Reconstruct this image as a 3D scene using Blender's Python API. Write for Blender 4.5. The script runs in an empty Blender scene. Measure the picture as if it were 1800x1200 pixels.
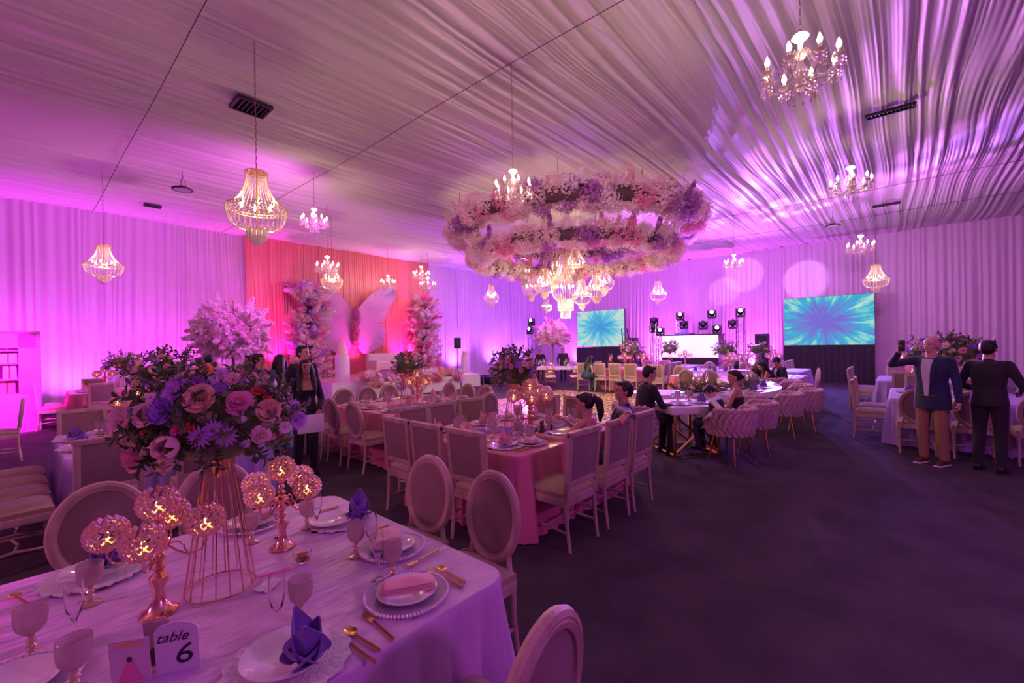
import bpy, bmesh, math, random
import numpy as np
from mathutils import Vector, Matrix, Euler
PI = math.pi
rnd = random.Random(7)
SC = bpy.context.scene
COL = SC.collection
R = math.radians
# ---------------------------------------------------------------- camera
YAW = R(41.5); ROLL = .0164; CZ = 1.75; HC = 5.87; FPX = 770.
cam = bpy.data.cameras.new('camera'); camo = bpy.data.objects.new('camera', cam); COL.objects.link(camo)
cam.sensor_width = 36; cam.lens = FPX / 1800 * 36; cam.shift_y = 4 / 1800
cam.clip_start = .05; cam.clip_end = 200
camo.matrix_world = Matrix.Translation((0, 0, CZ)) @ Matrix.Rotation(YAW - PI / 2, 4, 'Z') @ Matrix.Rotation(PI / 2, 4, 'X') @ Matrix.Rotation(-ROLL, 4, 'Z')
SC.camera = camo
RV = Vector((math.sin(YAW), -math.cos(YAW), 0)); DV = Vector((math.cos(YAW), math.sin(YAW), 0))
# ---------------------------------------------------------------- light set-up
SC.view_settings.view_transform = 'Standard'; SC.view_settings.look = 'None'
SC.view_settings.gamma = 1; SC.view_settings.use_curve_mapping = False
SC.view_settings.exposure = 0.0
w = bpy.data.worlds.new('hall_ambience'); SC.world = w; w.use_nodes = True
w.node_tree.nodes['Background'].inputs[0].default_value = (.60, .085, .66, 1)
w.node_tree.nodes['Background'].inputs[1].default_value = .23
LIGHTS = []
def light(kind, loc, energy, color, aim=None, size=.05, angle=60, blend=.5, gobo=None, name='light'):
    l = bpy.data.lights.new(name, kind); l.energy = energy; l.color = color
    if kind == 'AREA': l.size = size
    else: l.shadow_soft_size = size
    if kind == 'SPOT': l.spot_size = R(angle); l.spot_blend = blend
    o = bpy.data.objects.new(name, l); COL.objects.link(o); o.location = loc
    if aim is not None:
        o.rotation_euler = (Vector(aim) - Vector(loc)).to_track_quat('-Z', 'Y').to_euler()
    if gobo:
        l.use_nodes = True; nt = l.node_tree; em = nt.nodes['Emission']
        tc = nt.nodes.new('ShaderNodeTexCoord'); vo = nt.nodes.new('ShaderNodeTexVoronoi'); vo.feature = 'SMOOTH_F1'
        mp = nt.nodes.new('ShaderNodeMapping'); mp.inputs['Scale'].default_value = (gobo, gobo, gobo * 3.2)
        nt.links.new(tc.outputs['Normal'], mp.inputs[0]); nt.links.new(mp.outputs[0], vo.inputs['Vector'])
        vo.inputs['Scale'].default_value = 1
        rp = nt.nodes.new('ShaderNodeValToRGB'); rp.color_ramp.elements[0].position = .28; rp.color_ramp.elements[0].color = (1, 1, 1, 1)
        rp.color_ramp.elements[1].position = .48; rp.color_ramp.elements[1].color = (0, 0, 0, 1)
        nt.links.new(vo.outputs['Distance'], rp.inputs[0]); nt.links.new(rp.outputs[0], em.inputs['Strength'])
        em.inputs['Color'].default_value = (1, 1, 1, 1)
    return o
VIO = (.42, .10, 1.); MAG = (1., .05, .85); WARM = (1., .72, .42); PNK = (1., .35, .60); BLU = (.25, .12, 1.)
# washes of the lighting towers, and unseen lights added mid-hall and behind the camera
light('SPOT', (20.6, 9.6, 3.2), 2700, (.66, .10, 1.), (9, 8, 5.9), .1, 120, 1., name='wash_beam')
light('SPOT', (20.8, 4.9, 3.2), 2300, (.62, .12, 1.), (9, 1, 5.9), .1, 120, 1., name='wash_beam')
light('SPOT', (18.6, 15.2, 3.2), 2300, (.85, .10, 1.), (5, 10, 5.9), .1, 110, 1., name='wash_beam')
light('SPOT', (4.5, 8.5, 4.4), 850, (.86, .05, .95), (1.5, 17.7, 2.6), .1, 125, 1., name='wash_beam')  # from here: unseen mid-air spots added to brighten the curtained walls
light('SPOT', (15.0, 10.0, 4.4), 900, (.62, .12, 1.), (17.5, 17.7, 3.0), .1, 120, 1., name='wash_beam')
light('SPOT', (13.5, 7.5, 3.6), 1000, (.66, .10, 1.), (22.6, 8.5, 3.0), .1, 125, 1., name='wash_beam')
light('SPOT', (13.0, 0.5, 4.2), 800, (.80, .16, .90), (22.6, -1.5, 3.2), .1, 125, 1., name='wash_beam')
light('SPOT', (-3.5, -1.5, 4.6), 2600, (1., .42, .66), (10.8, 7.15, 4.7), .1, 30, .6, name='rear_hall_spot')  # unseen spot added behind the camera to lift the flower rings
light('SPOT', (20.8, 4.9, 3.4), 2200, (.80, .10, 1.), (12.5, 5.8, 4.6), .1, 34, .7, name='ring_beam')
light('POINT', (-4.5, 4.5, 3.4), 330, (1., .26, .62), None, .3, name='rear_hall_lamp')  # unseen pink fill added behind the camera for the foreground
light('POINT', (2.5, -5.0, 3.6), 320, (.78, .15, .95), None, .3, name='rear_hall_lamp')  # unseen violet fill, likewise added behind the camera
# ---------------------------------------------------------------- helpers
MATS = {}
def mat(name, col, rough=.5, metal=0., spec=.5, noise=None, bump=None, trans=0., emit=None, sheen=0., alpha=1., sss=0., aniso=0, coat=0.):
    if name in MATS: return MATS[name]
    m = bpy.data.materials.new(name); m.use_nodes = True; nt = m.node_tree; b = nt.nodes['Principled BSDF']
    b.inputs['Base Color'].default_value = (*col, 1); b.inputs['Roughness'].default_value = rough; b.inputs['Metallic'].default_value = metal
    b.inputs['Specular IOR Level'].default_value = spec; b.inputs['Transmission Weight'].default_value = trans
    b.inputs['Sheen Weight'].default_value = sheen; b.inputs['Alpha'].default_value = alpha; b.inputs['Coat Weight'].default_value = coat
    if emit: b.inputs['Emission Color'].default_value = (*emit[:3], 1); b.inputs['Emission Strength'].default_value = emit[3]; m.cycles.emission_sampling = 'NONE'
    tc = None
    if noise or bump: tc = nt.nodes.new('ShaderNodeTexCoord')
    if noise:     # (scale, second colour, (sx,sy,sz))
        n = nt.nodes.new('ShaderNodeTexNoise'); n.inputs['Scale'].default_value = noise[0]; n.inputs['Detail'].default_value = 6
        mp = nt.nodes.new('ShaderNodeMapping'); mp.inputs['Scale'].default_value = noise[2] if len(noise) > 2 else (1, 1, 1)
        nt.links.new(tc.outputs['Object'], mp.inputs[0]); nt.links.new(mp.outputs[0], n.inputs['Vector'])
        rp = nt.nodes.new('ShaderNodeValToRGB'); rp.color_ramp.elements[0].position = .38; rp.color_ramp.elements[1].position = .62
        rp.color_ramp.elements[0].color = (*col, 1); rp.color_ramp.elements[1].color = (*noise[1], 1)
        nt.links.new(n.outputs['Fac'], rp.inputs[0]); nt.links.new(rp.outputs[0], b.inputs['Base Color'])
    if bump:      # (scale, strength, (s))
        n = nt.nodes.new('ShaderNodeTexNoise'); n.inputs['Scale'].default_value = bump[0]; n.inputs['Detail'].default_value = 5
        mp = nt.nodes.new('ShaderNodeMapping'); mp.inputs['Scale'].default_value = bump[2] if len(bump) > 2 else (1, 1, 1)
        nt.links.new(tc.outputs['Object'], mp.inputs[0]); nt.links.new(mp.outputs[0], n.inputs['Vector'])
        bp = nt.nodes.new('ShaderNodeBump'); bp.inputs['Strength'].default_value = bump[1]; bp.inputs['Distance'].default_value = bump[3] if len(bump) > 3 else .02
        nt.links.new(n.outputs['Fac'], bp.inputs['Height']); nt.links.new(bp.outputs[0], b.inputs['Normal'])
    MATS[name] = m; return m
def mixmat(name, col, glossy=.3, rough=.15, thru=.5, glosscol=(1, 1, 1)):
    """thin see-through stuff (petals, sheer cloth, crystal drops): diffuse + translucent + a sheen of gloss"""
    if name in MATS: return MATS[name]
    m = bpy.data.materials.new(name); m.use_nodes = True; nt = m.node_tree; nt.nodes.remove(nt.nodes['Principled BSDF'])
    out = nt.nodes['Material Output']
    d = nt.nodes.new('ShaderNodeBsdfDiffuse'); t = nt.nodes.new('ShaderNodeBsdfTranslucent'); g = nt.nodes.new('ShaderNodeBsdfGlossy')
    d.inputs[0].default_value = (*col, 1); t.inputs[0].default_value = (*col, 1); g.inputs[0].default_value = (*glosscol, 1); g.inputs['Roughness'].default_value = rough
    a = nt.nodes.new('ShaderNodeMixShader'); a.inputs[0].default_value = thru; nt.links.new(d.outputs[0], a.inputs[1]); nt.links.new(t.outputs[0], a.inputs[2])
    b = nt.nodes.new('ShaderNodeMixShader'); b.inputs[0].default_value = glossy; nt.links.new(a.outputs[0], b.inputs[1]); nt.links.new(g.outputs[0], b.inputs[2])
    nt.links.new(b.outputs[0], out.inputs[0]); MATS[name] = m; return m

class MB:
    def __init__(s): s.v = []; s.f = []; s.m = []; s.cur = 0
    def add(s, vs, fs, mx=None):
        n = len(s.v)
        if mx is not None: vs = [mx @ Vector(v) for v in vs]
        s.v += [tuple(v) for v in vs]; s.f += [tuple(i + n for i in f) for f in fs]; s.m += [s.cur] * len(fs); return s
    def box(s, c, d, rz=0, mx=None, taper=1.):
        x, y, z = d[0] / 2, d[1] / 2, d[2] / 2
        vs = [(-x * taper, -y * taper, -z), (x * taper, -y * taper, -z), (x * taper, y * taper, -z), (-x * taper, y * taper, -z), (-x, -y, z), (x, -y, z), (x, y, z), (-x, y, z)]
        M = Matrix.Translation(c) @ Matrix.Rotation(rz, 4, 'Z')
        if mx is not None: M = M @ mx
        return s.add(vs, [(3, 2, 1, 0), (4, 5, 6, 7), (0, 1, 5, 4), (1, 2, 6, 5), (2, 3, 7, 6), (3, 0, 4, 7)], M)
    def tube(s, pts, r, n=8, closed=False, caps=True, flat=1.):
        pts = [Vector(p) for p in pts]; N = len(pts); rs = r if isinstance(r, (list, tuple)) else [r] * N
        rings = []; up = None
        for i, p in enumerate(pts):
            if closed: d = pts[(i + 1) % N] - pts[i - 1]
            else: d = pts[min(i + 1, N - 1)] - pts[max(i - 1, 0)]
            if d.length < 1e-9: d = Vector((0, 0, 1))
            d.normalize()
            if up is None: up = d.orthogonal().normalized() if abs(d.z) > .9 else (Vector((0, 0, 1)) - d * d.z).normalized()
            else:
                up = up - d * up.dot(d); up = up.normalized() if up.length > 1e-6 else d.orthogonal().normalized()
            sd = d.cross(up)
            rings.append([p + (up * math.cos(a) + sd * math.sin(a) * flat) * rs[i] for a in [2 * PI * k / n for k in range(n)]])
        vs = [v for rg in rings for v in rg]; fs = []
        for i in range(N if closed else N - 1):
            j = (i + 1) % N
            for k in range(n): fs.append((i * n + k, i * n + (k + 1) % n, j * n + (k + 1) % n, j * n + k))
        if caps and not closed: fs.append(tuple(range(n))[::-1]); fs.append(tuple((N - 1) * n + k for k in range(n)))
        return s.add(vs, fs)
    def lathe(s, prof, n=16, c=(0, 0, 0), mx=None, rib=0, ribn=0, arc=None):
        vs = []; fs = []; N = len(prof)
        for (r, z) in prof:
            for k in range(n):
                a = 2 * PI * k / n; rr = r * (1 + (rib * math.cos(ribn * a) if rib and r > .004 else 0))
                vs.append((c[0] + rr * math.cos(a), c[1] + rr * math.sin(a), c[2] + z))
        for i in range(N - 1):
            for k in range(n): fs.append((i * n + k, i * n + (k + 1) % n, (i + 1) * n + (k + 1) % n, (i + 1) * n + k))
        return s.add(vs, fs, mx)
    def ball(s, c, r, n=8, m=6, mx=None):
        r = (r, r, r) if not isinstance(r, (tuple, list)) else r
        vs = [(0, 0, r[2])]; fs = []
        for i in range(1, m):
            th = PI * i / m
            for k in range(n):
                a = 2 * PI * k / n; vs.append((r[0] * math.sin(th) * math.cos(a), r[1] * math.sin(th) * math.sin(a), r[2] * math.cos(th)))
        vs.append((0, 0, -r[2])); L = len(vs) - 1
        for k in range(n): fs.append((0, 1 + k, 1 + (k + 1) % n)); fs.append((L, 1 + (m - 2) * n + (k + 1) % n, 1 + (m - 2) * n + k))
        for i in range(m - 2):
            for k in range(n): fs.append((1 + i * n + k, 1 + (i + 1) * n + k, 1 + (i + 1) * n + (k + 1) % n, 1 + i * n + (k + 1) % n))
        M = Matrix.Translation(c)
        if mx is not None: M = M @ mx
        return s.add(vs, fs, M)
    def grid(s, fn, nu, nv, closeu=False):
        vs = [fn(i / nu, j / nv) for j in range(nv + 1) for i in range(nu + (0 if closeu else 1))]
        W = nu if closeu else nu + 1; fs = []
        for j in range(nv):
            for i in range(nu): fs.append((j * W + i, j * W + (i + 1) % W, (j + 1) * W + (i + 1) % W, (j + 1) * W + i))
        return s.add(vs, fs)
    def mesh(s, name, mats, smooth=True, bevel=0, seg=2, solid=0):
        me = bpy.data.meshes.new(name); me.from_pydata(s.v, [], s.f)
        for m in (mats if isinstance(mats, (list, tuple)) else [mats]): me.materials.append(m)
        if s.m and max(s.m) > 0: me.polygons.foreach_set('material_index', s.m)
        if bevel or solid:
            bm = bmesh.new(); bm.from_mesh(me)
            if bevel: bmesh.ops.bevel(bm, geom=[e for e in bm.edges if len(e.link_faces) == 2 and e.calc_face_angle(0) > .5], offset=bevel, segments=seg, affect='EDGES', profile=.6, clamp_overlap=True)
            if solid: bmesh.ops.solidify(bm, geom=bm.faces[:], thickness=solid)
            bm.to_mesh(me); bm.free()
        if smooth:
            me.polygons.foreach_set('use_smooth', [True] * len(me.polygons))
            try: me.set_sharp_from_angle(angle=R(42))
            except Exception: pass
        me.update(); return me
def link(name, me, parent=None, loc=(0, 0, 0), rot=(0, 0, 0), scale=(1, 1, 1)):
    o = bpy.data.objects.new(name, me); COL.objects.link(o); o.location = loc; o.rotation_euler = rot
    o.scale = scale if isinstance(scale, (tuple, list, Vector)) else (scale,) * 3
    if parent is not None: o.parent = parent; CH.setdefault(parent.name, []).append(o)
    return o
def tag(o, label, cat, group=None, kind=None):
    o['label'] = label; o['category'] = cat
    if group: o['group'] = group
    if kind: o['kind'] = kind
    return o
def thing(name, label, cat, loc=(0, 0, 0), rz=0, group=None, scale=1.):
    o = link(name, None, None, loc, (0, 0, rz), scale); o.empty_display_size = .1
    return tag(o, label, cat, group)
def struct(name, me, loc=(0, 0, 0), parent=None):
    o = link(name, me, parent, loc)
    if parent is None: o['kind'] = 'structure'
    return o
CH = {}
def dup(root, loc, rz=0, label=None, group=None, scale=None):
    def cp(o, par):
        c = o.copy(); COL.objects.link(c); c.parent = par
        if par is not None: CH.setdefault(par.name, []).append(c)
        for ch in CH.get(o.name, []): cp(ch, c)
        return c
    r = cp(root, None); r.location = loc; r.rotation_euler = (0, 0, rz)
    if scale is not None: r.scale = (scale,) * 3 if not isinstance(scale, (tuple, list)) else scale
    if label: r['label'] = label
    if group: r['group'] = group
    return r
class Stamp:
    """first use moves the prototype itself, later uses copy it"""
    def __init__(s, proto): s.p = proto; s.used = False
    def __call__(s, loc, rz=0, label=None, group=None, scale=None):
        if not s.used:
            s.used = True; o = s.p; o.location = loc; o.rotation_euler = (0, 0, rz)
            if scale is not None: o.scale = (scale,) * 3 if not isinstance(scale, (tuple, list)) else scale
            if label: o['label'] = label
            if group: o['group'] = group
            return o
        return dup(s.p, loc, rz, label, group, scale)
def ray(px, py):
    """the direction a measured image point looks along (depth 1)"""
    c, s = math.cos(ROLL), math.sin(ROLL); X = px - 900; Y = py - 604
    return RV * ((c * X - s * Y) / FPX) + DV + Vector((0, 0, -(s * X + c * Y) / FPX))
def at(px, py, t): return Vector((0, 0, CZ)) + ray(px, py) * t
def onz(px, py, z): d = ray(px, py); return Vector((0, 0, CZ)) + d * ((z - CZ) / d.z)
# ---------------------------------------------------------------- materials
M_carpet = mat('carpet', (.068, .054, .070), .95, spec=.12, noise=(2.2, (.092, .074, .09)), bump=(260, .35))
M_wall = mat('wall_paint', (.55, .5, .55), .9)
M_ceil = mixmat('ceiling_voile', (.80, .76, .78), .04, .5, .22)
M_sheer = mixmat('white_voile', (.82, .68, .84), .05, .45, .3)  # white cloth; lowered green puts the magenta wash into its colour
M_coral = mixmat('coral_satin', (.76, .20, .19), .10, .4, .15)
M_black = mat('black_paint', (.012, .012, .014), .5)
M_blackcloth = mat('black_drape', (.02, .018, .025), .8, sheen=.3)
M_gold = mat('brushed_gold', (.83, .53, .22), .25, 1.)
M_rose = mat('rose_gold', (.86, .47, .38), .18, 1.)
M_chrome = mat('chrome', (.75, .75, .78), .15, 1.)
M_wood = mat('whitewashed_oak', (.46, .33, .25), .55, noise=(9, (.62, .48, .38), (1, 1, .12)), bump=(60, .25, (1, 1, .15)))
M_linen = mat('taupe_linen', (.27, .17, .16), .85, sheen=.3, bump=(320, .25), noise=(4, (.31, .20, .18)))
M_cushion = mat('cushion_linen', (.42, .30, .21), .85, sheen=.3, bump=(320, .2))
M_velvet = mat('blush_velvet', (.58, .38, .38), .7, sheen=.8, bump=(90, .15))
M_cloth1 = mat('lavender_satin', (.64, .42, .72), .34, spec=.45, bump=(2.6, .75, (.8, 2.4, 1), .07), sheen=.2)
M_cloth2 = mat('rose_satin', (.68, .20, .30), .38, spec=.4, bump=(3.0, .6, (1, 1.8, 1), .05), sheen=.2)
M_cloth3 = mat('lilac_satin', (.46, .32, .74), .45, bump=(3.2, .5), sheen=.2)
M_white = mat('white_lacquer', (.82, .80, .82), .3)
M_whitecloth = mat('white_cloth', (.80, .76, .80), .8, bump=(6, .3))
M_china = mat('china', (.86, .84, .86), .12, spec=.6, coat=.4)
M_lace = mat('pearl_china', (.78, .74, .78), .3, bump=(90, .5))
M_glass = mat('clear_glass', (1, 1, 1), .03, trans=1.)
M_smoke = mat('ribbed_smoky_glass', (.86, .74, .70), .22, trans=.75)
M_nap_p = mat('rose_napkin', (.80, .42, .46), .5, bump=(14, .5), sheen=.3)
M_nap_v = mat('violet_napkin', (.20, .10, .44), .6, bump=(14, .4), sheen=.3)
M_flame = mat('candle_flame', (1, .6, .2), .5, emit=(1., .55, .18, 6))
M_bulb = mat('bulb', (1, .85, .6), .5, emit=(1., .80, .50, 11))
M_crys = mixmat('crystal', (.86, .78, .68), .40, .12, .5, (1, .97, .93))
M_wax = mixmat('ivory_wax', (.9, .84, .78), .1, .4, .5)
M_leaf = mat('leaf_green', (.085, .16, .045), .5, noise=(18, (.15, .22, .07)))
M_leaf2 = mat('olive_leaf', (.20, .26, .11), .55, noise=(20, (.30, .32, .16)))
M_stem = mat('stem_green', (.10, .14, .06), .6)
def petal(n, c): return mixmat('petal_' + n, c, .04, .5, .25)
P_pink = petal('pink', (.86, .33, .50)); P_blush = petal('blush', (.88, .62, .60)); P_cream = petal('cream', (.90, .76, .58)); P_lav = petal('lavender', (.62, .34, .78))
P_pur = petal('purple', (.34, .17, .66)); P_red = petal('red', (.82, .10, .08)); P_white = petal('white', (.88, .80, .80)); P_mag = petal('magenta', (.85, .10, .40)); P_or = petal('orange', (.88, .42, .16))
P_peach = petal('peach', (.90, .60, .44)); P_core = mat('flower_heart', (.30, .17, .10), .8); P_rpk = petal('rose_pink', (.80, .30, .42))
M_black_suit = mat('black_suit', (.014, .012, .018), .75, sheen=.2); M_navy = mat('navy_suit', (.010, .016, .07), .7, sheen=.3)
M_skin = mat('skin', (.56, .30, .21), .5, spec=.35); M_skin2 = mat('tan_skin', (.42, .215, .14), .5, spec=.35); M_skin3 = mat('fair_skin', (.66, .37, .29), .5, spec=.35)
M_hair = mat('black_hair', (.012, .009, .009), .42, bump=(60, .5, (1, 1, .15))); M_hairb = mat('brown_hair', (.06, .028, .018), .45, bump=(60, .5, (1, 1, .15))); M_hairg = mat('grey_hair', (.45, .42, .40), .6)
M_khaki = mat('khaki', (.33, .19, .10), .85, bump=(200, .2)); M_shirt = mat('pale_shirt', (.62, .58, .66), .8); M_shirtw = mat('white_shirt', (.78, .76, .80), .8, bump=(30, .2))
M_teal = mat('teal_satin', (.01, .13, .22), .4, sheen=.4); M_brown = mat('brown_leather', (.10, .04, .02), .5); M_eye = mat('eye', (.02, .015, .015), .2); M_lips = mat('lips', (.40, .09, .09), .4)
# ---------------------------------------------------------------- the room
LW = 17.7; RW = 22.6
def folds(a, b, seed, lo=.07, hi=.2, amp=.05):
    """profile of irregular soft cloth folds along a line"""
    r = random.Random(seed); k = [a - .3]; h = [0.]
    while k[-1] < b + .3:
        g = r.uniform(lo, hi); k += [k[-1] + g * r.uniform(.35, .65), 0]; k[-1] = k[-2] + g * .5
        h += [amp * r.uniform(.35, 1.), amp * r.uniform(-.1, .25)]
    k = np.array(k); h = np.array(h)
    def f(t):
        i = np.clip(np.searchsorted(k, t) - 1, 0, len(k) - 2); s = (t - k[i]) / (k[i + 1] - k[i]); s = s * s * (3 - 2 * s)
        return h[i] * (1 - s) + h[i + 1] * s
    return f
def np_grid(name, V, nu, nv, m, flip=False):
    me = bpy.data.meshes.new(name); me.vertices.add(len(V)); me.vertices.foreach_set('co', V.astype(np.float32).ravel())
    i = np.arange(nu - 1); j = np.arange(nv - 1); I, J = np.meshgrid(i, j); a = (J * nu + I).ravel()
    F = np.stack([a, a + 1, a + nu + 1, a + nu], 1)
    if flip: F = F[:, ::-1]
    me.loops.add(F.size); me.loops.foreach_set('vertex_index', F.ravel().astype(np.int32)); me.polygons.add(len(F))
    me.polygons.foreach_set('loop_start', np.arange(0, F.size, 4, dtype=np.int32)); me.polygons.foreach_set('use_smooth', np.ones(len(F), bool))
    me.update(calc_edges=True); me.materials.append(m); return me
fl = MB(); fl.box((7.3, 5, -.06), (33, 27.6, .12)); struct('floor', fl.mesh('floor', M_carpet, False))
# draped ceiling: long irregular folds of voile running along X
nx, ny = 64, 1900
xs = np.linspace(-8, RW, nx); ys = np.linspace(-8, LW, ny); X, Y = np.meshgrid(xs, ys)
wob = .10 * np.sin(X * .16 + Y * .7) + .035 * np.sin(X * .5 + Y * 1.9 + 1) + .012 * np.sin(X * 1.3 + Y * 3.1)
f1 = folds(-8, LW, 3, .10, .42, .085); f2 = folds(-8, LW, 4, .035, .10, .028)
Yw = Y + wob
gate = .55 + .45 * np.sin(Y * 1.7 + .4 * np.sin(X * .3)) * np.sin(Y * .9 + 2)
Z = HC - f1(Yw.ravel()).reshape(Y.shape) * (.5 + .5 * gate) - f2((Yw + .04 * np.sin(X)).ravel()).reshape(Y.shape) - .02 * np.sin(X * .9) * np.sin(Y * 1.3)
struct('ceiling', np_grid('ceiling', np.stack([X, Y, Z], -1).reshape(-1, 3), nx, ny, M_ceil, True))
wb = MB(); wb.box((7.3, LW + .2, HC / 2), (31, .1, HC)); struct('wall_left', wb.mesh('wall_left', M_wall, False))
wb = MB(); wb.box((RW + .2, 4.9, HC / 2), (.1, 26, HC)); struct('wall_right', wb.mesh('wall_right', M_wall, False))
# thin dark cables that hold the ceiling voile, along Y
for i, (x, z) in enumerate([(1.5, HC - .10), (4.75, HC - .10), (15.4, HC - .10), (18.7, HC - .10)]):
    m = MB(); m.tube([(x, y, z - .02 * math.sin(y * .9)) for y in np.linspace(-7, LW - .05, 30)], .006, 5); struct('trim_%d' % (i + 1), m.mesh('cable', mat('cable', (.08, .05, .06), .7)))
def curtain(name, label, a, b, wall, seed, m, lo=.06, hi=.16, amp=.06, off=.0, z0=.015, z1=HC - .04, splay=0., group='curtain panels round the hall walls'):
    L = b - a; nu = int(L / .022) + 2; nv = 14; f = folds(a, b, seed, lo, hi, amp); f2 = folds(a, b, seed + 50, .5, 1.1, amp * 1.6)
    t = np.linspace(a, b, nu); v = np.linspace(0, 1, nv); T, Vv = np.meshgrid(t, v)
    c = (a + b) / 2; wv = .03 * np.sin(Vv * 3 + T * 1.3) + splay * (T - c) * (1 - Vv)
    D = f((T + .04 * np.sin(Vv * 2.2 + T)).ravel()).reshape(T.shape) * (1.05 - .4 * Vv) + f2(T.ravel()).reshape(T.shape) * (1 - Vv)
    Zc = z0 + (z1 - z0) * Vv + (.05 * np.abs(np.sin((T - a) * 5.2)) * (Vv > .99))
    if wall == 'L': V3 = np.stack([T + wv, LW - off - D, Zc], -1)
    else: V3 = np.stack([RW - off - D, T + wv, Zc], -1)
    o = link(name, np_grid(name, V3.reshape(-1, 3), nu, nv, m, wall == 'R')); tag(o, label, 'curtain', group); return o
ords = ['first', 'second', 'third', 'fourth', 'fifth', 'sixth', 'seventh', 'eighth', 'ninth', 'tenth', 'eleventh', 'twelfth']
for i, (a, b) in enumerate([(-8, -3.1), (-3.15, -.35), (-.45, 1.75), (1.7, 3.6), (3.5, 5.55)]):
    curtain('curtain', 'sheer white floor-length curtain, %s left of the coral backdrop' % ['fifth', 'fourth', 'third', 'second', 'first'][i], a, b, 'L', 20 + i, M_sheer, .08, .3 if i < 4 else .14, .07, .02 * (i % 2) + .02, splay=.03)
curtain('backdrop', 'wide pleated coral satin backdrop behind the butterfly wings', 5.45, 13.65, 'L', 31, M_coral, .06, .15, .075, .12, group='stage backdrop')
for i, (a, b) in enumerate([(13.6, 15.7), (15.6, 17.7), (17.6, 20.0), (19.9, 22.6)]):
    curtain('curtain', 'sheer white curtain panel, %s right of the coral backdrop' % ords[i], a, b, 'L', 40 + i, M_sheer, .09, .22, .06, .03 * (i % 2))
rp = [(-8, -3.4), (-3.5, -.9), (-.95, 1.2), (1.1, 3.3), (3.2, 5.2), (5.1, 7.4), (7.3, 9.7), (9.6, 11.6), (11.5, 13.6), (13.5, 15.6), (15.5, 17.7)]
for i, (a, b) in enumerate(rp):
    curtain('curtain', 'pleated white curtain on the screen wall, %s panel from the corner' % ords[10 - i], a, b, 'R', 60 + i, M_sheer, .10, .28, .055, .03 * (i % 2))
# ceiling vents and hanging bay lights
def vent(x, y, dx, dy, n, label):
    t = thing('ceiling_vent', label, 'vent', (x, y, HC - .12), 0, 'air vents in the draped ceiling')
    m = MB(); m.box((0, dy / 2, 0), (dx, .03, .05)); m.box((0, -dy / 2, 0), (dx, .03, .05)); m.box((dx / 2, 0, 0), (.03, dy, .05)); m.box((-dx / 2, 0, 0), (.03, dy, .05)); link('frame', m.mesh('frame', M_black, False), t)
    m = MB(); m.box((0, 0, .03), (dx - .02, dy - .02, .01)); link('duct', m.mesh('duct', mat('dark_duct', (.004, .004, .005), .9), False), t)
    m = MB(); 
    if dy >= dx: m.box((0, 0, 0), (dx - .03, .012, .03), 0, Matrix.Rotation(.5, 4, 'X'))
    else: m.box((0, 0, 0), (.012, dy - .03, .03), 0, Matrix.Rotation(.5, 4, 'Y'))
    me = m.mesh('slat', mat('dark_metal', (.03, .03, .035), .4, .8), False)
    for i in range(n):
        s = -.5 + (i + .5) / n
        link('slat', me, t, (0, s * dy, 0) if dy >= dx else (s * dx, 0, 0))
vent(2.62, 8.02, .50, .46, 7, 'square black ceiling vent behind the large crystal basket chandelier')
vent(2.55, 15.55, .36, .14, 6, 'small dark slot vent in the ceiling near the left wall')
vent(10.28, .08, .14, .66, 12, 'long dark slot vent above the right of the hall')
vent(17.4, .25, .12, .62, 12, 'narrow dark slot vent nearest the screen wall')
def baylight(x, y, z, label):
    t = thing('bay_light', label, 'ceiling light', (x, y, z), 0, 'unlit hanging bay lights')
    m = MB(); m.lathe([(0, .07), (.07, .07), (.09, .03), (.2, .02), (.21, 0), (.20, -.02), (.17, -.015), (0, -.01)], 20); link('housing', m.mesh('housing', M_black), t)
    m = MB(); m.lathe([(0, -.012), (.165, -.016), (.165, -.02), (0, -.02)], 20); link('lens', m.mesh('lens', mat('dead_lens', (.35, .33, .36), .3)), t)
    m = MB(); [m.tube([(.08 * math.cos(a), .08 * math.sin(a), .06), (0, 0, .32)], .005, 5) for a in (0, 2.1, 4.2)]; m.tube([(0, 0, .32), (0, 0, HC - z)], .006, 5); link('hanger', m.mesh('hanger', M_black), t)
baylight(2.56, 12.3, 5.42, 'black unlit bay light hanging near the left wall')
baylight(17.3, 1.55, 5.35, 'black unlit bay light hanging above the right screen')
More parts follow.
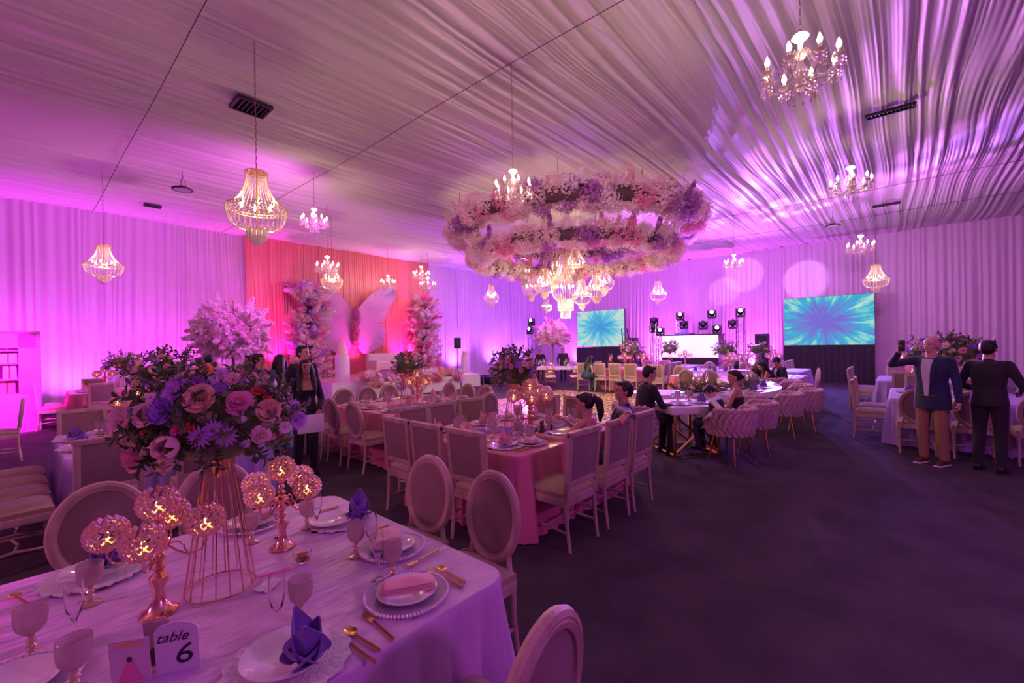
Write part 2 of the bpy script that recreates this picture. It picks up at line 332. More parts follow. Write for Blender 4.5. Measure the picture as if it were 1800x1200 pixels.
# ---------------------------------------------------------------- flowers
def rosef(r=.045, petals=15, seed=0):
    """a rose: cupped petals spiralling out from a closed heart"""
    rr = random.Random(seed); m = MB()
    for k in range(petals):
        u = k / petals; a = k * 2.4; rad = r * (.16 + .84 * u); h = r * (1.0 - .45 * u); wdt = .95 + .3 * (1 - u); tilt = .1 + 1.05 * u
        def fn(s, t, a=a, rad=rad, h=h, wdt=wdt, tilt=tilt):
            an = a + (s - .5) * wdt * 1.6; q = rad * (.25 + .55 * t + .35 * t * t * math.sin(tilt)); cur = 1 - .35 * (2 * s - 1) ** 2
            return (q * math.cos(an), q * math.sin(an), h * (.1 + .9 * t * cur * math.cos(tilt * .55)) - r * .3 * u * t * t)
        m.grid(fn, 4, 3)
    m.ball((0, 0, r * .35), (r * .28, r * .28, r * .5), 6, 4); return m
def daisyf(r=.042, n=13, layers=2):
    m = MB(); m.cur = 0
    for L in range(layers):
        for k in range(n):
            a = 2 * PI * (k + .5 * L) / n; rr = r * (1 - .2 * L); wv = rr * .12; ca, sa = math.cos(a), math.sin(a); z = .25 * r * L
            P = [(.15 * rr, -wv * .5, z), (.6 * rr, -wv, z + rr * .12), (rr, 0, z + rr * .08), (.6 * rr, wv, z + rr * .12), (.15 * rr, wv * .5, z)]
            m.add([(x * ca - y * sa, x * sa + y * ca, zz) for x, y, zz in P], [(0, 1, 3, 4), (1, 2, 3)])
    m.cur = 1; m.ball((0, 0, .22 * r), (.24 * r, .24 * r, .16 * r), 7, 4); return m
def openf(r=.05, n=7, seed=1, cup=.5):
    rr = random.Random(seed); m = MB()
    for L in range(2):
        for k in range(n - L):
            a = 2 * PI * (k + .5 * L) / (n - L) + rr.uniform(-.15, .15); q = r * (1 - .28 * L); ph = rr.uniform(0, 6)
            def fn(s, t, a=a, q=q, L=L, ph=ph):
                an = a + (s - .5) * (1.15 - .25 * t); z = q * (cup + .35 * L) * t * t + .07 * q * math.sin(5 * s * 2 + ph) * t
                return (q * t * math.cos(an), q * t * math.sin(an), z)
            m.grid(fn, 5, 3)
    m.cur = 1; m.ball((0, 0, .18 * r), (.13 * r, .13 * r, .2 * r), 6, 4); return m
def tulipf(r=.03, seed=2):
    m = MB()
    for k in range(6):
        a = 2 * PI * k / 6
        def fn(s, t, a=a, k=k):
            an = a + (s - .5) * 1.5 * math.sin(PI * min(1, .25 + t * .72)); q = r * (.15 + .95 * math.sin(PI * min(.86, .08 + .72 * t))) * (1 + .06 * (k % 2))
            return (q * math.cos(an), q * math.sin(an), 2.1 * r * t - r)
        m.grid(fn, 4, 5)
    return m
def puff(r=.018, n=9, seed=3):
    """small ruffled filler bloom"""
    rr = random.Random(seed); m = MB()
    for k in range(n):
        d = Vector((rr.gauss(0, 1), rr.gauss(0, 1), abs(rr.gauss(0, 1)) + .3)).normalized(); q = d.to_track_quat('Z', 'Y').to_matrix().to_4x4()
        m.add([(-r * .5, -r * .4, r * .35), (r * .5, -r * .4, r * .6), (r * .55, r * .5, r * .5), (-r * .4, r * .5, r * .65), (0, 0, .1 * r)], [(0, 1, 4), (1, 2, 4), (2, 3, 4), (3, 0, 4), (0, 1, 2, 3)], Matrix.Translation(d * r * .5) @ q)
    return m
def sprig(L=.10, n=12, w=.0085, seed=5):
    """a stem with folded pointed leaves, along +Z"""
    rr = random.Random(seed); m = MB(); m.tube([(0, 0, 0), (.004, .002, L * .5), (0, 0, L)], .0016, 4, caps=False)
    for k in range(n):
        t = (k + .6) / n; a = k * 2.3 + rr.uniform(-.3, .3); l = L * rr.uniform(.26, .42); ww = w * rr.uniform(.8, 1.2)
        P = [(0, 0, 0), (l * .35, -ww, .005), (l * .75, -ww * .62, .002), (l * 1.05, 0, -.008), (l * .75, ww * .62, .002), (l * .35, ww, .005), (l * .5, 0, -.003)]
        M = Matrix.Translation((0, 0, L * t)) @ Matrix.Rotation(a, 4, 'Z') @ Matrix.Rotation(-.75, 4, 'Y')
        m.add(P, [(0, 1, 6), (1, 2, 6), (2, 3, 6), (3, 4, 6), (4, 5, 6), (5, 0, 6)], M)
    return m
FM = {}
def fmesh(kind, m):
    k = (kind, m.name)
    if k not in FM:
        b = {'rose': lambda: rosef(), 'rosebud': lambda: rosef(.022, 8), 'daisy': lambda: daisyf(), 'open_flower': lambda: openf(), 'tulip': lambda: tulipf(), 'puff': lambda: puff(), 'leaf_sprig': lambda: sprig(), 'broad_sprig': lambda: sprig(.10, 7, .015, 8)}[kind]()
        FM[k] = b.mesh(kind, [m, P_core])
    return FM[k]
def place_flower(t, name, kind, m, c, nrm, scale, spin=0, sink=0.):
    nrm = Vector(nrm).normalized(); q = nrm.to_track_quat('Z', 'Y') @ Matrix.Rotation(spin, 3, 'Z').to_quaternion()
    return link(name, fmesh(kind, m), t, Vector(c) - nrm * sink, q.to_euler(), scale)
PAL = [('rose', P_pink), ('rose', P_blush), ('rose', P_cream), ('open_flower', P_lav), ('open_flower', P_cream), ('daisy', P_lav), ('rosebud', P_red), ('rosebud', P_mag), ('open_flower', P_pur), ('tulip', P_blush), ('rose', P_peach), ('rosebud', P_rpk), ('rose', P_lav)]
FNAME = {'rosebud': 'rose', 'rose': 'rose', 'daisy': 'daisy', 'open_flower': 'open_flower', 'tulip': 'tulip', 'puff': 'filler_bloom'}
def bouquet(name, label, loc, R3, nf, ng, seed, group, fs=1., pal=PAL, low=-.45, hero=(), rim=1.):
    """mixed flowers on an ellipsoid dome; blooms and sprigs are parts"""
    rr = random.Random(seed); t = thing(name, label, 'flowers', loc, 0, group)
    m = MB(); m.ball((0, 0, -.02), (R3[0] * .72, R3[1] * .72, R3[2] * .66), 14, 9); me = m.mesh('moss_base', M_leaf)
    o = link('moss_base', me, t)
    used = []
    def pt(d, k=1.): return Vector((d.x * R3[0] * k, d.y * R3[1] * k, d.z * R3[2] * k)), Vector((d.x / R3[0], d.y / R3[1], d.z / R3[2])).normalized()
    for (d, kind, mm, s, sp) in hero:
        d = Vector(d).normalized(); p, n = pt(d, rim); place_flower(t, FNAME[kind], kind, mm, p, n * .5 + Vector((-DV.x, -DV.y, .1)) * .55, s, sp); used.append(d)
    k = 0; tries = 0
    while k < nf and tries < 4000:
        tries += 1; z = rr.uniform(low, 1); a = rr.uniform(0, 2 * PI); q = math.sqrt(1 - z * z); d = Vector((q * math.cos(a), q * math.sin(a), z))
        if any((d - u).length < 1.25 / math.sqrt(nf) * 1.25 for u in used): continue
        used.append(d); kind, mm = rr.choice(pal); p, n = pt(d, rr.uniform(.86, 1.04)); place_flower(t, FNAME[kind], kind, mm, p, n + Vector((rr.uniform(-.2, .2), rr.uniform(-.2, .2), .05)), fs * rr.uniform(.75, 1.1), rr.uniform(0, 6)); k += 1
    for k in range(ng):
        z = rr.uniform(low - .25, .98); a = rr.uniform(0, 2 * PI); q = math.sqrt(max(0, 1 - z * z)); d = Vector((q * math.cos(a), q * math.sin(a), z)); p, n = pt(d, rr.uniform(.58, .80))
        dr = (n + Vector((rr.uniform(-.5, .5), rr.uniform(-.5, .5), rr.uniform(-.3, .3)))).normalized()
        place_flower(t, 'leaf_sprig', rr.choice(['leaf_sprig', 'broad_sprig']), rr.choice([M_leaf, M_leaf2, M_leaf]), p, dr, fs * rr.uniform(.9, 1.7) * (R3[0] / .36) ** .5)
    return t
# blossom sprays for the big ring, trees and pillars: shared little clouds of five-petalled blossoms
def blossom_cloud(n, rad, bs, seed, shape='ball', petals=5):
    rr = np.random.RandomState(seed); d = rr.normal(size=(n, 3)); d /= np.linalg.norm(d, axis=1)[:, None]
    if shape == 'ball': c = d * rad * (rr.uniform(.55, 1.05, (n, 1)))
    else:     # a plume along +Z
        t = rr.uniform(0, 1, (n, 1)); c = d * rad * .34 * (1.15 - .75 * t); c[:, 2:3] = t * rad * 1.9 + c[:, 2:3] * .5; d = d + np.array([0, 0, .6]); d /= np.linalg.norm(d, axis=1)[:, None]
    v = []; f = []
    for i in range(n):
        nn = Vector(d[i] + rr.normal(size=3) * .35).normalized(); q = nn.to_track_quat('Z', 'Y').to_matrix(); s = bs * rr.uniform(.7, 1.25); b = len(v); v.append(tuple(c[i]))
        ph = rr.uniform(0, 6)
        for k in range(petals):
            a = ph + 2 * PI * k / petals
            for (ra, da, zz) in ((.95, -.42, .32), (1.0, .42, .40)):
                p = q @ Vector((s * ra * math.cos(a + da), s * ra * math.sin(a + da), s * zz)); v.append((c[i][0] + p.x, c[i][1] + p.y, c[i][2] + p.z))
            f.append((b, b + 1 + 2 * k, b + 2 + 2 * k))
    m = MB(); m.v = v; m.f = f; m.m = [0] * len(f); return m
CL = {}
def cloud(kind, m, seed=0):
    k = (kind, m.name, seed)
    if k not in CL:
        prm = {'spray': (300, .29, .036, 'ball'), 'plume': (110, .22, .036, 'plume'), 'hydra': (110, .26, .050, 'ball'), 'puffball': (60, .14, .034, 'ball'), 'bigplume': (170, .26, .040, 'plume')}[kind]
        CL[k] = blossom_cloud(prm[0], prm[1], prm[2], 11 + seed, prm[3]).mesh('blossom_spray', m, False)
    return CL[k]
B_cream = mixmat('blossom_cream', (.90, .72, .72), .02, .6, .3); B_pink = mixmat('blossom_pink', (.88, .38, .56), .02, .6, .3); B_mauve = mixmat('blossom_mauve', (.50, .20, .56), .02, .6, .3)
B_white = mixmat('blossom_white', (.94, .86, .88), .02, .6, .3); B_hot = mixmat('blossom_hot', (.82, .20, .40), .02, .6, .3); B_peach = mixmat('blossom_peach', (.90, .56, .36), .02, .6, .3); B_lil = mixmat('blossom_lilac', (.64, .40, .74), .02, .6, .3)
B_ivory = mixmat('blossom_ivory', (.86, .68, .54), .02, .6, .3)
RC = Vector((10.8, 7.15, 0))
def flower_ring(label, z, Rr, tr, seed, nspr, shift=(0, 0), squash=1.):
    rr = random.Random(seed); t = thing('flower_ring', label, 'flower ring', (RC.x + shift[0], RC.y + shift[1], z), 0, 'hanging flower rings')
    m = MB(); m.tube([(Rr * math.cos(a), Rr * math.sin(a), 0) for a in np.linspace(0, 2 * PI, 60, endpoint=False)], tr * .42, 10, closed=True); link('foliage_core', m.mesh('foliage_core', mat('dark_moss', (.10, .06, .07), .9)), t)
    m = MB(); m.tube([(Rr * math.cos(a), Rr * math.sin(a), tr * .5) for a in np.linspace(0, 2 * PI, 60, endpoint=False)], .03, 6, closed=True); link('hoop', m.mesh('hoop', M_black), t)
    for k in range(nspr):
        a = 2 * PI * (k * .6180339) + rr.uniform(-.05, .05); b = 2 * PI * ((k * .7548) % 1)
        if -2.2 < (b if b < PI else b - 2 * PI) < -1.0 and rr.random() < .35: continue      # thin along the underside, dark foliage shows
        n = Vector((math.cos(a) * math.cos(b), math.sin(a) * math.cos(b), math.sin(b) * squash)); p = Vector((Rr * math.cos(a), Rr * math.sin(a), 0)) + n * tr * rr.uniform(.50, .72)
        pat = math.sin(a * 7 + 1.3) + math.sin(a * 11 + b * 1.5) + rr.uniform(-.9, .9)
        mm = B_mauve if pat > 1.35 else B_pink if pat < -1.25 else rr.choice([B_cream, B_cream, B_cream, B_white])
        q = n.to_track_quat('Z', 'Y'); 
        if rr.random() < .35 and .3 < b < 2.8: link('blossom_spray', cloud('plume', mm, k % 2), t, p, (n + Vector((0, 0, .8))).to_track_quat('Z', 'Y').to_euler(), rr.uniform(.7, 1.0))
        else: link('blossom_spray', cloud('spray', mm, k % 3), t, p, (rr.uniform(0, 6), rr.uniform(0, 6), 0), rr.uniform(.85, 1.12) * tr / .45)
    return t
ur = flower_ring('upper and wider ring of cream, pink and mauve blossom', 5.00, 3.30, .37, 5, 299)
lr = flower_ring('lower and smaller ring of blossom around the crystal chandeliers', 4.22, 2.74, .30, 6, 290, (-.1, -.05))
m = MB(); [m.tube([(3.3 * math.cos(a), 3.3 * math.sin(a), .2), (3.3 * math.cos(a), 3.3 * math.sin(a), HC - 4.95)], .006, 5) for a in np.linspace(.5, .5 + 2 * PI, 6, endpoint=False)]; link('suspension_cable', m.mesh('suspension_cable', M_black), ur)
m = MB(); [m.tube([(2.74 * math.cos(a), 2.74 * math.sin(a), .2), (2.74 * math.cos(a), 2.74 * math.sin(a), HC - 4.26)], .006, 5) for a in np.linspace(.2, .2 + 2 * PI, 6, endpoint=False)]; link('suspension_cable', m.mesh('suspension_cable', M_black), lr)
# ---------------------------------------------------------------- crystal chandeliers
def strand(pts, r, step):
    """beads threaded along a line"""
    m = MB(); P = [Vector(p) for p in pts]; seg = [(P[i + 1] - P[i]).length for i in range(len(P) - 1)]; L = sum(seg); n = max(2, int(L / step))
    for k in range(n):
        s = (k + .5) * L / n; i = 0
        while i < len(seg) - 1 and s > seg[i]: s -= seg[i]; i += 1
        c = P[i].lerp(P[i + 1], s / seg[i]); m.add([c + Vector(v) * r for v in ((1, 0, 0), (0, 1, 0), (-1, 0, 0), (0, -1, 0), (0, 0, 1.15), (0, 0, -1.15))], [(0, 1, 4), (1, 2, 4), (2, 3, 4), (3, 0, 4), (1, 0, 5), (2, 1, 5), (3, 2, 5), (0, 3, 5)])
    return m
def band(r, h, z, bead=.012, n=40):
    m = MB(); m.lathe([(r, z), (r + .004, z), (r + .004, z + .008), (r, z + .008)], n); m.lathe([(r, z + h - .008), (r + .004, z + h - .008), (r + .004, z + h), (r, z + h)], n); return m
def basket(detail=True):
    """empire basket chandelier, 0.97 m tall, hung from its top (origin at the bottom tip)"""
    t = thing('crystal_chandelier', 'crystal basket chandelier', 'chandelier', (0, 0, 0))
    m = band(.125, .035, .93); m.lathe([(0, .965), (.125, .965)], 24); link('crown_band', m.mesh('crown_band', M_gold), t)
    m = band(.345, .045, .46); link('rim_band', m.mesh('rim_band', M_gold), t)
    m = MB()
    for k in range(44): a = 2 * PI * k / 44; m.ball((.35 * math.cos(a), .35 * math.sin(a), .482), .014, 5, 4)
    for k in range(22): a = 2 * PI * k / 22; m.ball((.13 * math.cos(a), .13 * math.sin(a), .948), .011, 5, 4)
    o = link('rim_beads', m.mesh('rim_beads', M_crys, False), t); o['kind'] = 'stuff'
    up = [(.122 + .20 * (u ** 2.3), 0, .93 - .44 * u) for u in np.linspace(0, 1, 8)]
    dn = [(.12 + .225 * math.cos(u * PI / 2) ** .8, 0, .46 - .255 * math.sin(u * PI / 2)) for u in np.linspace(0, 1, 8)]
    br = .0085; me1 = strand(up, br, .0175); me2 = strand(dn, br * 1.1, .02)
    if detail:
        a1 = me1.mesh('bead_strand', M_crys, False); a2 = me2.mesh('bead_strand', M_crys, False)
        for k in range(30): link('bead_strand', a1, t, rot=(0, 0, 2 * PI * k / 30))
        for k in range(30): link('bead_strand', a2, t, rot=(0, 0, 2 * PI * (k + .5) / 30))
    else:
        m = MB()
        for k in range(24):
            m.add(me1.v, me1.f, Matrix.Rotation(2 * PI * k / 24, 4, 'Z')); m.add(me2.v, me2.f, Matrix.Rotation(2 * PI * (k + .5) / 24, 4, 'Z'))
        o = link('bead_strand', m.mesh('bead_strand', M_crys, False), t); o['kind'] = 'stuff'
    m = MB(); m.lathe([(.12, .20), (.123, .20), (.123, .215), (.12, .215)], 24); link('lower_band', m.mesh('lower_band', M_gold), t)
    m = MB()
    for r, z0, z1, n in ((.12, .20, .085, 24), (.085, .20, .045, 18), (.05, .20, .0, 12)):
        for k in range(n):
            a = 2 * PI * k / n; x, y = r * math.cos(a), r * math.sin(a); m.tube([(x, y, z0), (x, y, z1 + .03)], .0075, 4); m.add([(x + .009, y, z1 + .018), (x, y + .009, z1 + .018), (x - .009, y, z1 + .018), (x, y - .009, z1 + .018), (x, y, z1 + .034), (x, y, z1)], [(0, 1, 4), (1, 2, 4), (2, 3, 4), (3, 0, 4), (1, 0, 5), (2, 1, 5), (3, 2, 5), (0, 3, 5)])
    o = link('crystal_fringe', m.mesh('crystal_fringe', M_crys, False), t); o['kind'] = 'stuff'
    m = MB(); m.tube([(0, 0, .22), (0, 0, .97)], .012, 6); [m.tube([(0, 0, .50), (.14 * math.cos(a), .14 * math.sin(a), .46), (.19 * math.cos(a), .19 * math.sin(a), .50)], .006, 5) for a in [2 * PI * k / 6 for k in range(6)]]; link('inner_stem', m.mesh('inner_stem', M_gold), t)
    m = MB(); m.lathe([(0, 0), (.014, .005), (.02, .03), (.014, .055), (.003, .085), (0, .09)], 8); me = m.mesh('bulb', M_bulb)
    for k in range(6): a = 2 * PI * k / 6; link('bulb', me, t, (.19 * math.cos(a), .19 * math.sin(a), .50))
    return t
def chainlink(o, z0, z1, label='hanging_chain', s=1.):
    m = MB(); n = min(120, max(4, int((z1 - z0) / .045)))
    for k in range(n):
        z = z0 + (z1 - z0) * (k + .5) / n; h = (z1 - z0) / n * .66; a = (k % 2) * PI / 2
        m.tube([(math.cos(a) * .009 * math.cos(b), math.sin(a) * .009 * math.cos(b), z + h * math.sin(b)) for b in (0, 1.05, 2.09, 3.14, 4.19, 5.24)], .0028, 4, closed=True)
    link('hanging_chain', m.mesh('hanging_chain', mat('bronze', (.35, .18, .12), .4, .9), False), o, scale=(1, 1, 1))
BK = Stamp(basket(True)); BKs = Stamp(basket(False)); BK.p.location = (0, 0, -5); BKs.p.location = (0, 0, -5)
def hang(st, x, y, zb, s, label, group, power, sxy=None, h=.97):
    sc = (sxy or s, sxy or s, s); o = st((x, y, zb), rnd.uniform(0, 1), label, group, sc)
    ch = thing_chain(x, y, zb + h * s, label); power *= (3.6 if st is CC_ST[0] else .45 if 'clustered' in group else .75)
    if power: light('POINT', (x, y, zb + .52 * s), power, WARM, size=.06, name='chandelier_glow')
    return o
def thing_chain(x, y, z, lab):
    m = MB(); n = max(4, int((HC - .05 - z) / .05))
    for k in range(n):
        zz = (HC - .05 - z) * (k + .5) / n; hh = (HC - .05 - z) / n * .66; a = (k % 2) * PI / 2
        m.tube([(math.cos(a) * .010 * math.cos(b), math.sin(a) * .010 * math.cos(b), zz + hh * math.sin(b)) for b in (0, 1.05, 2.09, 3.14, 4.19, 5.24)], .003, 3, closed=True)
    o = link('hanging_chain', m.mesh('hanging_chain', mat('bronze', (.35, .18, .12), .4, .9), False), None, (x, y, z)); tag(o, 'chain of the ' + ' '.join(lab.split()[:13]), 'chain', 'chandelier chains'); CHAINS.append(o); return o
CHAINS = []; CC_ST = [None]
G1 = 'crystal basket chandeliers'
hang(BK, 2.13, 6.36, 3.10, 1.02, 'large crystal basket chandelier nearest the camera, over the left tables', G1, 34)
hang(BK, 1.34, 13.64, 3.26, .93, 'crystal basket chandelier hanging before the far left curtain', G1, 50, 1.02)
hang(BK, 6.48, 13.12, 3.33, 1.0, 'crystal basket chandelier hanging before the butterfly wings', G1, 50, .92)
hang(BKs, 12.8, 12.4, 3.22, .98, 'small-looking crystal basket chandelier left of the flower rings', G1, 35, .88)
hang(BKs, 17.0, 7.2, 3.20, .98, 'small-looking crystal basket chandelier right of the flower rings', G1, 35, .92)
hang(BKs, 18.87, .56, 3.22, .98, 'crystal basket chandelier above the right screen corner', G1, 50, 1.02)
G2 = 'crystal chandeliers clustered inside the flower ring'
for (x, y, z, wx, lab, pw) in [(11.53, 9.61, 3.71, 1.0, 'leftmost crystal basket chandelier of the cluster under the flower rings', 40), (11.3, 9.11, 3.13, .86, 'crystal basket chandelier tucked below the leftmost one of the cluster', 0), (10.79, 8.17, 3.1, .95, 'crystal basket chandelier third from left in the cluster', 50),
        (11.42, 8.22, 3.44, .8, 'crystal basket chandelier half hidden behind the big central one', 0), (9.92, 6.45, 3.35, .95, 'highest crystal basket chandelier in front of the big central one', 50), (11.24, 6.61, 2.87, .96, 'crystal basket chandelier with the widest rim right of centre in the cluster', 50),
        (12.73, 7.19, 3.26, .92, 'rightmost crystal basket chandelier of the cluster', 40), (11.3, 7.15, 2.71, .8, 'low crystal basket chandelier just right of the big central one', 0)]:
    hang(BKs, x, y, z, .98, lab, G2, pw, wx)
hang(BKs, 10.1, 7.6, 2.60, .42, 'smallest crystal chandelier hanging below the cluster', G2, 0, .48)
def big_chandelier():
    t = thing('crystal_chandelier', 'big central crystal chandelier with drum tiers under the flower rings', 'chandelier', (10.72, 7.35, 2.46), 0, G2)
    for r, z in ((.16, 1.95), (.44, 1.05), (.27, .55), (.235, .28)): m = band(r, .05, z); link('gold_band', m.mesh('gold_band', M_gold), t)
    up = strand([(.16 + .26 * u ** 2.2, 0, 1.95 - .88 * u) for u in np.linspace(0, 1, 10)], .010, .022).mesh('bead_strand', M_crys, False); dn = strand([(.26 + .18 * math.cos(u * PI / 2), 0, 1.05 - .48 * math.sin(u * PI / 2)) for u in np.linspace(0, 1, 8)], .010, .022).mesh('bead_strand', M_crys, False)
    for k in range(36): link('bead_strand', up, t, rot=(0, 0, 2 * PI * k / 36)); link('bead_strand', dn, t, rot=(0, 0, 2 * PI * (k + .5) / 36))
    for r, z0, z1, n in ((.235, .57, .24, 40), (.15, .30, .02, 26)):
        m = MB()
        for k in range(n): a = 2 * PI * k / n; x, y = r * math.cos(a), r * math.sin(a); m.tube([(x, y, z0), (x, y, z1 + .03)], .009, 4); m.ball((x, y, z1 + .015), .014, 5, 4)
        o = link('crystal_fringe', m.mesh('crystal_fringe', M_crys, False), t); o['kind'] = 'stuff'
    m = MB(); m.tube([(0, 0, .3), (0, 0, 2.0)], .016, 6); link('inner_stem', m.mesh('inner_stem', M_gold), t)
    m = MB(); m.ball((0, 0, 0), (.03, .03, .045), 8, 6); me = m.mesh('bulb', M_bulb)
    for k in range(6): a = 2 * PI * k / 6; link('bulb', me, t, (.22 * math.cos(a), .22 * math.sin(a), .95))
    link('bulb', me, t, (0, 0, .42)); link('bulb', me, t, (.06, -.05, .36)); thing_chain(10.72, 7.35, 4.46, 'big central crystal chandelier under the flower rings')
    light('POINT', (10.72, 7.35, 2.38), 260, WARM, size=.06, name='chandelier_glow'); light('POINT', (10.72, 7.35, 3.3), 90, WARM, size=.08, name='chandelier_glow'); light('POINT', (10.72, 7.35, 2.86), 22, WARM, size=.06, name='chandelier_glow')
big_chandelier()
def candel_chand():
    """eight-armed glass chandelier with candle bulbs; 0.6 m wide, 0.55 m tall, origin at its lowest drop"""
    t = thing('glass_chandelier', 'glass arm chandelier', 'chandelier')
    m = MB(); m.lathe([(0, .56), (.05, .56), (.065, .54), (.02, .50), (.015, .45), (.04, .42), (.045, .38), (.018, .34), (.03, .30), (.055, .26), (.06, .22), (.03, .17), (.045, .15), (.05, .12), (.02, .09), (0, .08)], 14); link('column', m.mesh('column', M_crys), t)
    arm = MB(); P = [(.03, 0, .20), (.10, 0, .14), (.18, 0, .13), (.245, 0, .17), (.27, 0, .235)]; arm.tube(P, .008, 6); arm = arm.mesh('arm', M_crys)
    pan = MB(); pan.lathe([(0, .235), (.03, .24), (.045, .26), (.042, .262), (.028, .246), (.012, .246), (.012, .31), (0, .31)], 12); pan = pan.mesh('drip_pan', M_crys)
    bl = MB(); bl.lathe([(0, .31), (.014, .315), (.022, .34), (.014, .37), (.003, .395), (0, .40)], 8); bl = bl.mesh('bulb', M_bulb)
    dr = MB()
    for q in range(6):
        a = 2 * PI * q / 6; x, y = .04 * math.cos(a), .04 * math.sin(a)
        for j in range(2): dr.ball((x, y, .22 - .03 * j), .009, 5, 4)
        dr.lathe([(0, .03), (.010, .02), (.011, .01), (0, -.012)], 4, (x, y, .15))
    sw = strand([(.05 + .2 * u, 0, .43 - .17 * u - .09 * math.sin(u * PI)) for u in np.linspace(0, 1, 8)], .007, .017)
    dm = dr.mesh('crystal_drops', M_crys, False); sm = sw.mesh('bead_swag', M_crys, False)
    for k in range(8):
        a = 2 * PI * k / 8; c = math.cos(a), math.sin(a); o = link('arm', arm, t, rot=(0, 0, a)); link('drip_pan', pan, t, (.27 * c[0], .27 * c[1], 0)); link('bulb', bl, t, (.27 * c[0], .27 * c[1], 0)); link('crystal_drops', dm, t, (.27 * c[0], .27 * c[1], 0)); link('bead_swag', sm, t, rot=(0, 0, a + .2))
    m = MB()
    for k in range(10): a = 2 * PI * k / 10; x, y = .10 * math.cos(a), .10 * math.sin(a); m.add(*[z for z in (lambda s: (s.v, s.f))(strand([(x, y, .15), (x, y, .03)], .008, .02))]); m.lathe([(0, .03), (.012, .018), (.012, .008), (0, -.012)], 4, (x, y, .01))
    o = link('crystal_fringe', m.mesh('crystal_fringe', M_crys, False), t); o['kind'] = 'stuff'; return t
CC = Stamp(candel_chand()); CC_ST[0] = CC
G3 = 'glass arm chandeliers with candle bulbs'
for (x, y, z, s, lab, pw) in [(4.75, 4.13, 3.72, .93, 'glass arm chandelier in front of the flower ring', 30), (5.25, .71, 4.14, 1.18, 'largest glass arm chandelier at upper right', 40), (10.59, .66, 4.38, 1.15, 'glass arm chandelier below the long ceiling vent', 30), (16.76, .84, 4.15, 1.2, 'glass arm chandelier hanging before the right curtain over the screen', 30),
        (15.7, 4.06, 4.0, 1.02, 'glass arm chandelier between the flower rings and the right screen', 30), (4.61, 10.15, 4.40, 1.0, 'glass arm chandelier right of the large crystal basket', 30), (5.9, 12.2, 3.72, 1.1, 'glass arm chandelier left behind the basket before the butterfly', 20), (10.23, 15.86, 4.06, 1.08, 'glass arm chandelier over the right butterfly wing', 30),
        (12.04, 16.0, 4.55, 1.3, 'upper glass arm chandelier over the right flower pillar', 25), (12.0, 15.5, 4.05, 1.2, 'lower glass arm chandelier over the right flower pillar', 25)]:
    hang(CC, x, y, z, s, lab, G3, pw, h=.56)
# ---------------------------------------------------------------- stage
def noded(name):
    m = bpy.data.materials.new(name); m.use_nodes = True; return m, m.node_tree
st = thing('stage', 'low white-skirted stage in front of the coral backdrop', 'stage', (9.8, 15.6, 0))
m = MB(); m.box((0, 0, .55), (6.2, 3.8, .06)); link('deck', m.mesh('deck', mat('stage_carpet', (.55, .30, .32), .9), False), st)
def skirt(pts, h, mm, name, parent, seed=1):
    """pleated hanging cloth along a floor line"""
    m = MB(); rr = random.Random(seed); L = 0; V = []; 
    for i in range(len(pts) - 1):
        a, b = Vector(pts[i]), Vector(pts[i + 1]); d = b - a; n = max(2, int(d.length / .03)); nn = Vector((d.y, -d.x)).normalized()
        for k in range(n + (i == len(pts) - 2)): V.append((a + d * k / n, nn, L + d.length * k / n))
        L += d.length
    vs = []
    for z in (0.01, h * .5, h * .9, h):
        for p, nn, l in V: q = p + nn * ((.018 * math.sin(l * 9) + .012 * math.sin(l * 23 + 1)) * (1.3 - z / h) + .01); vs.append((q.x, q.y, z))
    N = len(V); m.add(vs, [(j * N + i, j * N + i + 1, (j + 1) * N + i + 1, (j + 1) * N + i) for j in range(3) for i in range(N - 1)]); return link(name, m.mesh(name, mm), parent)
skirt([(-3.1, 1.9), (-3.1, -1.9), (3.1, -1.9), (3.1, 1.9)], .58, M_whitecloth, 'skirt', st)
def wing_mat():
    m, nt = noded('wing_print'); b = nt.nodes['Principled BSDF']; b.inputs['Roughness'].default_value = .7
    tc = nt.nodes.new('ShaderNodeTexCoord'); sp = nt.nodes.new('ShaderNodeSeparateXYZ'); nt.links.new(tc.outputs['Object'], sp.inputs[0])
    def mt(op, a, bb=None):
        n = nt.nodes.new('ShaderNodeMath'); n.operation = op
        for i, v in enumerate((a, bb)):
            if v is None: continue
            if isinstance(v, (int, float)): n.inputs[i].default_value = v
            else: nt.links.new(v, n.inputs[i])
        return n.outputs[0]
    ax = mt('ABSOLUTE', sp.outputs[0]); z = mt('SUBTRACT', sp.outputs[2], 2.75); an = mt('ARCTAN2', z, ax); r = mt('POWER', mt('ADD', mt('MULTIPLY', ax, ax), mt('MULTIPLY', z, z)), .5)
    cb = nt.nodes.new('ShaderNodeCombineXYZ'); nt.links.new(mt('MULTIPLY', an, 9.), cb.inputs[0]); nt.links.new(mt('MULTIPLY', r, .5), cb.inputs[1])
    no = nt.nodes.new('ShaderNodeTexNoise'); no.inputs['Scale'].default_value = 2.4; no.inputs['Detail'].default_value = 5; nt.links.new(cb.outputs[0], no.inputs['Vector'])
    f = mt('ADD', mt('MULTIPLY', r, .26), mt('MULTIPLY', mt('SUBTRACT', no.outputs['Fac'], .5), .9)); rp = nt.nodes.new('ShaderNodeValToRGB'); e = rp.color_ramp.elements
    e[0].position = .0; e[0].color = (.66, .30, .56, 1); e[1].position = .75; e[1].color = (.22, .15, .42, 1); k = e.new(.35); k.color = (.60, .32, .58, 1); k = e.new(.55); k.color = (.40, .24, .54, 1)
    nt.links.new(f, rp.inputs[0]); nt.links.new(rp.outputs[0], b.inputs['Base Color']); return m
WM = wing_mat()
